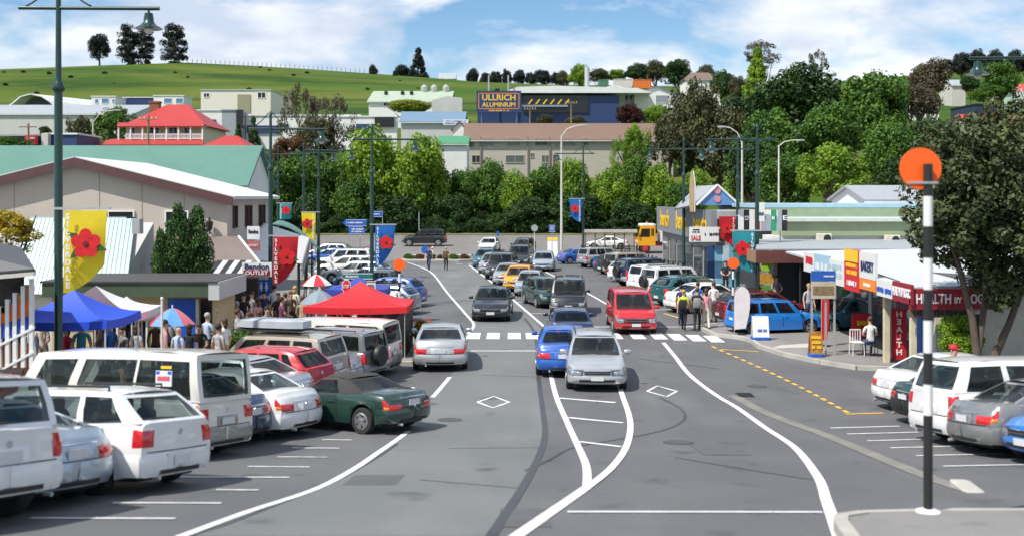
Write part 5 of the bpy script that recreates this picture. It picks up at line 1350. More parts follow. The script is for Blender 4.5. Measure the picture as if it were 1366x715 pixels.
# oncoming traffic
def front(px, py): return gp(px, py)
car('estate_car', 'silver estate car driving towards the viewer past the white hatched marking', 'wagon', front(797, 524), 268, PSIL, ref='f')
car('sedan', 'blue sedan waiting behind the silver estate car', 'sedan', gp(757, 505) + Vector((-.1, 0, 0)), 88, PBLU)
car('sedan', 'dark teal sedan just behind the zebra crossing ahead of the blue sedan', 'sedan', gp(764, 466), 90, PDBL, scale=.95)
car('people_carrier', 'red people carrier stopped at the zebra crossing', 'mpv', front(849, 447), 270, PRED, ref='f')
car('sedan', 'black sedan coming up the left lane towards the zebra crossing', 'sedan', front(654, 430), 268, PBLK, ref='f')
# cars parked in the middle of the street, from the crossing to the junction
car('four_wheel_drive', 'black four wheel drive with chrome grille parked in the middle row near the crossing', 'offroad', front(758, 424), 266, PBLK, ref='f', scale=.94)
car('hatchback', 'very dark green hatchback squeezed behind the black four wheel drive', 'hatch', front(742, 412), 285, PGRN, ref='f')
car('hatchback', 'silver blue hatchback between the yellow hatchback and the dark green one', 'hatch', front(703, 396), 263, PSB, ref='f', scale=.92)
car('hatchback', 'bright yellow hatchback parked in the middle row', 'hatch', front(688, 390), 262, PYEL, ref='f')
car('sedan', 'small silver sedan next to the yellow hatchback', 'sedan', front(672, 381), 262, PSIL, ref='f', scale=.92)
car('four_wheel_drive', 'charcoal four wheel drive parked in the middle row beyond the yellow hatchback', 'suv', front(663, 374), 262, PDG, ref='f')
car('estate_car', 'silver estate car parked beside the charcoal four wheel drive', 'wagon', front(652, 366), 262, PSIL, ref='f')
car('hatchback', 'steel teal hatchback at the junction end of the middle row', 'hatch', front(643, 358), 262, PTLB, ref='f')
car('four_wheel_drive', 'dark green four wheel drive coming up beside the middle row', 'suv', front(690, 358), 264, PDG, ref='f')
car('hatchback', 'small rounded silver hatchback driving up beside the yellow sandwich board', 'hatch', front(724, 363), 266, PSB, ref='f')
car('sedan', 'white sedan turning in from the main road', 'sedan', front(648, 338), 262, PW, ref='f')
car('estate_car', 'black estate car turning in behind the white sedan', 'wagon', front(690, 341), 255, PDG, ref='f')
# right hand angle parks, from the crossing to the junction
HRt = 22
RROW = [('maroon estate car parked closest to the shop crossing', 'estate_car', 'wagon', 958, 432, PMAR, None, 12, 1),
 ('low white sedan parked beside the teal estate car', 'sedan', 'sedan', 893, 417, PW, None, 24, 1),
 ('teal estate car with silver roof rails parked among white cars', 'estate_car', 'wagon', 876, 408, PTEAL, None, 26, 1.05),
 ('white four wheel drive with black spare wheel cover beside the teal estate car', 'four_wheel_drive', 'offroad', 862, 398, PW, None, 26, .95),
 ('white four wheel drive without spare wheel in the right hand row', 'four_wheel_drive', 'suv', 845, 391, PW, None, 26, .95),
 ('dark blue and silver four wheel drive with spare wheel in the right hand row', 'four_wheel_drive', 'offroad', 826, 383, PDBL, PSIL, 26, .98),
 ('low white hatchback nearly hidden beside the dark blue four wheel drive', 'hatchback', 'hatch', 817, 376, PW, None, 28, .95),
 ('champagne four wheel drive in the right hand row with raised silver roof bars', 'four_wheel_drive', 'offroad', 812, 370, PCRM, None, 28, .95),
 ('charcoal hatchback parked beside the blue motor scooter', 'hatchback', 'hatch', 800, 366, PDG, None, 30, 1),
 ('silver four wheel drive with dark bumper near the iron fence', 'four_wheel_drive', 'suv', 775, 357, PSIL, None, 26, .92),
 ('blue sedan parked side on by the yellow sandwich board', 'sedan', 'sedan', 745, 352, PBLU, None, 20, .9)]
for lb, nm, kd, px, py, P_, B_, hd, s_ in RROW: car(nm, lb, kd, gp(px, py), hd, P_, B=B_, scale=s_)
# right hand car park by the shops (tails towards the road)
car('sedan', 'white sedan with sloping tail parked beside the dark green sedan', 'sedan', gp(1180, 548), 14, PW)
car('sedan', 'dark green sedan with black bumper between the two white cars', 'sedan', gp(1204, 566), 10, PGRN, B=BLACK, scale=.95)
car('estate_car', 'large white estate car with a white rear spoiler behind the striped beacon', 'mpv', gp(1240, 592), 8, PW, scale=1.05)
car('sedan', 'pewter grey sedan with amber indicator parked closest to the striped beacon', 'sedan', gp(1284, 606), 6, PGRY)
car('sedan', 'bright blue sedan whose tail pokes out beside the grey sedan', 'sedan', gp(1364, 622), 186, PBB, ref='f')
# beyond the crossing on the right, by the shops
car('four_wheel_drive', 'bright blue compact four wheel drive parked side on before the shops', 'suv', gp(975, 447), 14, PBB, scale=.84)
car('utility_truck', 'mid blue utility truck parked nose to nose with the blue four wheel drive', 'pickup', gp(1080, 443), 192, PTLB, 'truck', ref='f', scale=.85)
# left row between the red gazebo and the junction
LROW = [('blue hatchback with tall red rear lights beyond the red gazebo', 'hatchback', 'hatch', 564, 409, PBLU, 162, 1), ('silver blue estate car beside the blue hatchback with red lights', 'estate_car', 'wagon', 556, 419, PSB, 164, .95),
 ('white hatchback with red rear panel behind the blue market gazebo', 'hatchback', 'hatch', 545, 428, PW, 166, .9),
 ('black utility truck with silver roof in the row behind the blue banner', 'utility_truck', 'pickup', 562, 396, PDG, 164, .9), ('dark blue sedan beyond the black utility truck', 'sedan', 'sedan', 536, 386, PDBL, 166, .95),
 ('silver estate car left of the blue banner post', 'estate_car', 'wagon', 520, 378, PSIL, 168, 1), ('white estate car parked under the arrow signs', 'estate_car', 'wagon', 508, 370, PW, 170, 1.05),
 ('white four wheel drive parked under the arrow signs', 'four_wheel_drive', 'suv', 500, 362, PW, 172, 1), ('blue sedan with red roof bag at the end of the left row', 'sedan', 'sedan', 478, 354, PBLU, 172, 1), ('pale silver estate car at the far end of the left row', 'estate_car', 'wagon', 470, 347, PSIL, 174, 1)]
for lb, nm, kd, px, py, P_, hd, s_ in LROW: car(nm, lb, kd, gp(px, py), hd, P_, scale=s_, cat='truck' if kd == 'pickup' else 'car')
# main road
SU = gx(596, 112); car('four_wheel_drive', 'black four wheel drive crossing on the main road', 'suv', SU, 180, PBLK, scale=1.05)
SP = gx(838, 108); car('coupe', 'white coupe passing in front of the yellow truck on the main road', 'coupe', SP, 180, PW)
# extra parts
m_ = MB(); m_.bbox(-.15, .0, 1.98, 2.2, .78, .30, .35); part('roof_box', m_, mat('roof_box_grey', (.42, .47, .50), .35, coat=.3), bx_, 40)
m_ = MB(); m_.box(-1.2, .9, -.55, .55, 1.80, 1.83); part('roof_rack', m_, DARKSTEEL, bx_)
for sgn in (1,):
    st = MB(); st.box(-1.72, -1.36, .775, .800, 1.32, 1.60); s1 = part('sticker', st, mat('sticker_white', (.70, .72, .76), .5), v1)
    st = MB(); st.box(-1.68, -1.40, .801, .805, 1.42, 1.50); part('sticker_print', st, mat('sticker_red', (.60, .10, .14), .5), s1)
    for x_ in (-1.71, -1.45): st = MB(); st.box(x_, x_ + .08, .8005, .804, 1.535, 1.59); part('sticker_corner', st, mat('sticker_blue', (.03, .10, .55), .5), s1)
    st = MB(); st.box(-1.70, -1.46, .775, .790, 1.635, 1.685); part('sticker', st, M_YELS, v1)
# ------------------------------------------------------------------ trees and shrubs
rng = np.random.default_rng(11)
def leaf_mesh(name, clumps, n_per, size, flat=0.0, droop=0.0, aspect=1.5):
    """many small leaf faces: clumps = (centre, radius) list; leaves sit in and on each clump"""
    C = np.array([c for c, r in clumps]); Rr = np.array([r for c, r in clumps])
    idx = np.repeat(np.arange(len(C)), n_per); n = len(idx)
    d = rng.normal(size=(n, 3)); d /= np.linalg.norm(d, axis=1)[:, None]
    rad = Rr[idx] * (.55 + .5 * rng.random(n) ** .6)
    pos = C[idx] + d * rad[:, None] * np.array([1, 1, 1 - flat])
    nr = d * .8 + rng.normal(size=(n, 3)) * .55 + np.array([0, 0, .35 - droop]); nr /= np.linalg.norm(nr, axis=1)[:, None]
    t = np.cross(nr, rng.normal(size=(n, 3))); t /= np.linalg.norm(t, axis=1)[:, None]
    u = np.cross(nr, t); s = size * (.6 + .8 * rng.random(n))[:, None]
    a = t * s * aspect * .5; b = u * s * .5
    V = np.stack([pos - a, pos - a * .1 - b, pos + a, pos + a * .1 + b], 1).reshape(-1, 3)
    me = bpy.data.meshes.new(name)
    me.vertices.add(4 * n); me.vertices.foreach_set('co', V.astype(np.float32).ravel())
    me.loops.add(4 * n); me.loops.foreach_set('vertex_index', np.arange(4 * n, dtype=np.int32))
    me.polygons.add(n); me.polygons.foreach_set('loop_start', np.arange(0, 4 * n, 4, dtype=np.int32))
    me.update(calc_edges=True); me.validate(); return me
def ballc(n, rmin=.35, rmax=.85, cr=(.20, .34), squash=1.0, seed=0, shape=None):
    g = np.random.default_rng(seed); out = []
    lobes = g.normal(size=(5, 3)); lobes /= np.linalg.norm(lobes, axis=1)[:, None]
    while len(out) < n:
        d = g.normal(size=3); d /= np.linalg.norm(d)
        k = .72 + .30 * max(0, max(lobes @ d)) ** 2
        r = (rmin + (rmax - rmin) * g.random() ** .5) * k
        p = d * r
        if d[2] < -.55 and g.random() < .5: continue
        if shape: p = shape(p, g)
        out.append((p, cr[0] + (cr[1] - cr[0]) * g.random()))
    return out
PR = {}
for i in range(4): PR['round%d' % i] = leaf_mesh('crown', ballc(84, cr=(.16, .30), seed=20 + i), 150, .055)
for i in range(2): PR['fine%d' % i] = leaf_mesh('crown', ballc(80, .3, .92, (.12, .24), seed=40 + i), 110, .048)
for i in range(2): PR['sparse%d' % i] = leaf_mesh('crown', ballc(60, .45, .95, (.10, .19), seed=50 + i), 70, .042)
def conic(p, g):
    h = g.random() ** 1.2; a = g.random() * 6.283; r = (1 - h) * .85 * (.5 + .5 * g.random()) + .03
    return np.array([r * math.cos(a), r * math.sin(a), -1 + 2 * h])
PR['cone0'] = leaf_mesh('crown', ballc(150, cr=(.13, .22), seed=60, shape=conic), 60, .07, .4, .3)
def tier(p, g):
    h = round(g.random() * 5) / 5; a = g.random() * 6.283; r = (.25 + .75 * g.random()) * (.95 - .45 * abs(h - .45) * 1.6)
    return np.array([r * math.cos(a), r * math.sin(a), -.9 + 1.8 * h + g.normal() * .05])
for i in range(2): PR['pine%d' % i] = leaf_mesh('crown', ballc(110, cr=(.16, .30), seed=70 + i, shape=tier), 70, .065, .35)
def colm(p, g):
    h = g.random(); a = g.random() * 6.283; r = (.62 * math.sin(math.pi * min(1, .22 + h * .80)) ** .7) * g.random() ** .3
    return np.array([r * math.cos(a), r * math.sin(a), -1 + 2 * h])
PR['col0'] = leaf_mesh('crown', ballc(150, cr=(.18, .26), seed=80, shape=colm), 70, .055)
LM = {
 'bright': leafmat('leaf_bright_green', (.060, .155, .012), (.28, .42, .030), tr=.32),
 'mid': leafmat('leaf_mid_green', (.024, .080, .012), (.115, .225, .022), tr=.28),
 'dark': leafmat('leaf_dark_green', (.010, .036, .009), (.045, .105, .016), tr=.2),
 'olive': leafmat('leaf_olive_brown', (.040, .046, .016), (.105, .105, .040), tr=.2),
 'brown': leafmat('leaf_brown_gum', (.052, .046, .026), (.15, .125, .070), tr=.25),
 'red': leafmat('leaf_dark_red', (.030, .010, .010), (.085, .022, .020)),
 'rust': leafmat('leaf_rust', (.07, .035, .012), (.16, .075, .022)),
 'pine': leafmat('leaf_pine_blue_black', (.008, .016, .014), (.022, .036, .024), tr=.1),
 'lime': leafmat('leaf_yellow_green', (.12, .17, .012), (.33, .36, .035)),
 'gold': leafmat('leaf_gold_flower', (.20, .17, .015), (.62, .46, .03), ns=1.5),
 'cypress': leafmat('leaf_cypress', (.012, .045, .010), (.070, .16, .022), tr=.15, ns=2),
 'pohu': leafmat('leaf_grey_green', (.022, .040, .012), (.115, .130, .048), tr=.15, ns=.9),
}
BARK = mat('bark_grey_brown', (.10, .075, .055), .9, var=.25, scale=2, bump=.3)
BARK2 = mat('bark_pale', (.30, .26, .21), .9, var=.2, scale=2)
TRM = {}
def trunk_mesh(v):
    if v in TRM: return TRM[v]
    g = random.Random(v); m = MB()
    m.tube([(0, 0, 0), (.03, .02, .35), (-.02, .03, .7), (0, 0, 1.0)], [.10, .07, .055, .035], 7)
    for k in range(7):
        a = k * .9 + g.random(); h = .40 + .07 * k; L = .55 + .3 * g.random()
        p = Vector((0, 0, h)); q = p + Vector((math.cos(a) * L * .5, math.sin(a) * L * .5, .22)); r_ = q + Vector((math.cos(a + .3) * L * .4, math.sin(a + .3) * L * .4, .25))
        m.tube([p, q, r_], [.035, .022, .010], 5)
    TRM[v] = m.mesh('trunk', 60); return TRM[v]
TCNT = [0]
def tree(label, sp, crown, px, ptop, pbot, wpx, Y, group=None, name='tree', bark=BARK, depth=None, zg=None):
    TCNT[0] += 1; rz = TCNT[0] * 1.7
    x = X(px, Y); zt, zb = Z(ptop, Y), Z(pbot, Y); w = wpx / F * Y
    g0 = gz(x, Y) - .1 if zg is None else zg
    t = thing(name, label, 'tree' if name.endswith('tree') else 'shrub', (x, Y, g0), 0, group)
    zc, hh = (zt + zb) / 2 - g0, (zt - zb) / 2
    c = obj('crown', PR[crown], LM[sp], t, (0, 0, zc), (0, 0, rz)); c.scale = (w / 2 * 1.04, (depth or w) / 2, hh * 1.02)
    th = (zc + hh * .62) / 1.3
    k = obj('trunk', trunk_mesh(TCNT[0] % 3), bark, t, (0, 0, 0), (0, 0, rz)); k.scale = (w * .42 + .3, w * .42 + .3, th)
    return t
G1 = 'leafy trees lining the far side of the main road'
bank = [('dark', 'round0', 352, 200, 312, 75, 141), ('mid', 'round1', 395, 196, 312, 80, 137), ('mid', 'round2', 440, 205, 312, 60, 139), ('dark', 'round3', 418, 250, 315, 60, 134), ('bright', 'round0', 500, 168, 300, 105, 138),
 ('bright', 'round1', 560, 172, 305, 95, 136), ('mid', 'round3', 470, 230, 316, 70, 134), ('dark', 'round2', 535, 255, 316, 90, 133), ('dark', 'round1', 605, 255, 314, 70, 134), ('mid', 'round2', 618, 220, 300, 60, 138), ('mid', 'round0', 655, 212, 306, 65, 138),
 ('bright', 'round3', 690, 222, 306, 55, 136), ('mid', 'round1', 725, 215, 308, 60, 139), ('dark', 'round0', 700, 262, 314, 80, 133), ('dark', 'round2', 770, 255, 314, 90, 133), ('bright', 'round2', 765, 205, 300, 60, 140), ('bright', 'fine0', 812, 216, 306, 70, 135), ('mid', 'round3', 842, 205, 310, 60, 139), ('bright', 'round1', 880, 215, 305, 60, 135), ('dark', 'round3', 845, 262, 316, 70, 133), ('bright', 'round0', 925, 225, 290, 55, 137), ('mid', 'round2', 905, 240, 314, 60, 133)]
def anchor(px): return lerp_name(px, ((372, 'the small teal banner'), (412, 'the small yellow banner'), (452, 'the pale silver estate car'), (484, 'the blue arrow signs'), (520, 'the blue banner post'), (550, 'the black four wheel drive'), (585, 'the keep left sign'), (612, 'the lane walkers'), (645, 'the tiny blue sign post'), (675, 'the turning white sedan'), (705, 'the turning black estate car'), (730, 'the grey round sign'), (757, 'the tall pale street light'), (790, 'the iron fence banner'), (825, 'the guard rail'), (860, 'the yellow truck cab'), (893, 'the truck load'), (2000, 'the grey lettered shop')))
def lerp_name(v, t):
    for a, n in t:
        if v <= a: return n
for i, (sp, cr, px, pt, pb, w, Y) in enumerate(bank):
    lb = {'dark': 'dark green dense tree low in the belt beyond the main road', 'mid': 'mid green leafy tree in the belt beyond the main road', 'bright': 'bright yellowish green leafy tree in the belt beyond the main road'}[sp]
    lb = lb.replace('beyond the main road', 'behind ' + anchor(px))
    tree(lb, sp, cr, px, pt, pb, w, Y, G1)
tree('very tall bright green sapling standing out above the tree belt before the motel', 'bright', 'fine1', 848, 158, 240, 50, 146, bark=BARK2)
tree('slim bright sapling with loose leaves by the motel corner', 'bright', 'sparse0', 832, 175, 260, 45, 150)
tree('rust brown shrub tree behind the white gable end', 'rust', 'round2', 385, 180, 225, 60, 146)
tree('dark conifer by the navy base of the white store', 'dark', 'cone0', 338, 158, 205, 26, 165, name='conifer_tree')
tree('second dark conifer beside the navy based white store', 'dark', 'cone0', 318, 166, 200, 20, 168, name='conifer_tree')
tree('tall grey brown gum with open crown before the cream warehouse', 'brown', 'sparse1', 398, 100, 205, 60, 172, bark=BARK2)
tree('tall grey brown gum with thin twigs beside the open crowned gum', 'brown', 'sparse0', 445, 118, 215, 62, 170, bark=BARK2)
tree('grey green scrubby tree under the two brown gums', 'olive', 'fine0', 425, 150, 225, 70, 168)
tree('big olive brown gum tree rising beside the motel end', 'olive', 'fine1', 925, 92, 250, 90, 152)
tree('broad olive gum overhanging the motel roof end', 'olive', 'fine0', 893, 140, 240, 65, 150)
tree('dull olive tree between the motel and the dark trees', 'olive', 'round2', 960, 135, 250, 80, 150)
tree('dark red plum tree in front of the white factory', 'red', 'round1', 840, 137, 172, 46, 205)
tree('green shrub tree beside the dark red plum tree', 'bright', 'round0', 876, 140, 172, 44, 205)
tree('small brown green bush tree on the yard beneath the navy warehouse', 'olive', 'round1', 727, 152, 170, 28, 225)
tree('dark olive bush tree on the yard beside the power pole', 'olive', 'round3', 768, 154, 172, 34, 222)
tree('yellow green bushy tree in front of the pale green roof', 'lime', 'round3', 548, 131, 154, 70, 240)
tree('leafy willow like green tree before the grey warehouse', 'mid', 'fine0', 150, 137, 200, 75, 175)
tree('pale loose green tree beside the tall street light', 'olive', 'fine1', 108, 150, 198, 45, 180)
tree('low green bush by the dark low shop', 'mid', 'round0', 12, 182, 202, 60, 120, name='bush')
tree('small dark bush by the warehouse wall', 'dark', 'round1', 60, 168, 182, 18, 200, name='bush')
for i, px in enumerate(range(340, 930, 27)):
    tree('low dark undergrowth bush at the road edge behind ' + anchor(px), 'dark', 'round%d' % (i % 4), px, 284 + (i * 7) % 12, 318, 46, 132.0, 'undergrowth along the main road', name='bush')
# right hand wooded slope
GR = 'trees on the wooded slope behind the right hand shops'
rt = [('dark', 'round0', 1062, 84, 200, 130, 150, 'very dark broad tree in the wood behind the shops'), ('mid', 'round2', 1160, 88, 215, 110, 145, 'tall mid green tree with feathery crown in the wood behind the shops'), ('mid', 'round1', 1030, 140, 260, 110, 128, 'deep green tree under the very dark broad tree'),
 ('dark', 'round3', 1005, 175, 270, 80, 120, 'dark green tree at the wood edge by the white street light'), ('mid', 'round0', 1100, 135, 245, 110, 126, 'full mid green tree in the middle of the wood'), ('bright', 'fine0', 1118, 182, 285, 115, 104, 'light green tree overhanging the sage parapets'),
 ('mid', 'round3', 1190, 150, 265, 90, 115, 'mid green tree behind the orange disc'), ('mid', 'round1', 1050, 200, 290, 90, 108, 'leafy tree just above the tile sign'), ('bright', 'round2', 985, 225, 290, 60, 122, 'light green tree between the blue pediment and the wood'),
 ('dark', 'round1', 1210, 205, 270, 90, 104, 'dark green tree low behind the white shed'), ('dark', 'round2', 1250, 150, 260, 90, 118, 'dark tree hidden behind the leafy footpath tree'), ('mid', 'round0', 1330, 170, 260, 110, 112, 'green tree filling the gap behind the leafy footpath tree'),
 ('brown', 'round3', 1238, 76, 135, 62, 190, 'brown rounded gum tree above the wood'), ('brown', 'round1', 1225, 110, 160, 70, 175, 'dull brown tree beneath the brown rounded gum'), ('bright', 'cone0', 1010, 66, 130, 46, 210, 'yellow green conifer on the skyline'), ('brown', 'sparse0', 1016, 50, 100, 56, 230, 'sparse brown gum behind the yellow green conifer'), ('brown', 'sparse1', 1092, 62, 100, 26, 240, 'thin bare twiggy tree above the very dark broad tree'),
 ('dark', 'round0', 1295, 100, 125, 32, 300, 'round dark tree near the beige house on the slope'), ('mid', 'round2', 1335, 80, 135, 60, 260, 'green tree beside the pale green house'), ('mid', 'round1', 1318, 112, 140, 50, 255, 'lower green tree beside the pale green house'), ('olive', 'round0', 1165, 100, 130, 40, 230, 'olive tree peeping over the feathery crown'), ('dark', 'round2', 985, 120, 220, 60, 165, 'dark tree beneath the yellow green conifer')]
for sp, cr, px, pt, pb, w, Y, lb in rt: tree(lb, sp, cr, px, pt, pb, w, Y, GR)
# skyline
tree('lone rounded pine on the hill crest', 'pine', 'round1', 133, 43, 84, 31, 590, name='pine_tree')
tree('wide pine joined to its neighbour on the hill crest', 'pine', 'pine0', 172, 36, 84, 36, 592, name='pine_tree')
tree('narrower pine leaning against the wide pine on the crest', 'pine', 'pine1', 194, 42, 85, 28, 594, name='pine_tree')
tree('tall layered pine with split top on the hill crest', 'pine', 'pine1', 233, 36, 88, 40, 592, name='pine_tree')
tree('tall dark cone shaped conifer on the ridge', 'pine', 'cone0', 558, 66, 105, 32, 585, name='conifer_tree')
for px, pt, w, lb in ((535, 86, 24, 'small round dark tree beside the tall ridge conifer'), (498, 86, 13, 'tiny dark tree alone on the bare ridge'), (545, 92, 14, 'low dark shrub touching the tall ridge conifer')): tree(lb, 'pine', 'round0', px, pt, 106, w, 588)
for i, (px, pt, w) in enumerate([(630, 91, 16), (648, 96, 14), (662, 94, 16), (676, 91, 12), (692, 93, 18), (708, 96, 16), (724, 92, 22), (742, 96, 16)]):
    tree('dark bluish tree in the shelter belt along the ridge', 'pine', 'round%d' % (i % 4), px, pt, 116, w * 1.25, 585, 'shelter belt trees on the ridge')
for sp, px, pt, pb, w, Y, lb in (('bright', 772, 85, 120, 34, 400, 'light green round tree on the skyline behind the white roof'), ('olive', 752, 94, 118, 22, 420, 'brownish tree left of the light green skyline tree'), ('olive', 800, 92, 112, 34, 400, 'olive tree behind the green container'), ('bright', 822, 92, 110, 28, 420, 'pale green tree behind the white container'),
  ('dark', 852, 84, 112, 42, 380, 'dark green tree behind the orange container'), ('olive', 876, 80, 112, 36, 370, 'brown green tree behind the white warehouse'), ('dark', 905, 77, 118, 44, 360, 'tall dark tree beside the white hill house'), ('olive', 940, 86, 120, 34, 360, 'olive tree behind the white hill house'), ('dark', 965, 92, 135, 44, 330, 'dark tree under the skyline right of the hill house'), ('olive', 985, 100, 140, 30, 300, 'olive tree near the yellow green conifer')):
    tree(lb, sp, 'round%d' % (px % 4), px, pt, pb, w, Y)
for px, pt, w, lb in ((1262, 78, 26, 'small dark pine at the end of the far right group'), (1282, 68, 30, 'rounded dark pine in the far right group'), (1305, 64, 30, 'tallest dark pine in the far right group'), (1328, 66, 28, 'dark pine behind the green lamp arm'), (1352, 66, 30, 'dark pine at the picture margin beyond the lamp arm'), (1375, 66, 30, 'outermost dark pine of the far right group')):
    tree(lb, 'pine', 'round%d' % (px % 4), px, pt, 104, w, 430, name='pine_tree')
hs_ = random.Random(21)
for i in range(30):
    Yh = hs_.uniform(405, 575); px = hs_.uniform(-20, 720) if i < 24 else hs_.uniform(1240, 1366); x_ = X(px, Yh); g_z = gz(x_, Yh); pyb = HY - (g_z - CH) / Yh * F
    hw_ = hs_.uniform(3, 9); tree('small dark gorse clump scattered on the grassy hillside', 'olive' if i % 3 else 'dark', 'round%d' % (i % 4), px, pyb - hw_ * .45, pyb + hw_ * .15, hw_, Yh, 'gorse clumps on the hill', name='gorse_shrub')
# hedgerow and dots of fence on the crest are left to the grass; columnar cypresses behind the kiosk
tree('slim columnar cypress, shortest of the three behind the kiosk', 'cypress', 'col0', 214, 312, 382, 36, 37.6, name='cypress_tree')
tree('columnar cypress in the middle of the three behind the kiosk', 'cypress', 'col0', 237, 281, 384, 58, 38.0, name='cypress_tree')
tree('thick columnar cypress beside the wall lantern', 'cypress', 'col0', 263, 284, 384, 58, 38.4, name='cypress_tree')
tree('golden flowering shrub tree above the dark roof of the glazed house', 'gold', 'fine0', 10, 274, 340, 105, 29, name='shrub_tree')
tree('bright green bush under the leafy footpath tree', 'bright', 'round2', 1284, 414, 485, 70, 31.6, name='bush')
for px, Yb, w in ((310, 33.0, 50), (340, 34.0, 40)):
    tree('low flowering garden shrub in the planter before the market', 'mid', 'round1', px, 438 if px < 320 else 432, 478, w, Yb, name='garden_shrub', group='shrubs in the market planter')
# hero: broad grey green tree on the footpath at right
hx, hyy = 13.6, 30.4
ht = thing('footpath_tree', 'broad grey green tree with leaning trunks beside the dark red awning', 'tree', (hx, hyy, .1))
g_ = np.random.default_rng(5); cl = []
while len(cl) < 330:
    p = g_.normal(size=3); p /= np.linalg.norm(p); p *= (.25 + .75 * g_.random() ** .5)
    q = np.array([p[0] * 2.75 + .65, p[1] * 2.1, 5.35 + p[2] * 2.9])
    if q[2] < 3.5 and q[0] < .1: continue
    if q[2] < 4.0 and q[1] < -.6 and q[0] < 1.2: continue
    if q[2] < 2.5: continue
    if q[2] > 6.8 and q[0] < -.4 and g_.random() < .5: continue
    cl.append((q, .24 + .30 * g_.random()))
cm = leaf_mesh('crown', cl, 150, .085, aspect=1.9)
obj('crown', cm, LM['pohu'], ht)
m_ = MB()
m_.tube([(-.1, 0, -.1), (-.12, 0, .8), (-.25, .05, 2.0), (-.6, .1, 3.4), (-1.0, 0, 4.9)], [.15, .12, .10, .08, .04], 9)
m_.tube([(.2, .1, -.1), (.45, .1, .9), (.9, .2, 1.8), (1.35, .2, 3.0), (1.9, .1, 4.8)], [.14, .12, .10, .08, .04], 9)
m_.tube([(-.12, 0, .8), (.25, .3, 2.6), (.3, .4, 4.3), (.2, .3, 6.6)], [.10, .09, .07, .03], 8)
for a, b_, c in (((-.6, .1, 3.4), (-1.1, -.4, 4.2), (-1.8, -.5, 4.6)), ((1.35, .2, 3), (2.0, -.6, 3.8), (2.7, -.8, 4.4)), ((.3, .4, 4.3), (-.3, -.8, 5.4), (-.8, -1.2, 6.0)), ((.3, .4, 4.3), (1.0, -.6, 5.6), (1.4, -1.1, 6.6))): m_.tube([a, b_, c], [.06, .04, .02], 6)
part('trunk', m_, BARK, ht, 60)
# ------------------------------------------------------------------ street furniture, banners, market, truck
def lamp_post(label, px, Y, zarm, side=1, k=1.0, dx=None):
    x = X(px, Y); g0 = gz(x, Y); H = zarm - g0
    r = thing('lamp_post', label, 'lamp post', (x, Y, g0))
    g = MB(); g.lathe([(.20 * k, 0), (.20 * k, .25), (.14 * k, .35), (.115 * k, 1.2), (.15 * k, 1.25), (.15 * k, 1.35), (.105 * k, 1.45), (.10 * k, H * .79), (.15 * k, H * .795), (.16 * k, H * .805), (.10 * k, H * .815), (.075 * k, H * .83), (.06 * k, H + .55), (.09 * k, H + .58), (.02, H + .75)], 12)
    part('pole', g, GREENPOLE, r, 40)
    g = MB(); g.tube([(-side * 1.0 * k, 0, H), (side * 2.55 * k, 0, H - .02)], .05 * k, 8); arm = part('arm', g, GREENPOLE, r, 50)
    g = MB()
    for s_ in (-1, 1):
        pts = [(s_ * (.08 + .75 * math.sin(t)) * k, 0, H + .05 + .62 * (1 - math.sin(t)) ** 1.4 * 1.0) for t in [i / 7 * math.pi / 2 for i in range(8)]]
        g.tube(pts, .022 * k, 6)
    part('brace', g, GREENPOLE, arm, 50)
    g = MB(); lx = side * 2.28 * k
    g.lathe([(.03, 0), (.03, -.12), (.10, -.14), (.12, -.26), (.13, -.36), (.20, -.44), (.34, -.52), (.34, -.535), (.12, -.50)], 16, (lx, 0, H)); part('lamp_shade', g, GREENPOLE, arm, 40)
    g = MB(); g.ell((lx, 0, H - .56), (.12, .12, .10), 10, 6); part('lamp_bowl', g, mat('lamp_bowl_glass', (.62, .60, .52), .15), arm, 60)
    return r
lamp_post('big dark green lamp post carrying the yellow banner above the blue gazebo', 78, 26.5, Z(11, 26.5), 1)
lamp_post('dark green lamp post carrying the red banner and toilet sign', 361, 44.5, Z(172, 44.5), 1, .95)
lamp_post('dark green lamp post carrying the blue banner behind the red gazebo', 496, 53, Z(186, 53), 1, .95)
lamp_post('dark green lamp post carrying the small yellow banner', 425, 70, Z(201, 70), 1, .95)
lamp_post('thin green lamp post behind the small yellow banner', 405, 78, Z(204, 78), 1, .95)
lamp_post('farthest green lamp post, beside the small teal banner', 371, 86, Z(206, 86), 1, .95)
lamp_post('green lamp post with the blue banner by the iron fence', 778, 84, Z(205, 84), -1, .9)
lamp_post('green lamp post carrying the teal hibiscus banner on the shop footpath', 1010, 49.5, Z(186, 49.5), -1, .95)
lamp_post('green lamp post between the grey fascia and the blue pediment', 912, 68, Z(199, 68), -1, .95)
lamp_post('green lamp post beside the red hibiscus banner', 984, 60, Z(199, 60), -1, .9)
lamp_post('green lamp post standing by the grey and blue cars in the right hand car park', 1399, 32.0, Z(77, 32.0), -1, .95)

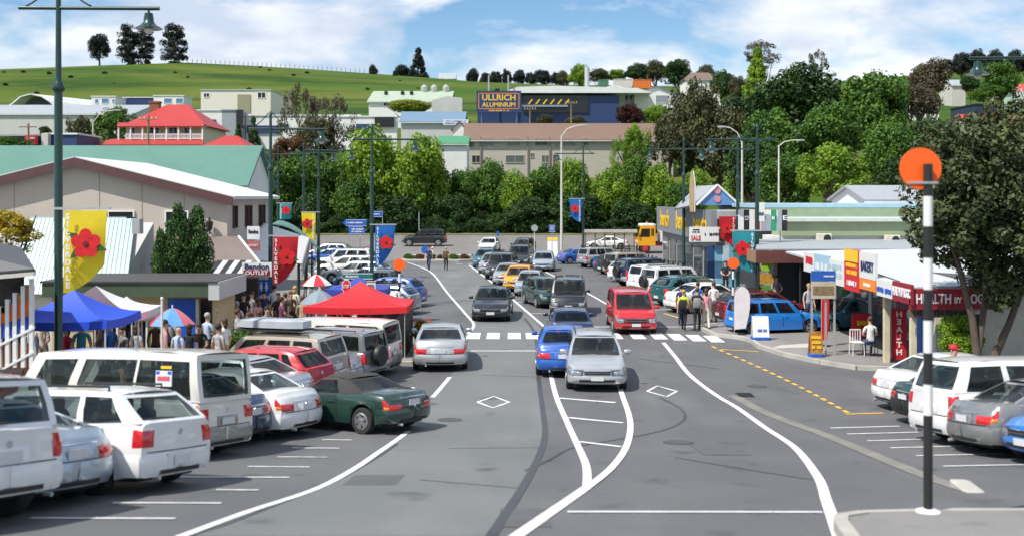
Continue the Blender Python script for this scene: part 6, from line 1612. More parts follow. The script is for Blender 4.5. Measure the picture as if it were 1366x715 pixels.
PETAL = mat('hibiscus_red', (.62, .012, .015), .55, var=.2, scale=8); HEART = mat('hibiscus_dark_heart', (.18, .005, .01), .6); HLEAF = mat('hibiscus_leaf', (.03, .09, .02), .6)
BAN = {'yellow': mat('banner_yellow', (.90, .70, .03), .6, var=.10, scale=1.2), 'red': mat('banner_red', (.60, .02, .03), .6, var=.1, scale=1.2), 'blue': mat('banner_blue', (.02, .16, .52), .6, var=.1, scale=1.2), 'teal': M_TEALS}
def banner(label, px, ptop, Y, colr, side, w=1.05, h=2.05, cut=.66):
    """cloth banner hung from a post at column px; side = +1 to the right of the post, -1 to the left"""
    p = at(px, ptop, Y); r = thing('street_banner', label, 'banner', (p.x, p.y - .13, p.z))
    g = MB(); g.box(side * -.12 if side > 0 else -w - .22, w + .22 if side > 0 else .12, -.03, .03, .02, .08); part('top_rail', g, GALV, r)
    def pt(u, v):
        L = 1 - (1 - cut) * max(0, u) ** 1.6
        return (side * (.16 + u * w * (1 - .10 * v * u)), -.05 - .10 * math.sin(u * 3.0 + v * 2.2) * v, -v * h * L)
    g = MB(); N, Mv = 10, 14
    for i in range(N):
        for j in range(Mv):
            q = [pt(i / N, j / Mv), pt((i + 1) / N, j / Mv), pt((i + 1) / N, (j + 1) / Mv), pt(i / N, (j + 1) / Mv)]
            g.add(q, [(0, 1, 2, 3)])
    cl_ = part('cloth', g, BAN[colr], r, 60)
    me, tw, th = text_mesh('S\nI\nL\nV\nE\nR\nD\nA\nL\nE', .03)
    xl = side * .30
    o = obj('lettering', me, WTXT, cl_, (xl, -.20, -h * .485), (R(90), 0, 0)); o.scale = (.17 / tw, h * .90 / th, 1)
    xs = [v.co.y for v in me.vertices]; o.location.z = -h * .485 - (max(xs) + min(xs)) / 2 * (h * .90 / th)
    cx, cz = side * (.16 + w * .56), -h * .40
    for k_ in range(5):
        a = k_ * 2 * math.pi / 5 + .35; d = Vector((math.cos(a), 0, math.sin(a))); n_ = Vector((-math.sin(a), 0, math.cos(a)))
        f = MB(); c0 = Vector((cx, -.22 - .004 * k_, cz)); pts = []
        for t in range(10):
            u = 2 * math.pi * t / 10; pts.append(c0 + d * (.19 + .17 * math.cos(u)) * w + n_ * (.155 * math.sin(u)) * w)
        f.prism(pts, (0, .012, 0)); part('petal', f, PETAL, cl_)
    f = MB(); f.lathe([(.01, -.262), (.07, -.256), (.07, -.24)], 10, (cx, 0, cz), 'y'); part('flower_heart', f, HEART, cl_)
    for a in (2.6, -.3, -2.4):
        f = MB(); d = Vector((math.cos(a) * side, 0, math.sin(a))); n_ = Vector((-d.z, 0, d.x)); c0 = Vector((cx, -.205, cz)) + d * .30 * w
        f.prism([c0 - d * .18, c0 + n_ * .10, c0 + d * .24, c0 - n_ * .10], (0, .008, 0)); part('leaf', f, HLEAF, cl_)
    return r
banner('large yellow banner with red hibiscus and white vertical lettering', 82, 281, 26.4, 'yellow', 1, 1.06, 2.05)
banner('red banner with hibiscus and white lettering beside the peaked canopy', 361, 316, 44.4, 'red', 1, 1.06, 2.05, .55)
banner('blue banner with red hibiscus beside the parked car row', 497, 301, 52.9, 'blue', 1, 1.0, 2.1, .5)
banner('small yellow banner with hibiscus over the green curved canopy', 425, 284, 69.8, 'yellow', -1, .95, 1.8, .9)
banner('small teal banner with hibiscus over the white canopy', 371, 272, 85.8, 'teal', 1, 1.0, 1.3, .95)
banner('blue banner with hibiscus by the iron fence', 778, 266, 83.8, 'blue', -1, .95, 1.85, .7)
banner('teal banner with red hibiscus before the tile sign', 1010, 309, 49.3, 'teal', -1, 1.06, 1.95, .72)
banner('red banner with hibiscus on the grey shop front', 984, 289, 59.8, 'red', -1, .95, 1.65, .7)
banner('blue banner with hibiscus beside the leafy footpath tree', 1399, 290, 31.8, 'blue', -1, 1.06, 1.95, .72)

def thin_cloth(m, amt=.35):
    t = m.node_tree; b = t.nodes['Principled BSDF']; tb = t.nodes.new('ShaderNodeBsdfTranslucent'); t.links.new(b.inputs['Base Color'].links[0].from_socket, tb.inputs[0])
    ms = t.nodes.new('ShaderNodeMixShader'); ms.inputs[0].default_value = amt
    t.links.new(b.outputs[0], ms.inputs[1]); t.links.new(tb.outputs[0], ms.inputs[2]); t.links.new(ms.outputs[0], t.nodes['Material Output'].inputs[0])
for m__ in BAN.values(): thin_cloth(m__)
# striped beacon in the foreground
bp_ = gp(1238, 697); YB_ = bp_.y
bc = thing('crossing_beacon', 'black and white striped beacon pole with big orange disc on the near island', 'beacon', bp_ + Vector((0, 0, .12)))
zz = [Z(p, YB_) - bp_.z - .12 for p in (694, 690, 553, 512, 470, 427, 386, 344, 302, 262, 219)]
zz[0] = 0.0
for i, (a, b_) in enumerate(zip(zz, zz[1:])):
    g = MB(); g.lathe([(.052, a), (.052, b_ - .001)], 16); part('pole_band', g, WHITE if i % 2 == 0 else mat('beacon_black', (.02, .02, .02), .4), bc, 40)
g = MB(); g.lathe([(.14, 0), (.14, .02), (.06, .05)], 16); part('base_collar', g, WHITE, bc, 40)
dz = Z(225, YB_) - bp_.z - .12
g = MB(); g.lathe([(.01, .065), (.245, .065), (.245, .085), (.01, .085)], 40, (-.06, 0, dz), 'y'); part('disc', g, mat('fluorescent_orange', (.95, .13, .01), .5, var=0), bc, 30)
g = MB(); g.box(-.22, .10, -.06, -.053, dz - .18, dz - .155); g.box(-.22, .10, .053, .064, dz - .18, dz - .155); part('bracket', g, GALV, bc)
def beacon(label, px, pdisc, Y, r_=.24):
    x = X(px, Y); b0 = thing('crossing_beacon', label, 'beacon', (x, Y, gz(0, Y) + .12)); H = Z(pdisc, Y) - gz(0, Y) - .12
    for i in range(8):
        g = MB(); g.lathe([(.05, H * i / 8), (.05, H * (i + 1) / 8 - .001)], 10); part('pole_band', g, WHITE if i % 2 == 0 else BLACK, b0, 40)
    g = MB(); g.lathe([(.01, -.085), (r_, -.085), (r_, -.065), (.01, -.065)], 24, (0, 0, H), 'y'); part('disc', g, mat('fluorescent_orange', (.95, .13, .01)), b0, 30)
beacon('small orange disc beacon at the crossing beside the red gazebo', 533, 353, 41.4)
beacon('small orange disc beacon at the crossing by the shops', 978, 351, 44)

# gazebos and umbrellas
def gazebo(label, c, w, d, ze, zp, mats, val=.22, legs=True, rz=0, black_side=False):
    g0 = gz(0, c[1]) + (.12); r = thing('market_gazebo', label, 'gazebo', (c[0], c[1], g0), rz); ze -= g0; zp -= g0
    co = [(-w/2, -d/2), (w/2, -d/2), (w/2, d/2), (-w/2, d/2)]; N = 6
    for k_ in range(4):
        a, b_ = co[k_], co[(k_ + 1) % 4]; g = MB()
        def P(u, v):
            x_ = (a[0] + (b_[0] - a[0]) * u) * (1 - v); y_ = (a[1] + (b_[1] - a[1]) * u) * (1 - v)
            return (x_, y_, ze + (zp - ze) * (v ** 1.7) - .05 * math.sin(math.pi * u) * (1 - v) ** 2)
        for i in range(N):
            for j in range(N): g.add([P(i/N, j/N), P((i+1)/N, j/N), P((i+1)/N, (j+1)/N), P(i/N, (j+1)/N)], [(0, 1, 2, 3)])
        for i in range(N):
            p, q = P(i/N, 0), P((i+1)/N, 0); wv = .02 * (1 if i % 2 else -1)
            g.add([p, q, (q[0] * 1.01, q[1] * 1.01, q[2] - val), (p[0] * 1.01, p[1] * 1.01, p[2] - val)], [(0, 1, 2, 3)])
        part('canopy_panel', g, mats[k_ % len(mats)], r, 50)
    for x_, y_ in co:
        g = MB(); g.tube([(x_ * .96, y_ * .96, 0), (x_ * .96, y_ * .96, ze)], .025, 6); part('leg', g, WHITE, r)
    if black_side:
        g = MB(); n_ = 12
        for i in range(n_):
            u0, u1 = i / n_, (i + 1) / n_
            f_ = lambda u: (w * .02 + w * .47 * u, -d / 2 + .04 + .05 * math.sin(u * 19))
            (xa, ya), (xb, yb) = f_(u0), f_(u1); g.add([(xa, ya, .05), (xb, yb, .05), (xb, yb, ze - .1), (xa, ya, ze - .1)], [(0, 1, 2, 3)])
        g.add([(w * .49, -d/2, .05), (w * .49, d/2, .05), (w * .49, d/2, ze - .1), (w * .49, -d/2, ze - .1)], [(0, 1, 2, 3)])
        part('side_sheet', g, mat('black_tarpaulin', (.015, .015, .016), .6, var=.2), r, 60)
    return r
CR = mat('gazebo_red_cloth', (.62, .012, .018), .55, var=.08, scale=1.5); CB = mat('gazebo_blue_cloth', (.02, .075, .60), .55, var=.08, scale=1.5); CWh = mat('gazebo_white_cloth', (.72, .72, .72), .6, var=.06); CPl = mat('gazebo_plum_cloth', (.09, .05, .08), .6, var=.08); CB2 = mat('gazebo_royal_cloth', (.035, .06, .32), .55, var=.08)
gazebo('red peaked gazebo with black side sheet at the crossing corner', (X(481, 36.9), 36.9), 3.5, 2.7, Z(409, 35.5), Z(375, 36.9), [CR], black_side=True)
gazebo('bright blue peaked gazebo beside the big green lamp post', (X(98, 28.3), 28.3), 2.75, 2.5, Z(428, 27.0), Z(385, 28.3), [CB])
gazebo('gazebo with white and plum canopy panels next to the bright blue gazebo', (X(128, 31.3), 31.3), 3.1, 2.4, Z(418, 30.1), Z(381, 31.3), [CPl, CWh, CPl, CWh], rz=R(0))
gazebo('royal blue gazebo behind the red gazebo', (X(478, 41.0), 41.0), 2.3, 1.8, Z(386, 40.0), Z(369, 41.0), [CB2], val=.3)
gazebo('white gazebo peeping behind the plum and white gazebo', (X(172, 32.4), 32.2), 1.5, 1.5, Z(418, 31.5), Z(395, 32.2), [CWh])
def umbrella(label, px, ptop, pedge, wpx, Y, ms):
    x = X(px, Y); g0 = gz(0, Y) + .12; r = thing('market_umbrella', label, 'umbrella', (x, Y, g0)); zt, ze, w = Z(ptop, Y) - g0, Z(pedge, Y) - g0, wpx / F * Y / 2; n_ = 8
    for k_ in range(n_):
        a0, a1 = 2 * math.pi * k_ / n_, 2 * math.pi * (k_ + 1) / n_; g = MB()
        for j in range(4):
            v0, v1 = j / 4, (j + 1) / 4
            f_ = lambda a, v: (w * v * math.cos(a), w * v * math.sin(a), zt - (zt - ze) * v ** 1.5)
            g.add([f_(a0, v0), f_(a0, v1), f_(a1, v1), f_(a1, v0)], [(0, 1, 2, 3)])
        part('canopy_panel', g, ms[k_ % len(ms)], r, 60)
    g = MB(); g.tube([(0, 0, 0), (0, 0, zt + .08)], .022, 6); part('pole', g, WHITE, r)
    g = MB()
    for k_ in range(n_): a = 2 * math.pi * k_ / n_; g.tube([(0, 0, zt - .3), (w * .6 * math.cos(a), w * .6 * math.sin(a), zt - (zt - ze) * .6 ** 1.5 - .01)], .006, 4)
    part('ribs', g, GALV, r)
UB = mat('umbrella_sky_blue', (.10, .28, .62), .6); UG = mat('umbrella_grey_blue', (.20, .25, .30), .7); UR = mat('umbrella_red', (.55, .03, .05), .6); UP = mat('umbrella_pink', (.60, .16, .18), .6)
umbrella('blue, pink and red striped umbrella in front of the blue door', 230, 410, 432, 62, 31.0, [UB, UB, UP, UR, UR, UB, UB, UP])
umbrella('red and white striped umbrella under the dark canopy', 422, 366, 380, 42, 44.5, [UR, CWh])
umbrella('plain grey blue umbrella beside the red gazebo', 426, 386, 404, 52, 37.5, [UG])
# white tent pole, produce tables, planter and bollards
tp = thing('tent_pole', 'slim white pole standing beside the striped umbrella', 'pole', (X(216, 29.5), 29.5, gz(0, 29.5) + .12)); g = MB(); g.tube([(0, 0, 0), (0, 0, Z(400, 29.5) - gz(0, 29.5) - .1)], .035, 8); part('pole', g, WHITE, tp); g = MB(); g.ell((0, 0, Z(400, 29.5) - gz(0, 29.5) - .08), (.05, .05, .05), 8, 5); part('finial', g, WHITE, tp)
def table(label, px, Y, w=1.8, cloth=None):
    r = thing('stall_table', label, 'table', (X(px, Y), Y, gz(0, Y) + .12)); g = MB(); g.box(-w/2, w/2, -.35, .35, .72, .75); part('table_top', g, cloth or WOOD, r)
    for sx_ in (-1, 1):
        for sy_ in (-1, 1): g = MB(); g.box(sx_ * (w/2 - .06) - .02, sx_ * (w/2 - .06) + .02, sy_ * .3 - .02, sy_ * .3 + .02, 0, .719); part('leg', g, GALV, r)
    g = MB(); rr = random.Random(px)
    for i in range(14): g.bbox(rr.uniform(-w/2 + .15, w/2 - .15), rr.uniform(-.22, .22), .83, .18, .16, .15, .3)
    part('goods', g, mat('stall_goods', (.35, .22, .15), .7, var=.7, scale=7), r)
table('stall table laden with goods under the bright blue gazebo', 110, 28.0, 2.0, CWh); table('stall table under the plum and white gazebo', 150, 31.2, 1.6); table('stall table under the red gazebo', 470, 36.6, 2.2, CR)
pl_ = thing('flower_planter', 'terracotta planter with red flowers beside the crossing kerb', 'planter', (X(563, 38.2), 38.2, .12))
g = MB(); g.lathe([(.20, 0), (.30, .42), (.33, .42), (.33, .5), (.05, .48)], 14); part('pot', g, mat('terracotta', (.42, .12, .06), .8), pl_, 40)
obj('foliage', PR['round1'], LM['bright'], pl_, (0, 0, .72)).scale = (.42, .42, .32)
g = MB(); rr = random.Random(3)
for i in range(24): a = rr.uniform(0, 6.28); q = rr.uniform(.1, .4); g.ell((q * math.cos(a), q * math.sin(a), .78 + rr.uniform(0, .22)), (.04, .04, .03), 6, 4)
part('blossoms', g, PETAL, pl_)
for lb, px, py in (('dark green bollard on the kerb beside the silver grey van', 541, 496), ('dark green bollard by the terracotta planter', 555, 476)):
    p = gp(px, py); b_ = thing('bollard', lb, 'bollard', p + Vector((-.35, .6, .12))); g = MB(); g.lathe([(.09, 0), (.09, .75), (.11, .78), (.11, .85), (.07, .95), (.02, .98)], 12); part('post', g, GREENPOLE, b_, 40); g = MB(); g.lathe([(.094, .58), (.094, .64)], 12); part('band', g, WHITE, b_, 40)
# planter bed with low wall by the market
pb_ = thing('planter_bed', 'long low stone planter bed between the parked cars and the market', 'planter', (X(318, 33), 33.2, .12)); g = MB(); g.box(-1.3, 1.3, -.35, .35, 0, .42); part('wall', g, CONC, pb_); g = MB(); g.box(-1.2, 1.2, -.28, .28, .421, .46); part('soil', g, mat('soil', (.05, .035, .025), .95), pb_)

# traffic and direction signs
def post_sign(name, label, px, pbase_Y, items, pm=GALV, two=False, ztop=None, cat='sign'):
    Y = pbase_Y; x = X(px, Y); g0 = gz(x, Y) + (.12 if abs(x) > 3 and Y < 90 else 0); r = thing(name, label, cat, (x, Y, g0))
    zt = max(Z(i[2], Y) for i in items) - g0
    for dx in ((-.45, .45) if two else (0,)):
        g = MB(); g.tube([(dx, .06, 0), (dx, .06, zt)], .03, 8); part('post', g, pm, r)
    for shp, p0, pt, pb, m, txt, tm in items:
        w = p0 / F * Y; z1, z0 = Z(pt, Y) - g0, Z(pb, Y) - g0; zc = (z0 + z1) / 2; h = z1 - z0; g = MB()
        if shp == 'rect': g.box(-w/2, w/2, 0, .03, z0, z1)
        elif shp == 'round': g.lathe([(.01, 0), (w/2, 0), (w/2, .03), (.01, .03)], 24, (0, 0, zc), 'y')
        elif shp == 'oct': g.prism([(w/2 * 1.06 * math.cos(R(22.5 + 45 * i)), 0, zc + h/2 * 1.06 * math.sin(R(22.5 + 45 * i))) for i in range(8)], (0, .03, 0))
        elif shp == 'arrowL': g.prism([(-w/2, 0, zc), (-w/2 + h/2, 0, z1), (w/2, 0, z1), (w/2, 0, z0), (-w/2 + h/2, 0, z0)], (0, .04, 0))
        elif shp == 'arrowR': g.prism([(w/2, 0, zc), (w/2 - h/2, 0, z0), (-w/2, 0, z0), (-w/2, 0, z1), (w/2 - h/2, 0, z1)], (0, .04, 0))
        bo = part('panel', g, m, r)
        if shp in ('rect', 'arrowL', 'arrowR') and txt != 'noedge':
            e = .025; f = MB(); f.box(-w/2 + (h/2 if shp == 'arrowL' else 0), w/2 - (h/2 if shp == 'arrowR' else 0), -.008, -.001, z1 - e - .02, z1 - .02); f.box(-w/2 + (h/2 if shp == 'arrowL' else 0), w/2 - (h/2 if shp == 'arrowR' else 0), -.008, -.001, z0 + .02, z0 + e + .02); part('border', f, tm or WTXT, bo)
        if txt and txt not in ('noedge',):
            n_ = int(txt[1:]) if txt[0] == '~' else 1; lettering(txt, bo, w * .66, h * (.38 if n_ == 1 else .62), (0, -.02, zc), tm or WTXT)
    return r
post_sign('direction_sign', 'blue arrow shaped direction sign pointing left at the junction', 473, 87, [('arrowL', 32, 293, 302, M_BLUES, '~1', WTXT)], two=True)
post_sign('direction_sign', 'blue arrow sign pointing right, lower than its left pointing neighbour', 477, 86.6, [('arrowR', 24, 302.5, 313, M_BLUES, '~2', WTXT)], two=True)
post_sign('street_name_sign', 'small blue rectangular sign above the blue banner', 503, 88, [('rect', 14, 282, 290, M_BLUES, '~1', WTXT)], two=True)
post_sign('no_turn_sign', 'white round no turn sign with red ring by the parked estate cars', 490, 80, [('round', 10, 329, 339, M_REDS, None, None), ], WHITE)
g = MB(); p = at(490, 334, 79.97); g.lathe([(.01, -.012), (.22, -.012), (.22, -.002)], 20, p, 'y')
ntd = part('sign_face', g, WHITE, [o for o in bpy.data.objects if o.name.startswith('no_turn_sign')][0]); ntd.location = -Vector(ntd.parent.location)
st_ = post_sign('stop_sign', 'red octagonal stop sign held up behind the red gazebo', 462, 39.0, [('oct', 12, 372.5, 391.5, WHITE, None, None)], WHITE)
f = MB(); zc_ = Z(382, 39) - st_.location.z; f.prism([(.150 * math.cos(R(22.5 + 45 * i)), -.01, zc_ + .245 * math.sin(R(22.5 + 45 * i))) for i in range(8)], (0, .008, 0)); fo = part('sign_face', f, M_REDS, st_); lettering('STOP', fo, .22, .13, (0, -.02, zc_), WTXT)
post_sign('agency_sign', 'long green agency sign board above the royal blue gazebo', 477, 42.4, [('rect', 40, 364, 373, mat('sign_deep_green', (.01, .16, .12), .5), None, None)], two=True)
ag = [o for o in bpy.data.objects if o.name.startswith('agency_sign')][0]; lettering('Agency', ag, .55, .17, (-.22, -.02, Z(368.5, 42.4) - ag.location.z), WTXT)
post_sign('notice_board', 'narrow white notice with black lines behind the red gazebo', 495, 39.2, [('rect', 12, 375, 394, WHITE, '~4', BTXT)], GALV)
ts_ = post_sign('toilet_sign', 'blue toilet sign with white figures and left arrow on the green lamp post', 352, 44.0, [('rect', 18, 373, 403, M_BLUES, 'noedge', None)], GREENPOLE)
f = MB(); b0 = Z(403, 44) - ts_.location.z; t0 = Z(373, 44) - ts_.location.z; hh = t0 - b0
for sx_ in (-.11, .11):
    f.lathe([(.01, -.012), (.04, -.012), (.04, -.002)], 10, (sx_, 0, b0 + hh * .86), 'y'); f.prism([(sx_ - .07, -.012, b0 + hh * .60), (sx_ + .07, -.012, b0 + hh * .60), (sx_ + .045, -.012, b0 + hh * .80), (sx_ - .045, -.012, b0 + hh * .80)], (0, .01, 0)); f.box(sx_ - .035, sx_ + .035, -.0118, -.002, b0 + hh * .50, b0 + hh * .60)
f.prism([(-.20, -.012, b0 + hh * .25), (-.05, -.012, b0 + hh * .13), (-.05, -.012, b0 + hh * .37)], (0, .01, 0)); f.box(-.05, .19, -.0118, -.002, b0 + hh * .215, b0 + hh * .285)
part('pictogram', f, WTXT, ts_)
kl = post_sign('keep_left_sign', 'blue round keep left sign on the traffic island', 567.5, 91.6, [('round', 11, 328, 339, M_BLUES, None, None)], WHITE)
mk = thing('marker_post', 'short white marker post on the traffic island', 'post', (X(577, 92), 92, gz(0, 92) + .14)); g = MB(); g.bbox(0, 0, .55, .13, .13, 1.1, .2); part('post', g, WHITE, mk); g = MB(); g.box(-.068, .068, -.07, -.066, .8, .95); part('reflector', g, M_REDS, mk)
rr = random.Random(9)
for i in range(6):
    o = obj('low_plant', PR['round%d' % (i % 4)], LM['rust' if i % 2 else 'mid'], None, (X(545 + i * 15, 92.0), 92.0 + rr.uniform(-.3, .3), gz(0, 92) + .32)); o.scale = (.55, .4, .3)
    tag(o, 'low %s clump planted on the traffic island' % ('rust coloured' if i % 2 else 'green'), 'plant', 'clumps on the traffic island')
for px in (552, 612, 628):
    g = MB(); g.bbox(0, 0, .2, 1.1, .6, .45, .35, .3); ro = part('boulder', g, CONC, None, 40, (X(px, 92.4), 92.3, gz(0, 92) + .1)); tag(ro, 'pale boulder lying on the traffic island', 'boulder', 'boulders on the traffic island')
post_sign('round_sign', 'back of a grey round traffic sign on a white post at the junction', 713, 88, [('round', 9, 300, 309, GALV, None, None)], WHITE)
post_sign('route_sign', 'small blue route sign with two lines beside the tall pale lamp', 736.5, 96, [('rect', 8.5, 300.5, 310, M_BLUES, '~3', WTXT)], GALV)
post_sign('small_blue_sign', 'tiny blue sign post at the far side of the main road', 664, 118, [('rect', 3.5, 309, 315, M_BLUES, 'noedge', None)], GALV)
p = gx(559, 121); bpz = thing('plain_post', 'thin bare post at the roadside before the tree belt', 'post', p); g = MB(); g.tube([(0, 0, 0), (0, 0, 3.2)], .05, 6); part('post', g, GALV, bpz)
# sandwich boards
def aboard(label, px, py, w, h, m, texts=(), cap=None, base=None, rz=0, lean=.22):
    p = gp(px, py); r = thing('sandwich_board', label, 'sandwich board', p + Vector((0, 0, .12 if abs(p.x) > 7 and p.y < 90 else 0)), rz)
    for s_ in (-1, 1):
        g = MB(); g.slab((-w/2, s_ * lean * h, .03), (w/2, s_ * lean * h, .03), (w/2, s_ * .03, h), (-w/2, s_ * .03, h), .025); bo = part('panel', g, m, r)
        if s_ < 0:
            for t, dz, tw, th, tm in texts:
                o = lettering(t, bo, tw, th, (0, -lean * h * (1 - dz / h) - .04, dz), tm); o.rotation_euler = ((0 if t[0] == '~' else R(90)) - math.atan(lean), 0, 0)
            if cap:
                g = MB(); g.slab((-w/2, -lean * h * .16 - .05, h * .84), (w/2, -lean * h * .16 - .05, h * .84), (w/2, -.05, h), (-w/2, -.05, h), .02); part('cap_strip', g, cap, bo)
    if base: g = MB(); g.bbox(0, 0, .06, w * 1.1, lean * h * 2.3, .12, .2); part('base', g, base, r)
aboard('tall white sandwich board with yellow top strip by the blue sedan', 737, 342, .95, 1.75, WHITE, [], M_YELS)
aboard('white sandwich board with blue base at the crossing corner', 1014, 457, .62, .9, WHITE, [('~1', .38, .42, .14, BLTXT)], None, M_BLUES)
aboard('maroon and yellow sandwich board on a blue base by the dashed yellow line', 1088, 480, .42, .85, mat('board_maroon_yellow', (.36, .16, .03), .6, var=.5, scale=9), [('~3', .5, .32, .5, YTXT)], None, M_BLUES)
aboard('orange and yellow sandwich board outside the shops', 1149, 455, .70, .95, M_REDS, [('~1', .6, .4, .3, YTXT), ('~1', .3, .45, .25, M_ORANGE)])
aboard('white board with orange top strip by the painted mural', 941, 400, .8, 1.0, WHITE, [('~2', .45, .5, .35, RTXT)], M_ORANGE)
# flags on poles
def feather(label, px, pbase, w, h, m, txt, tm, curve=.3):
    p = gp(px, pbase); r = thing('feather_flag', label, 'flag', p + Vector((0, 0, .12))); g = MB(); pts = []
    g.lathe([(.18, 0), (.18, .04), (.04, .07)], 10); part('foot', g, BLACK, r)
    g = MB(); pl__ = [(-w/2, .0, .05)] + [(-w/2 + curve * w * (1 - math.cos(t * math.pi / 2)), 0, h - .4 + .4 * math.sin(t * math.pi / 2)) for t in (0, .4, .8, 1)]; g.tube(pl__, .016, 6); part('pole', g, GALV, r)
    out_ = [(-w/2, .2), (-w/2, h - .45)] + [(-w/2 * math.cos(t * math.pi / 8), h - .45 + .45 * math.sin(t * math.pi / 8)) for t in range(1, 8)] + [(w/2, h - .45), (w/2 * .97, h * .55), (w * .40, h * .38), (w * .22, .25)]
    g = MB(); g.prism([(a, -.02, b_) for a, b_ in out_], (0, .012, 0)); cl_ = part('cloth', g, m, r)
    if txt: o = lettering(txt, cl_, w * .5, h * .62, (0, -.035, h * .5), tm)
feather('white teardrop flag with pink swirl at the crossing corner', 990, 450, .62, 1.9, mat('flag_white_pink', (.76, .70, .70), .6, var=.10, scale=2), None, None)
feather('slim red feather flag beside the framed street map', 1101, 466, .28, 2.0, M_REDS, None, None)
hf = gp(1199, 487); hfl = thing('vertical_flag', 'tall red flag with white vertical lettering outside the corner shop', 'flag', hf + Vector((0, 0, .12)))
g = MB(); g.box(-.24, .24, -.02, .02, .08, 1.75); cl_ = part('cloth', g, M_REDS, hfl); g = MB(); g.tube([(-.27, 0, 0), (-.27, 0, 1.85)], .02, 6); part('pole', g, GALV, hfl); g = MB(); g.bbox(0, 0, .04, .5, .4, .08, .2); part('foot', g, BLACK, hfl)
me, tw, th = text_mesh('H\nE\nA\nL\nT\nH', .03); o = obj('lettering', me, WTXT, cl_, (0, -.035, .95), (R(90), 0, 0)); o.scale = (-.22 / tw, 1.45 / th, 1); ys_ = [v.co.y for v in me.vertices]; o.location.z = .95 - (max(ys_) + min(ys_)) / 2 * 1.45 / th
mp_ = gp(1098, 478); fm = thing('framed_map', 'framed street information board with blue header on pale posts', 'information board', mp_ + Vector((0, 0, .12)))
for dx in (-.38, .10, .40): g = MB(); g.box(dx - .03, dx + .03, 0, .06, 0, 2.85 if dx < .3 else 2.95); part('post', g, GALV, fm)
g = MB(); g.box(-.42, .42, -.05, -.002, 2.55, 2.90); hd = part('header', g, M_BLUES, fm); g = MB(); g.box(-.42, .42, -.05, -.002, 1.95, 2.54); part('panel', g, mat('map_panel_cream', (.5, .45, .36), .6), fm); g = MB(); g.box(-.36, .36, -.06, -.051, 2.08, 2.38); part('map', g, mat('map_print', (.22, .16, .08), .6, var=.5, scale=9), fm)
lettering('~1', hd, .35, .1, (.18, -.06, 2.72), WTXT)
pbx = thing('poster_column', 'tall blue poster stand behind the striped beacon', 'poster stand', gp(1236, 486) + Vector((0, 0, .12))); g = MB(); g.bbox(0, 0, .95, .55, .5, 1.9, .1); part('column', g, M_BLUES, pbx); g = MB(); g.box(-.2, .2, -.26, -.251, .5, 1.6); part('poster', g, mat('poster_mixed', (.25, .22, .2), .6, var=.8, scale=9), pbx)
ch_ = thing('wire_chairs', 'white wire cafe chair outside the shops', 'chair', gp(1143, 478) + Vector((0, 0, .12)))
for dx in (-.2, .2):
    for dy in (-.2, .2): g = MB(); g.tube([(dx, dy, 0), (dx * .9, dy * .9, .45 if dy < 0 else .85)], .014, 6); part('leg', g, WHITE, ch_)
g = MB(); g.box(-.2, .2, -.2, .2, .44, .46); part('seat', g, WHITE, ch_); g = MB()
for i in range(5): g.box(-.18 + i * .085, -.16 + i * .085, .17, .19, .46, .86)
g.box(-.19, .19, .168, .192, .84, .88); part('backrest', g, WHITE, ch_)
# fences at the corner
def fence(label, p0, p1, n_, h, m, rails=(.25, .9), slats=0, name='iron_fence'):
    a, b_ = Vector(p0), Vector(p1); r = thing(name, label, 'fence', (0, 0, 0))
    for i in range(n_ + 1):
        q = a.lerp(b_, i / n_); g = MB(); z = gz(0, q.y) + .1; g.box(q.x - .05, q.x + .05, q.y - .05, q.y + .05, z - .1, z + h); part('post', g, m, r)
    for rh in rails: g = MB(); g.tube([(a.x, a.y, gz(0, a.y) + .1 + h * rh), (b_.x, b_.y, gz(0, b_.y) + .1 + h * rh)], .03, 5); part('rail', g, m, r)
    if slats:
        g = MB(); t = int((b_ - a).length / .14)
        for i in range(t): q = a.lerp(b_, (i + .5) / t); z = gz(0, q.y) + .15; g.box(q.x - .02, q.x + .02, q.y - .02, q.y + .02, z, z + h * .95)
        part('bars', g, m, r)['kind'] = 'stuff'
fence('black iron railing fence around the junction corner', (X(776, 86), 86, 0), (X(850, 86), 86, 0), 7, 1.55, DARKSTEEL, (.08, .92), 1)
fence('black bollard fence along the corner footpath', (X(856, 82), 82, 0), (X(925, 64), 64, 0), 12, 1.15, DARKSTEEL, (), 0, 'bollard_fence')
wr_ = thing('guard_rail', 'weathered pale guard rail beside the main road', 'guard rail')
for i in range(6): q = at(781 + i * 13, 310, 95); g = MB(); g.box(q.x - .06, q.x + .06, 95, 95.1, gz(0, 95), q.z + .1); part('post', g, WOOD, wr_)
q0, q1 = at(779, 309, 94.9), at(850, 306, 94.9); g = MB(); g.box(q0.x, q1.x, 94.85, 94.98, q0.z - .12, q0.z + .18); part('rail', g, mat('guard_rail_pale', (.48, .46, .40), .7), wr_)
# tall street lights
def street_light(label, px, Y, ptop, armdx, rise):
    x = X(px, Y); g0 = gz(x, Y); H = Z(ptop, Y) - g0; r = thing('street_light', label, 'street light', (x, Y, g0)); a = armdx / F * Y; up = rise / F * Y
    g = MB(); g.tube([(0, 0, 0), (0, 0, H * .5), (0, 0, H)], [.14, .11, .08], 8); part('pole', g, mat('pale_pole', (.58, .56, .50), .6), r, 50)
    g = MB(); g.tube([(0, 0, H - .1), (a * .25, 0, H + up * .6), (a * .6, 0, H + up * .9), (a, 0, H + up)], .055, 6); ar = part('arm', g, mat('pale_pole', (.58, .56, .50)), r, 50)
    g = MB(); g.bbox(a * 1.04, 0, H + up - .04, .75, .3, .16, .3); part('lamp_head', g, GALV, ar, 40)
street_light('tall pale street light by the route sign before the motel', 749, 106, 181, 30, 14)
street_light('tall white street light with curved arm beside the wood', 990, 96, 190, -26, 21)
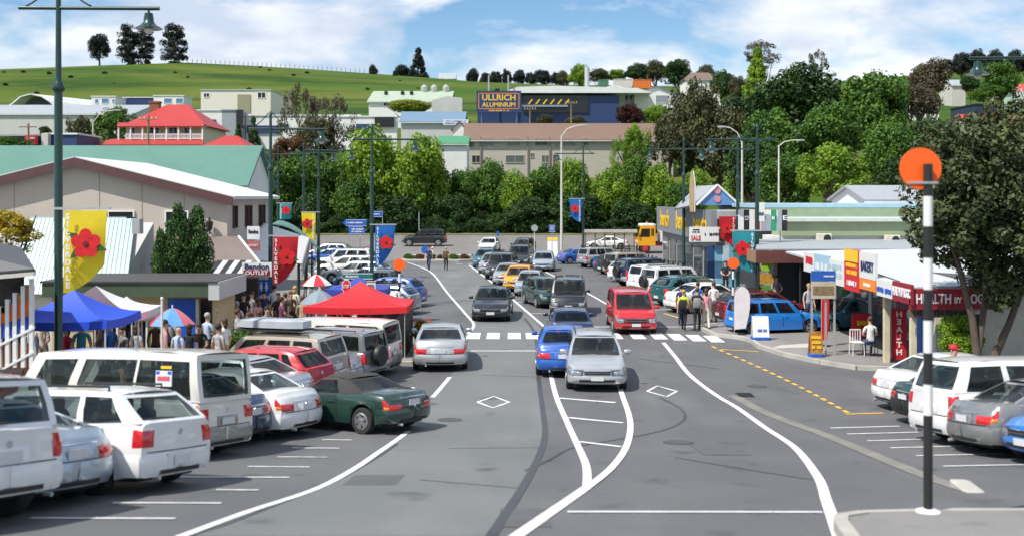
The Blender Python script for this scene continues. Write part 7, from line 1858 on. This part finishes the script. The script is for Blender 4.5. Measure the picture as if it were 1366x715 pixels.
street_light('shorter pale street light standing before the very dark trees', 1039, 104, 194, 28, 7)
street_light('grey street light with long arm before the willow like tree', 124, 150, 163, 32, 16)
def power_pole(label, px, Y, ptop, arm=True):
    x = X(px, Y); g0 = gz(x, Y); H = Z(ptop, Y) - g0; r = thing('power_pole', label, 'power pole', (x, Y, g0)); g = MB(); g.tube([(0, 0, 0), (0, 0, H)], [.2, .13], 8); part('pole', g, WOOD, r)
    if arm:
        g = MB(); g.box(-1.2, 1.2, -.2, -.08, H - .55, H - .40); part('crossarm', g, WOOD, r)
        for dx in (-1.1, -.5, .5, 1.1): g = MB(); g.lathe([(.05, H - .4), (.07, H - .3), (.04, H - .15)], 8, (dx, -.14, 0)); part('insulator', g, WHITE, r)
power_pole('wooden power pole with crossarm before the grey warehouse', 38, 138, 165)
power_pole('wooden power pole in front of the villa veranda', 198, 140, 155, True)
power_pole('power pole on the yard before the navy warehouse', 762, 215, 135)
power_pole('second power pole on the yard near the navy hoarding', 707, 212, 143)
# traffic boards in the car rows, blue scooter
sc_p = gp(800, 362); sco = thing('motor_scooter', 'blue motor scooter parked between charcoal hatchback and silver four wheel drive', 'scooter', sc_p, R(120))
for x_ in (-.6, .6): g = MB(); g.lathe([(.10, -.05), (.23, -.05), (.26, 0), (.23, .05), (.10, .05)], 14, (x_, 0, .26), 'y'); part('wheel', g, RUBBER, sco, 40)
g = MB(); g.bbox(-.30, 0, .62, .85, .34, .42, .35); g.bbox(.05, 0, .36, .6, .34, .10, .3); part('body', g, PBB, sco, 40)
g = MB(); g.prism([(.35, -.2, .35), (.55, -.2, .35), (.50, -.2, 1.05), (.42, -.2, 1.05)], (0, .4, 0)); part('leg_shield', g, PBB, sco)
g = MB(); g.tube([(.6, 0, .26), (.48, 0, 1.05), (.40, .3, 1.12)], .025, 6); g.tube([(.48, 0, 1.05), (.40, -.3, 1.12)], .025, 6); part('handlebar', g, DARKSTEEL, sco); g = MB(); g.bbox(-.3, 0, .87, .7, .3, .09, .3); part('seat', g, BLACK, sco, 40)
# yellow flat deck truck with pale load on the main road
tk = thing('truck', 'yellow and white cab truck carrying a large pale covered load', 'truck', gx(886, 103), R(180))
YT = paint('truck_yellow', (.78, .36, .01))
def TB(nm, m, f_, par=tk, sm=40): g = MB(); f_(g); return part(nm, g, m, par, sm)
cab = TB('cab', YT, lambda g: g.prism([(1.0, -1.1, .75), (2.75, -1.1, .75), (2.75, -1.1, 1.55), (2.45, -1.1, 2.65), (1.0, -1.1, 2.65)], (0, 2.2, 0)))
TB('cab_roof', WHITE, lambda g: g.bbox(1.7, 0, 2.76, 1.55, 2.1, .24, .3)); TB('bumper', GALV, lambda g: g.bbox(2.75, 0, .62, .3, 2.25, .42, .25))
TB('windscreen', GLASS, lambda g: g.slab((2.765, 1.0, 1.6), (2.765, -1.0, 1.6), (2.50, -1.0, 2.55), (2.50, 1.0, 2.55), -.02), cab)
for s_ in (-1, 1):
    TB('side_window', GLASS, lambda g: g.prism([(1.55, s_ * 1.102, 1.6), (2.5, s_ * 1.102, 1.6), (2.35, s_ * 1.102, 2.4), (1.55, s_ * 1.102, 2.4)], (0, s_ * .02, 0)), cab); TB('rear_window', GLASS, lambda g: g.box(1.12, 1.42, s_ * 1.102 - .01, s_ * 1.102 + .01, 1.7, 2.4), cab)
    TB('headlight', HEADL, lambda g: g.bbox(2.80, s_ * .85, .95, .1, .35, .2, .3), cab); TB('mirror', BLACK, lambda g: g.bbox(2.75, s_ * 1.28, 2.0, .1, .2, .45, .3), cab)
    for x_ in (2.0, -2.4, -3.6):
        w_ = TB('wheel', RUBBER, lambda g: g.lathe([(.2, -.14), (.46, -.14), (.5, -.1), (.5, .1), (.46, .14), (.2, .14)], 20, (x_, s_ * .95, .5), 'y')); TB('rim', M_REDS, lambda g: g.lathe([(.05, -.16), (.27, -.15), (.27, .15), (.05, .16)], 14, (x_, s_ * .95, .5), 'y'), w_)
TB('chassis', M_REDS, lambda g: g.box(-4.6, 2.4, -.9, .9, .72, .95)); TB('deck', DARKSTEEL, lambda g: g.box(-4.8, .8, -1.15, 1.15, .952, 1.1))
TB('covered_load', mat('load_white_cover', (.66, .64, .62), .6, var=.15), lambda g: g.prism([(.5, -1.1, 1.11), (.5, -1.1, 2.5), (-.2, -1.1, 3.3), (-1.6, -1.1, 3.75), (-3.4, -1.1, 3.6), (-4.7, -1.1, 2.9), (-4.7, -1.1, 1.11)], (0, 2.2, 0)))
TB('load_stripe', M_REDS, lambda g: g.prism([(-1.9, -1.12, 3.77), (-2.6, -1.12, 3.7), (-2.9, -1.12, 3.0), (-2.4, -1.12, 3.0)], (0, 2.24, 0)))
TB('beacon_lamp', AMBER, lambda g: g.lathe([(.09, 2.88), (.09, 3.0), (.03, 3.05)], 8, (1.7, 0, 0)))
# fence on the hill crest
hc = thing('crest_fence', 'thin post fence running along the hill crest', 'fence')
for i in range(44):
    px = 238 + i * 6.2; x = X(px, 600); g = MB(); z = gz(x, 600); g.box(x - .12, x + .12, 599.9, 600.1, z - .3, z + 2.2); part('post', g, WOOD, hc)
# ------------------------------------------------------------------ people
def human(pose):
    """one continuous skinned figure, 1.72 m tall, facing -y; returns (mesh, hair mesh)"""
    J = {}; E = []; Rd = {}
    def j(n, p, r, par=None):
        J[n] = Vector(p); Rd[n] = r
        if par: E.append((par, n))
    sit = pose == 'sit'; zs = -.42 if sit else 0
    lean = .10 if pose == 'lean' else 0.0
    j('pel', (0, .02, .95 + zs), (.150, .105)); j('waist', (0, .01 - lean * .4, 1.10 + zs), (.135, .10), 'pel'); j('chest', (0, .01 - lean, 1.30 + zs), (.165, .115), 'waist'); j('neckb', (0, .02 - lean * 1.4, 1.46 + zs), (.075, .065), 'chest')
    j('neck', (0, .0 - lean * 1.6, 1.53 + zs), (.055, .058), 'neckb'); j('head1', (0, -.015 - lean * 1.9, 1.60 + zs), (.070, .085), 'neck'); j('head2', (0, -.01 - lean * 2, 1.69 + zs), (.078, .095), 'head1'); j('head3', (0, .0 - lean * 2, 1.76 + zs), (.060, .072), 'head2')
    st = {'walk': (.26, -.22), 'walk2': (-.24, .24), 'stand': (.02, -.04), 'lean': (.03, -.03), 'arms': (.03, 0), 'sit': (0, 0)}[pose]
    for s, dy, sd in ((1, st[0], 'l'), (-1, st[1], 'r')):
        hx = s * .095
        j('hip' + sd, (hx, .02, .90 + zs), (.095, .095), 'pel')
        if sit:
            j('kn' + sd, (hx * 1.3, -.40, .50), (.065, .065), 'hip' + sd); j('an' + sd, (hx * 1.3, -.38, .09), (.042, .042), 'kn' + sd)
        else:
            j('kn' + sd, (hx, -.03 - dy * .45, .49), (.062, .064), 'hip' + sd); j('an' + sd, (hx * 1.05, .03 - dy + (.06 if dy < -.1 else 0), .09 + (.05 if dy < -.1 else 0)), (.042, .045), 'kn' + sd)
        a = J['an' + sd]; j('toe' + sd, (a.x * 1.1, a.y - .17, .035), (.040, .032), 'an' + sd)
        j('sh' + sd, (s * .175, .02 - lean * 1.2, 1.41 + zs), (.066, .066), 'neckb')
        sw = -dy * .7
        if pose == 'arms' or (sit): el, wr = (s * .24, -.06, 1.16 + zs), (s * .12, -.27, 1.10 + zs)
        elif pose == 'lean': el, wr = (s * .24, -.14, 1.14), (s * .18, -.38, 1.04)
        else: el, wr = (s * .235, .03 - sw * .5, 1.14), (s * .245, -.05 - sw, .90)
        j('el' + sd, el, (.045, .045), 'sh' + sd); j('wr' + sd, wr, (.030, .030), 'el' + sd)
        w = Vector(wr); d = (w - Vector(el)).normalized(); j('ha' + sd, w + d * .07, (.036, .022), 'wr' + sd)
        h = w + d * .07; side_ = Vector((0, 1, 0)) if abs(d.z) > .7 else Vector((1, 0, 0))
        for k_, (o, L) in enumerate(((-.027, .07), (-.009, .085), (.009, .08), (.027, .06))): j('f%d' % k_ + sd, h + d * L + side_ * o + Vector((0, -.012, 0)), (.0085, .0085), 'ha' + sd)
        j('th' + sd, w + d * .06 + side_ * -.055 + Vector((0, -.02, 0)), (.010, .010), 'wr' + sd)
    names = list(J); ix = {n: i for i, n in enumerate(names)}
    me = bpy.data.meshes.new('figure'); me.from_pydata([J[n] for n in names], [(ix[a], ix[b]) for a, b in E], [])
    o = bpy.data.objects.new('figure', me); COL.objects.link(o)
    sk = o.modifiers.new('skin', 'SKIN'); sk.use_smooth_shade = True; sk.branch_smoothing = .4
    if not me.skin_vertices: me.attributes.new('skin_vertex', 'SKIN', 'POINT') if False else None
    bm = bmesh.new(); bm.from_mesh(me); lay = bm.verts.layers.skin.verify(); bm.verts.ensure_lookup_table()
    for i, n in enumerate(names):
        bm.verts[i][lay].radius = Rd[n]; bm.verts[i][lay].use_root = (n == 'pel')
    bm.to_mesh(me); bm.free()
    ss = o.modifiers.new('sub', 'SUBSURF'); ss.levels = 1; ss.render_levels = 1
    dg = bpy.context.evaluated_depsgraph_get(); dg.update()
    out = bpy.data.meshes.new_from_object(o.evaluated_get(dg)); out.name = 'body'; out.materials.clear()
    bpy.data.objects.remove(o)
    # regions: 0 skin, 1 shirt, 2 trousers, 3 shoes
    mi = []
    segs = [(J[a], J[b], a, b) for a, b in E]
    for p in out.polygons:
        c = p.center; best = None; bd = 9
        for a, b, na, nb in segs:
            ab = b - a; t = max(0, min(1, (c - a).dot(ab) / ab.length_squared)); d = (c - (a + ab * t)).length
            if d < bd: bd = d; best = (na, nb, t)
        na, nb, t = best
        if nb.startswith('toe') or (nb.startswith('an') and t > .93): k = 3
        elif nb[:2] in ('hi', 'kn', 'an'): k = 2
        elif nb in ('waist',): k = 2 if t < .25 else 1
        elif nb in ('chest', 'neckb') or nb.startswith('sh'): k = 1
        elif nb.startswith('el'): k = 1 if t < .62 else 0
        else: k = 0
        mi.append(k)
    out.polygons.foreach_set('material_index', mi); out.polygons.foreach_set('use_smooth', [True] * len(mi)); out.update()
    hd = J['head2']; hr = MB(); hr.ell((hd.x, hd.y + .025, hd.z + .035), (.092, .105, .098), 12, 8)
    fc = MB()
    for sx_ in (-1, 1): fc.ell((hd.x + sx_ * .030, hd.y - .088, hd.z - .002), (.012, .008, .008), 6, 4)
    ns_ = MB(); ns_.ell((hd.x, hd.y - .095, hd.z - .028), (.012, .018, .022), 6, 5)
    for sx_ in (-1, 1): ns_.ell((hd.x + sx_ * .083, hd.y + .005, hd.z - .015), (.012, .022, .03), 6, 5)
    mo_ = MB(); mo_.ell((hd.x, hd.y - .085, hd.z - .062), (.024, .010, .006), 8, 4)
    lh = MB(); lh.ell((hd.x, hd.y + .03, hd.z + .03), (.098, .108, .104), 12, 8); lh.ell((hd.x, hd.y + .075, hd.z - .09), (.085, .05, .13), 10, 6)
    cap = MB(); cap.lathe([(.106, 0), (.104, .05), (.07, .10), (.01, .115)], 12, (hd.x, hd.y + .012, hd.z + .035)); cap.prism([(hd.x - .07, hd.y - .09, hd.z + .036), (hd.x + .07, hd.y - .09, hd.z + .036), (hd.x + .05, hd.y - .19, hd.z + .03), (hd.x - .05, hd.y - .19, hd.z + .03)], (0, 0, .012))
    return dict(body=out, hair=hr.mesh('hair', 60), eye=fc.mesh('eyes', 60), nose=ns_.mesh('nose_and_ears', 60), mouth=mo_.mesh('mouth', 60), long=lh.mesh('hair', 60), cap=cap.mesh('cap', 50), head=hd)
HM = {}
CL = {'white': (.70, .70, .68), 'black': (.015, .015, .017), 'navy': (.02, .03, .09), 'blue': (.03, .14, .45), 'red': (.50, .02, .03), 'green': (.03, .42, .06), 'pink': (.62, .28, .30), 'grey': (.22, .22, .23), 'khaki': (.30, .24, .15), 'denim': (.06, .09, .17), 'pale blue': (.42, .52, .66), 'brown': (.12, .07, .04), 'yellow green': (.52, .72, .03), 'cream': (.60, .54, .42), 'patterned grey': (.36, .35, .36), 'teal': (.05, .30, .38), 'plum': (.16, .04, .09)}
HAIRC = {'dark': (.018, .012, .009), 'brown': (.07, .035, .018), 'fair': (.42, .27, .10), 'grey': (.38, .37, .35), 'bald': (.50, .30, .21)}
def cloth(c): return mat('cloth_' + c.replace(' ', '_'), CL[c], .8, var=.18 if 'patt' not in c else .6, scale=6 if 'patt' not in c else 14)
PCOUNT = [0]
def person(label, pos, face, pose, shirt, legs, hair='dark', h=1.0, longh=False, cap=None, skin=SKIN, bag=None, dz=None, group=None):
    """face = direction the figure looks, degrees, -90 towards the viewer"""
    if pose not in HM: HM[pose] = human(pose)
    H = HM[pose]; p = Vector(pos); p.z = gz(0, p.y) + (dz or 0)
    r = thing('person', label, 'person', p, R(face + 90), group); r.scale = (h, h, h)
    b = obj('body', H['body'], [skin, cloth(shirt), cloth(legs), mat('shoe_dark', (.03, .025, .02), .6)], r)
    obj('eyes', H['eye'], BLACK, b); obj('nose_and_ears', H['nose'], skin, b); obj('mouth', H['mouth'], mat('lips', (.40, .16, .13), .5), b)
    if cap: obj('cap', H['cap'], cloth(cap), r)
    if hair != 'bald': obj('hair', H['long'] if longh else H['hair'], mat('hair_' + hair, HAIRC[hair], .7, var=.2, scale=20), r)
    if bag:
        g = MB(); g.bbox(.0, .22, 1.18, .32, .18, .42, .3); part('backpack', g, cloth(bag), r, 40)
    return r
# far pair walking on the lane
person('person in dark top and shorts walking on the lane by the traffic island', gp(572, 361), -100, 'walk', 'navy', 'navy', 'brown', 1.02)
person('elderly person in brown top and black trousers walking on the far lane', gp(595, 361), 80, 'stand', 'brown', 'black', 'grey', 1.0)
# group crossing by the shops on the right
person('person in yellow green top with black backpack walking by the crossing', gp(912, 441), 70, 'walk', 'yellow green', 'black', 'fair', .95, bag='black')
person('person in black clothes and grey bag walking beside the pink coat', gp(930, 441), 80, 'walk2', 'black', 'black', 'brown', 1.0, bag='grey')
person('person in long pink top walking at the crossing corner', gp(942, 441), 85, 'walk', 'pink', 'cream', 'brown', .98, longh=True)
person('person in blue shirt behind the black backpack walker', gp(931, 430), 70, 'stand', 'blue', 'navy', 'brown', 1.0)
person('person in white shirt stepping up behind the pink top walker', gp(952, 430), 90, 'stand', 'white', 'grey', 'brown', 1.0)
person('person in navy shirt beside the yellow green top', gp(909, 434), 60, 'stand', 'navy', 'navy', 'dark', .98)
person('person in black standing in the shop doorway by the mural', (X(968, 58.5), 58.5, 0), -100, 'arms', 'black', 'black', 'dark', 1.05, dz=.12)
person('person in grey shirt with folded arms outside the dark shop front', (X(1036, 48.8), 48.8, 0), -95, 'arms', 'grey', 'black', 'brown', 1.0, dz=.12)
person('person in pale patterned top standing before the dark shop front', (X(1079, 44.3), 44.3, 0), -80, 'stand', 'patterned grey', 'denim', 'fair', 1.0, dz=.12)
person('person seated in white top on a chair outside the shops', gp(1165, 481) + Vector((0, .3, 0)), 85, 'sit', 'white', 'denim', 'brown', .98, dz=.12)
person('person in white top and red cap sitting behind the white estate car', (X(1272, 25.4), 25.4, 0), -60, 'stand', 'white', 'grey', 'dark', .98, cap='red')
person('fair haired person standing between the ivory van and low white estate car', (X(165, 19.6), 19.6, 0), -85, 'stand', 'black', 'black', 'fair', .92, longh=True)
cs = thing('chair', 'dark metal chair under the person seated outside the shops', 'chair', gp(1165, 481) + Vector((0, .3, .12)), R(175))
g = MB(); g.box(-.22, .22, -.22, .22, .40, .43); part('seat', g, DARKSTEEL, cs)
for dx in (-.2, .2):
    for dy in (-.2, .2): g = MB(); g.tube([(dx, dy, 0), (dx, dy, .41)], .015, 6); part('leg', g, DARKSTEEL, cs)
# market crowd on the left
crowd = [(38, 33.4, 'black', 'black', 'dark', 'arms', 'with a dark jacket at the glazed house end of the market'), (58, 32.0, 'cream', 'khaki', 'dark', 'lean', 'in cream bending over the stall under the bright blue gazebo'), (50, 33.2, 'plum', 'denim', 'brown', 'stand', 'in plum beside the stall under the bright blue gazebo'),
 (88, 29.8, 'red', 'denim', 'dark', 'stand', 'in bright red behind the big green lamp post'), (108, 29.9, 'teal', 'denim', 'brown', 'lean', 'in teal leaning over the goods by the big green lamp post'), (139, 32.6, 'brown', 'black', 'brown', 'stand', 'in brown between the two gazebos'), (146, 30.0, 'blue', 'denim', 'brown', 'stand', 'in strong blue between the two gazebos'),
 (163, 30.0, 'grey', 'black', 'dark', 'arms', 'in grey under the plum and white gazebo'), (183, 30.2, 'patterned grey', 'black', 'brown', 'stand', 'in patterned top at the gazebo leg'), (220, 30.3, 'pink', 'denim', 'dark', 'stand', 'in pink by the slim white pole'), (229, 32.0, 'grey', 'black', 'grey', 'stand', 'grey haired beneath the striped umbrella'), (238, 29.9, 'pale blue', 'khaki', 'bald', 'stand', 'bald in pale blue shirt before the striped umbrella'),
 (253, 30.4, 'black', 'black', 'dark', 'stand', 'in black beside the bald shopper'), (268, 31.0, 'black', 'denim', 'dark', 'lean', 'in black stooping in front of the blue door'), (277, 33.0, 'pale blue', 'black', 'grey', 'arms', 'in pale blue shirt under the kiosk fascia'), (287, 34.6, 'cream', 'khaki', 'grey', 'stand', 'in a white hat at the kiosk corner'), (299, 31.6, 'white', 'khaki', 'brown', 'stand', 'in white shirt with back turned by the planter bed'), (292, 30.2, 'patterned grey', 'black', 'dark', 'stand', 'in spotted blouse near the ivory van tail'),
 (298, 37.6, 'black', 'black', 'fair', 'walk', 'fair haired in black dress coming from the outlet shop'), (306, 38.2, 'pale blue', 'denim', 'fair', 'stand', 'in pale blue top and jeans below the striped awning'), (316, 37.2, 'white', 'khaki', 'grey', 'walk2', 'in white shirt and khaki shorts below the striped awning'), (325, 39.2, 'black', 'black', 'dark', 'stand', 'in black under the outlet sign'), (331, 34.0, 'green', 'white', 'brown', 'stand', 'in vivid green top by the planter bed'), (317, 33.9, 'patterned grey', 'grey', 'brown', 'stand', 'in checked top behind the planter bed'),
 (343, 37.5, 'pink', 'denim', 'brown', 'walk', 'in pink top walking below the toilet sign'), (344, 34.0, 'white', 'white', 'brown', 'lean', 'all in white next to the vivid green top'), (356, 35.4, 'grey', 'black', 'dark', 'stand', 'in grey top by the red banner post'), (371, 40.5, 'black', 'black', 'dark', 'stand', 'in black coat under the red banner'), (381, 41.0, 'black', 'black', 'brown', 'walk2', 'in black skirt under the red banner'), (388, 41.6, 'brown', 'black', 'brown', 'stand', 'in brown near the canopy post'), (394, 42.8, 'cream', 'black', 'fair', 'stand', 'fair haired in cream near the canopy post'), (403, 38.6, 'khaki', 'khaki', 'brown', 'lean', 'in khaki leaning beside the grey blue umbrella'), (376, 38.4, 'plum', 'black', 'dark', 'arms', 'in plum under the canopy edge'), (412, 45.5, 'white', 'denim', 'brown', 'stand', 'in white beyond the red and white umbrella'), (352, 41.5, 'navy', 'black', 'dark', 'stand', 'in navy behind the toilet sign'), (366, 43.0, 'white', 'black', 'dark', 'stand', 'in white deep under the canopy'), (445, 38.0, 'plum', 'black', 'dark', 'stand', 'in plum at the red gazebo counter'), (462, 38.2, 'red', 'denim', 'brown', 'arms', 'in red serving under the red gazebo'), (336, 40.6, 'grey', 'black', 'brown', 'stand', 'in grey at the outlet shop door'), (310, 40.9, 'black', 'black', 'dark', 'arms', 'in black at the awning end'), (208, 31.6, 'brown', 'black', 'dark', 'stand', 'in brown near the plum and white gazebo'), (300, 39.0, 'red', 'denim', 'brown', 'stand', 'in red below the awning stripes')]
rp_ = random.Random(4)
for px, Y, sh_, lg, hr_, ps, ds in crowd:
    hat = 'white' if 'white hat' in ds else None
    person('person ' + ds, (X(px, Y), Y, 0), rp_.choice((-90, -60, -120, 90, 60, 150, 30)), ps, sh_, lg, hr_, rp_.uniform(.94, 1.05), dz=.12, longh=rp_.random() < .4, cap=hat, skin=SKIN if rp_.random() < .75 else SKIN2, group='shoppers at the street market')
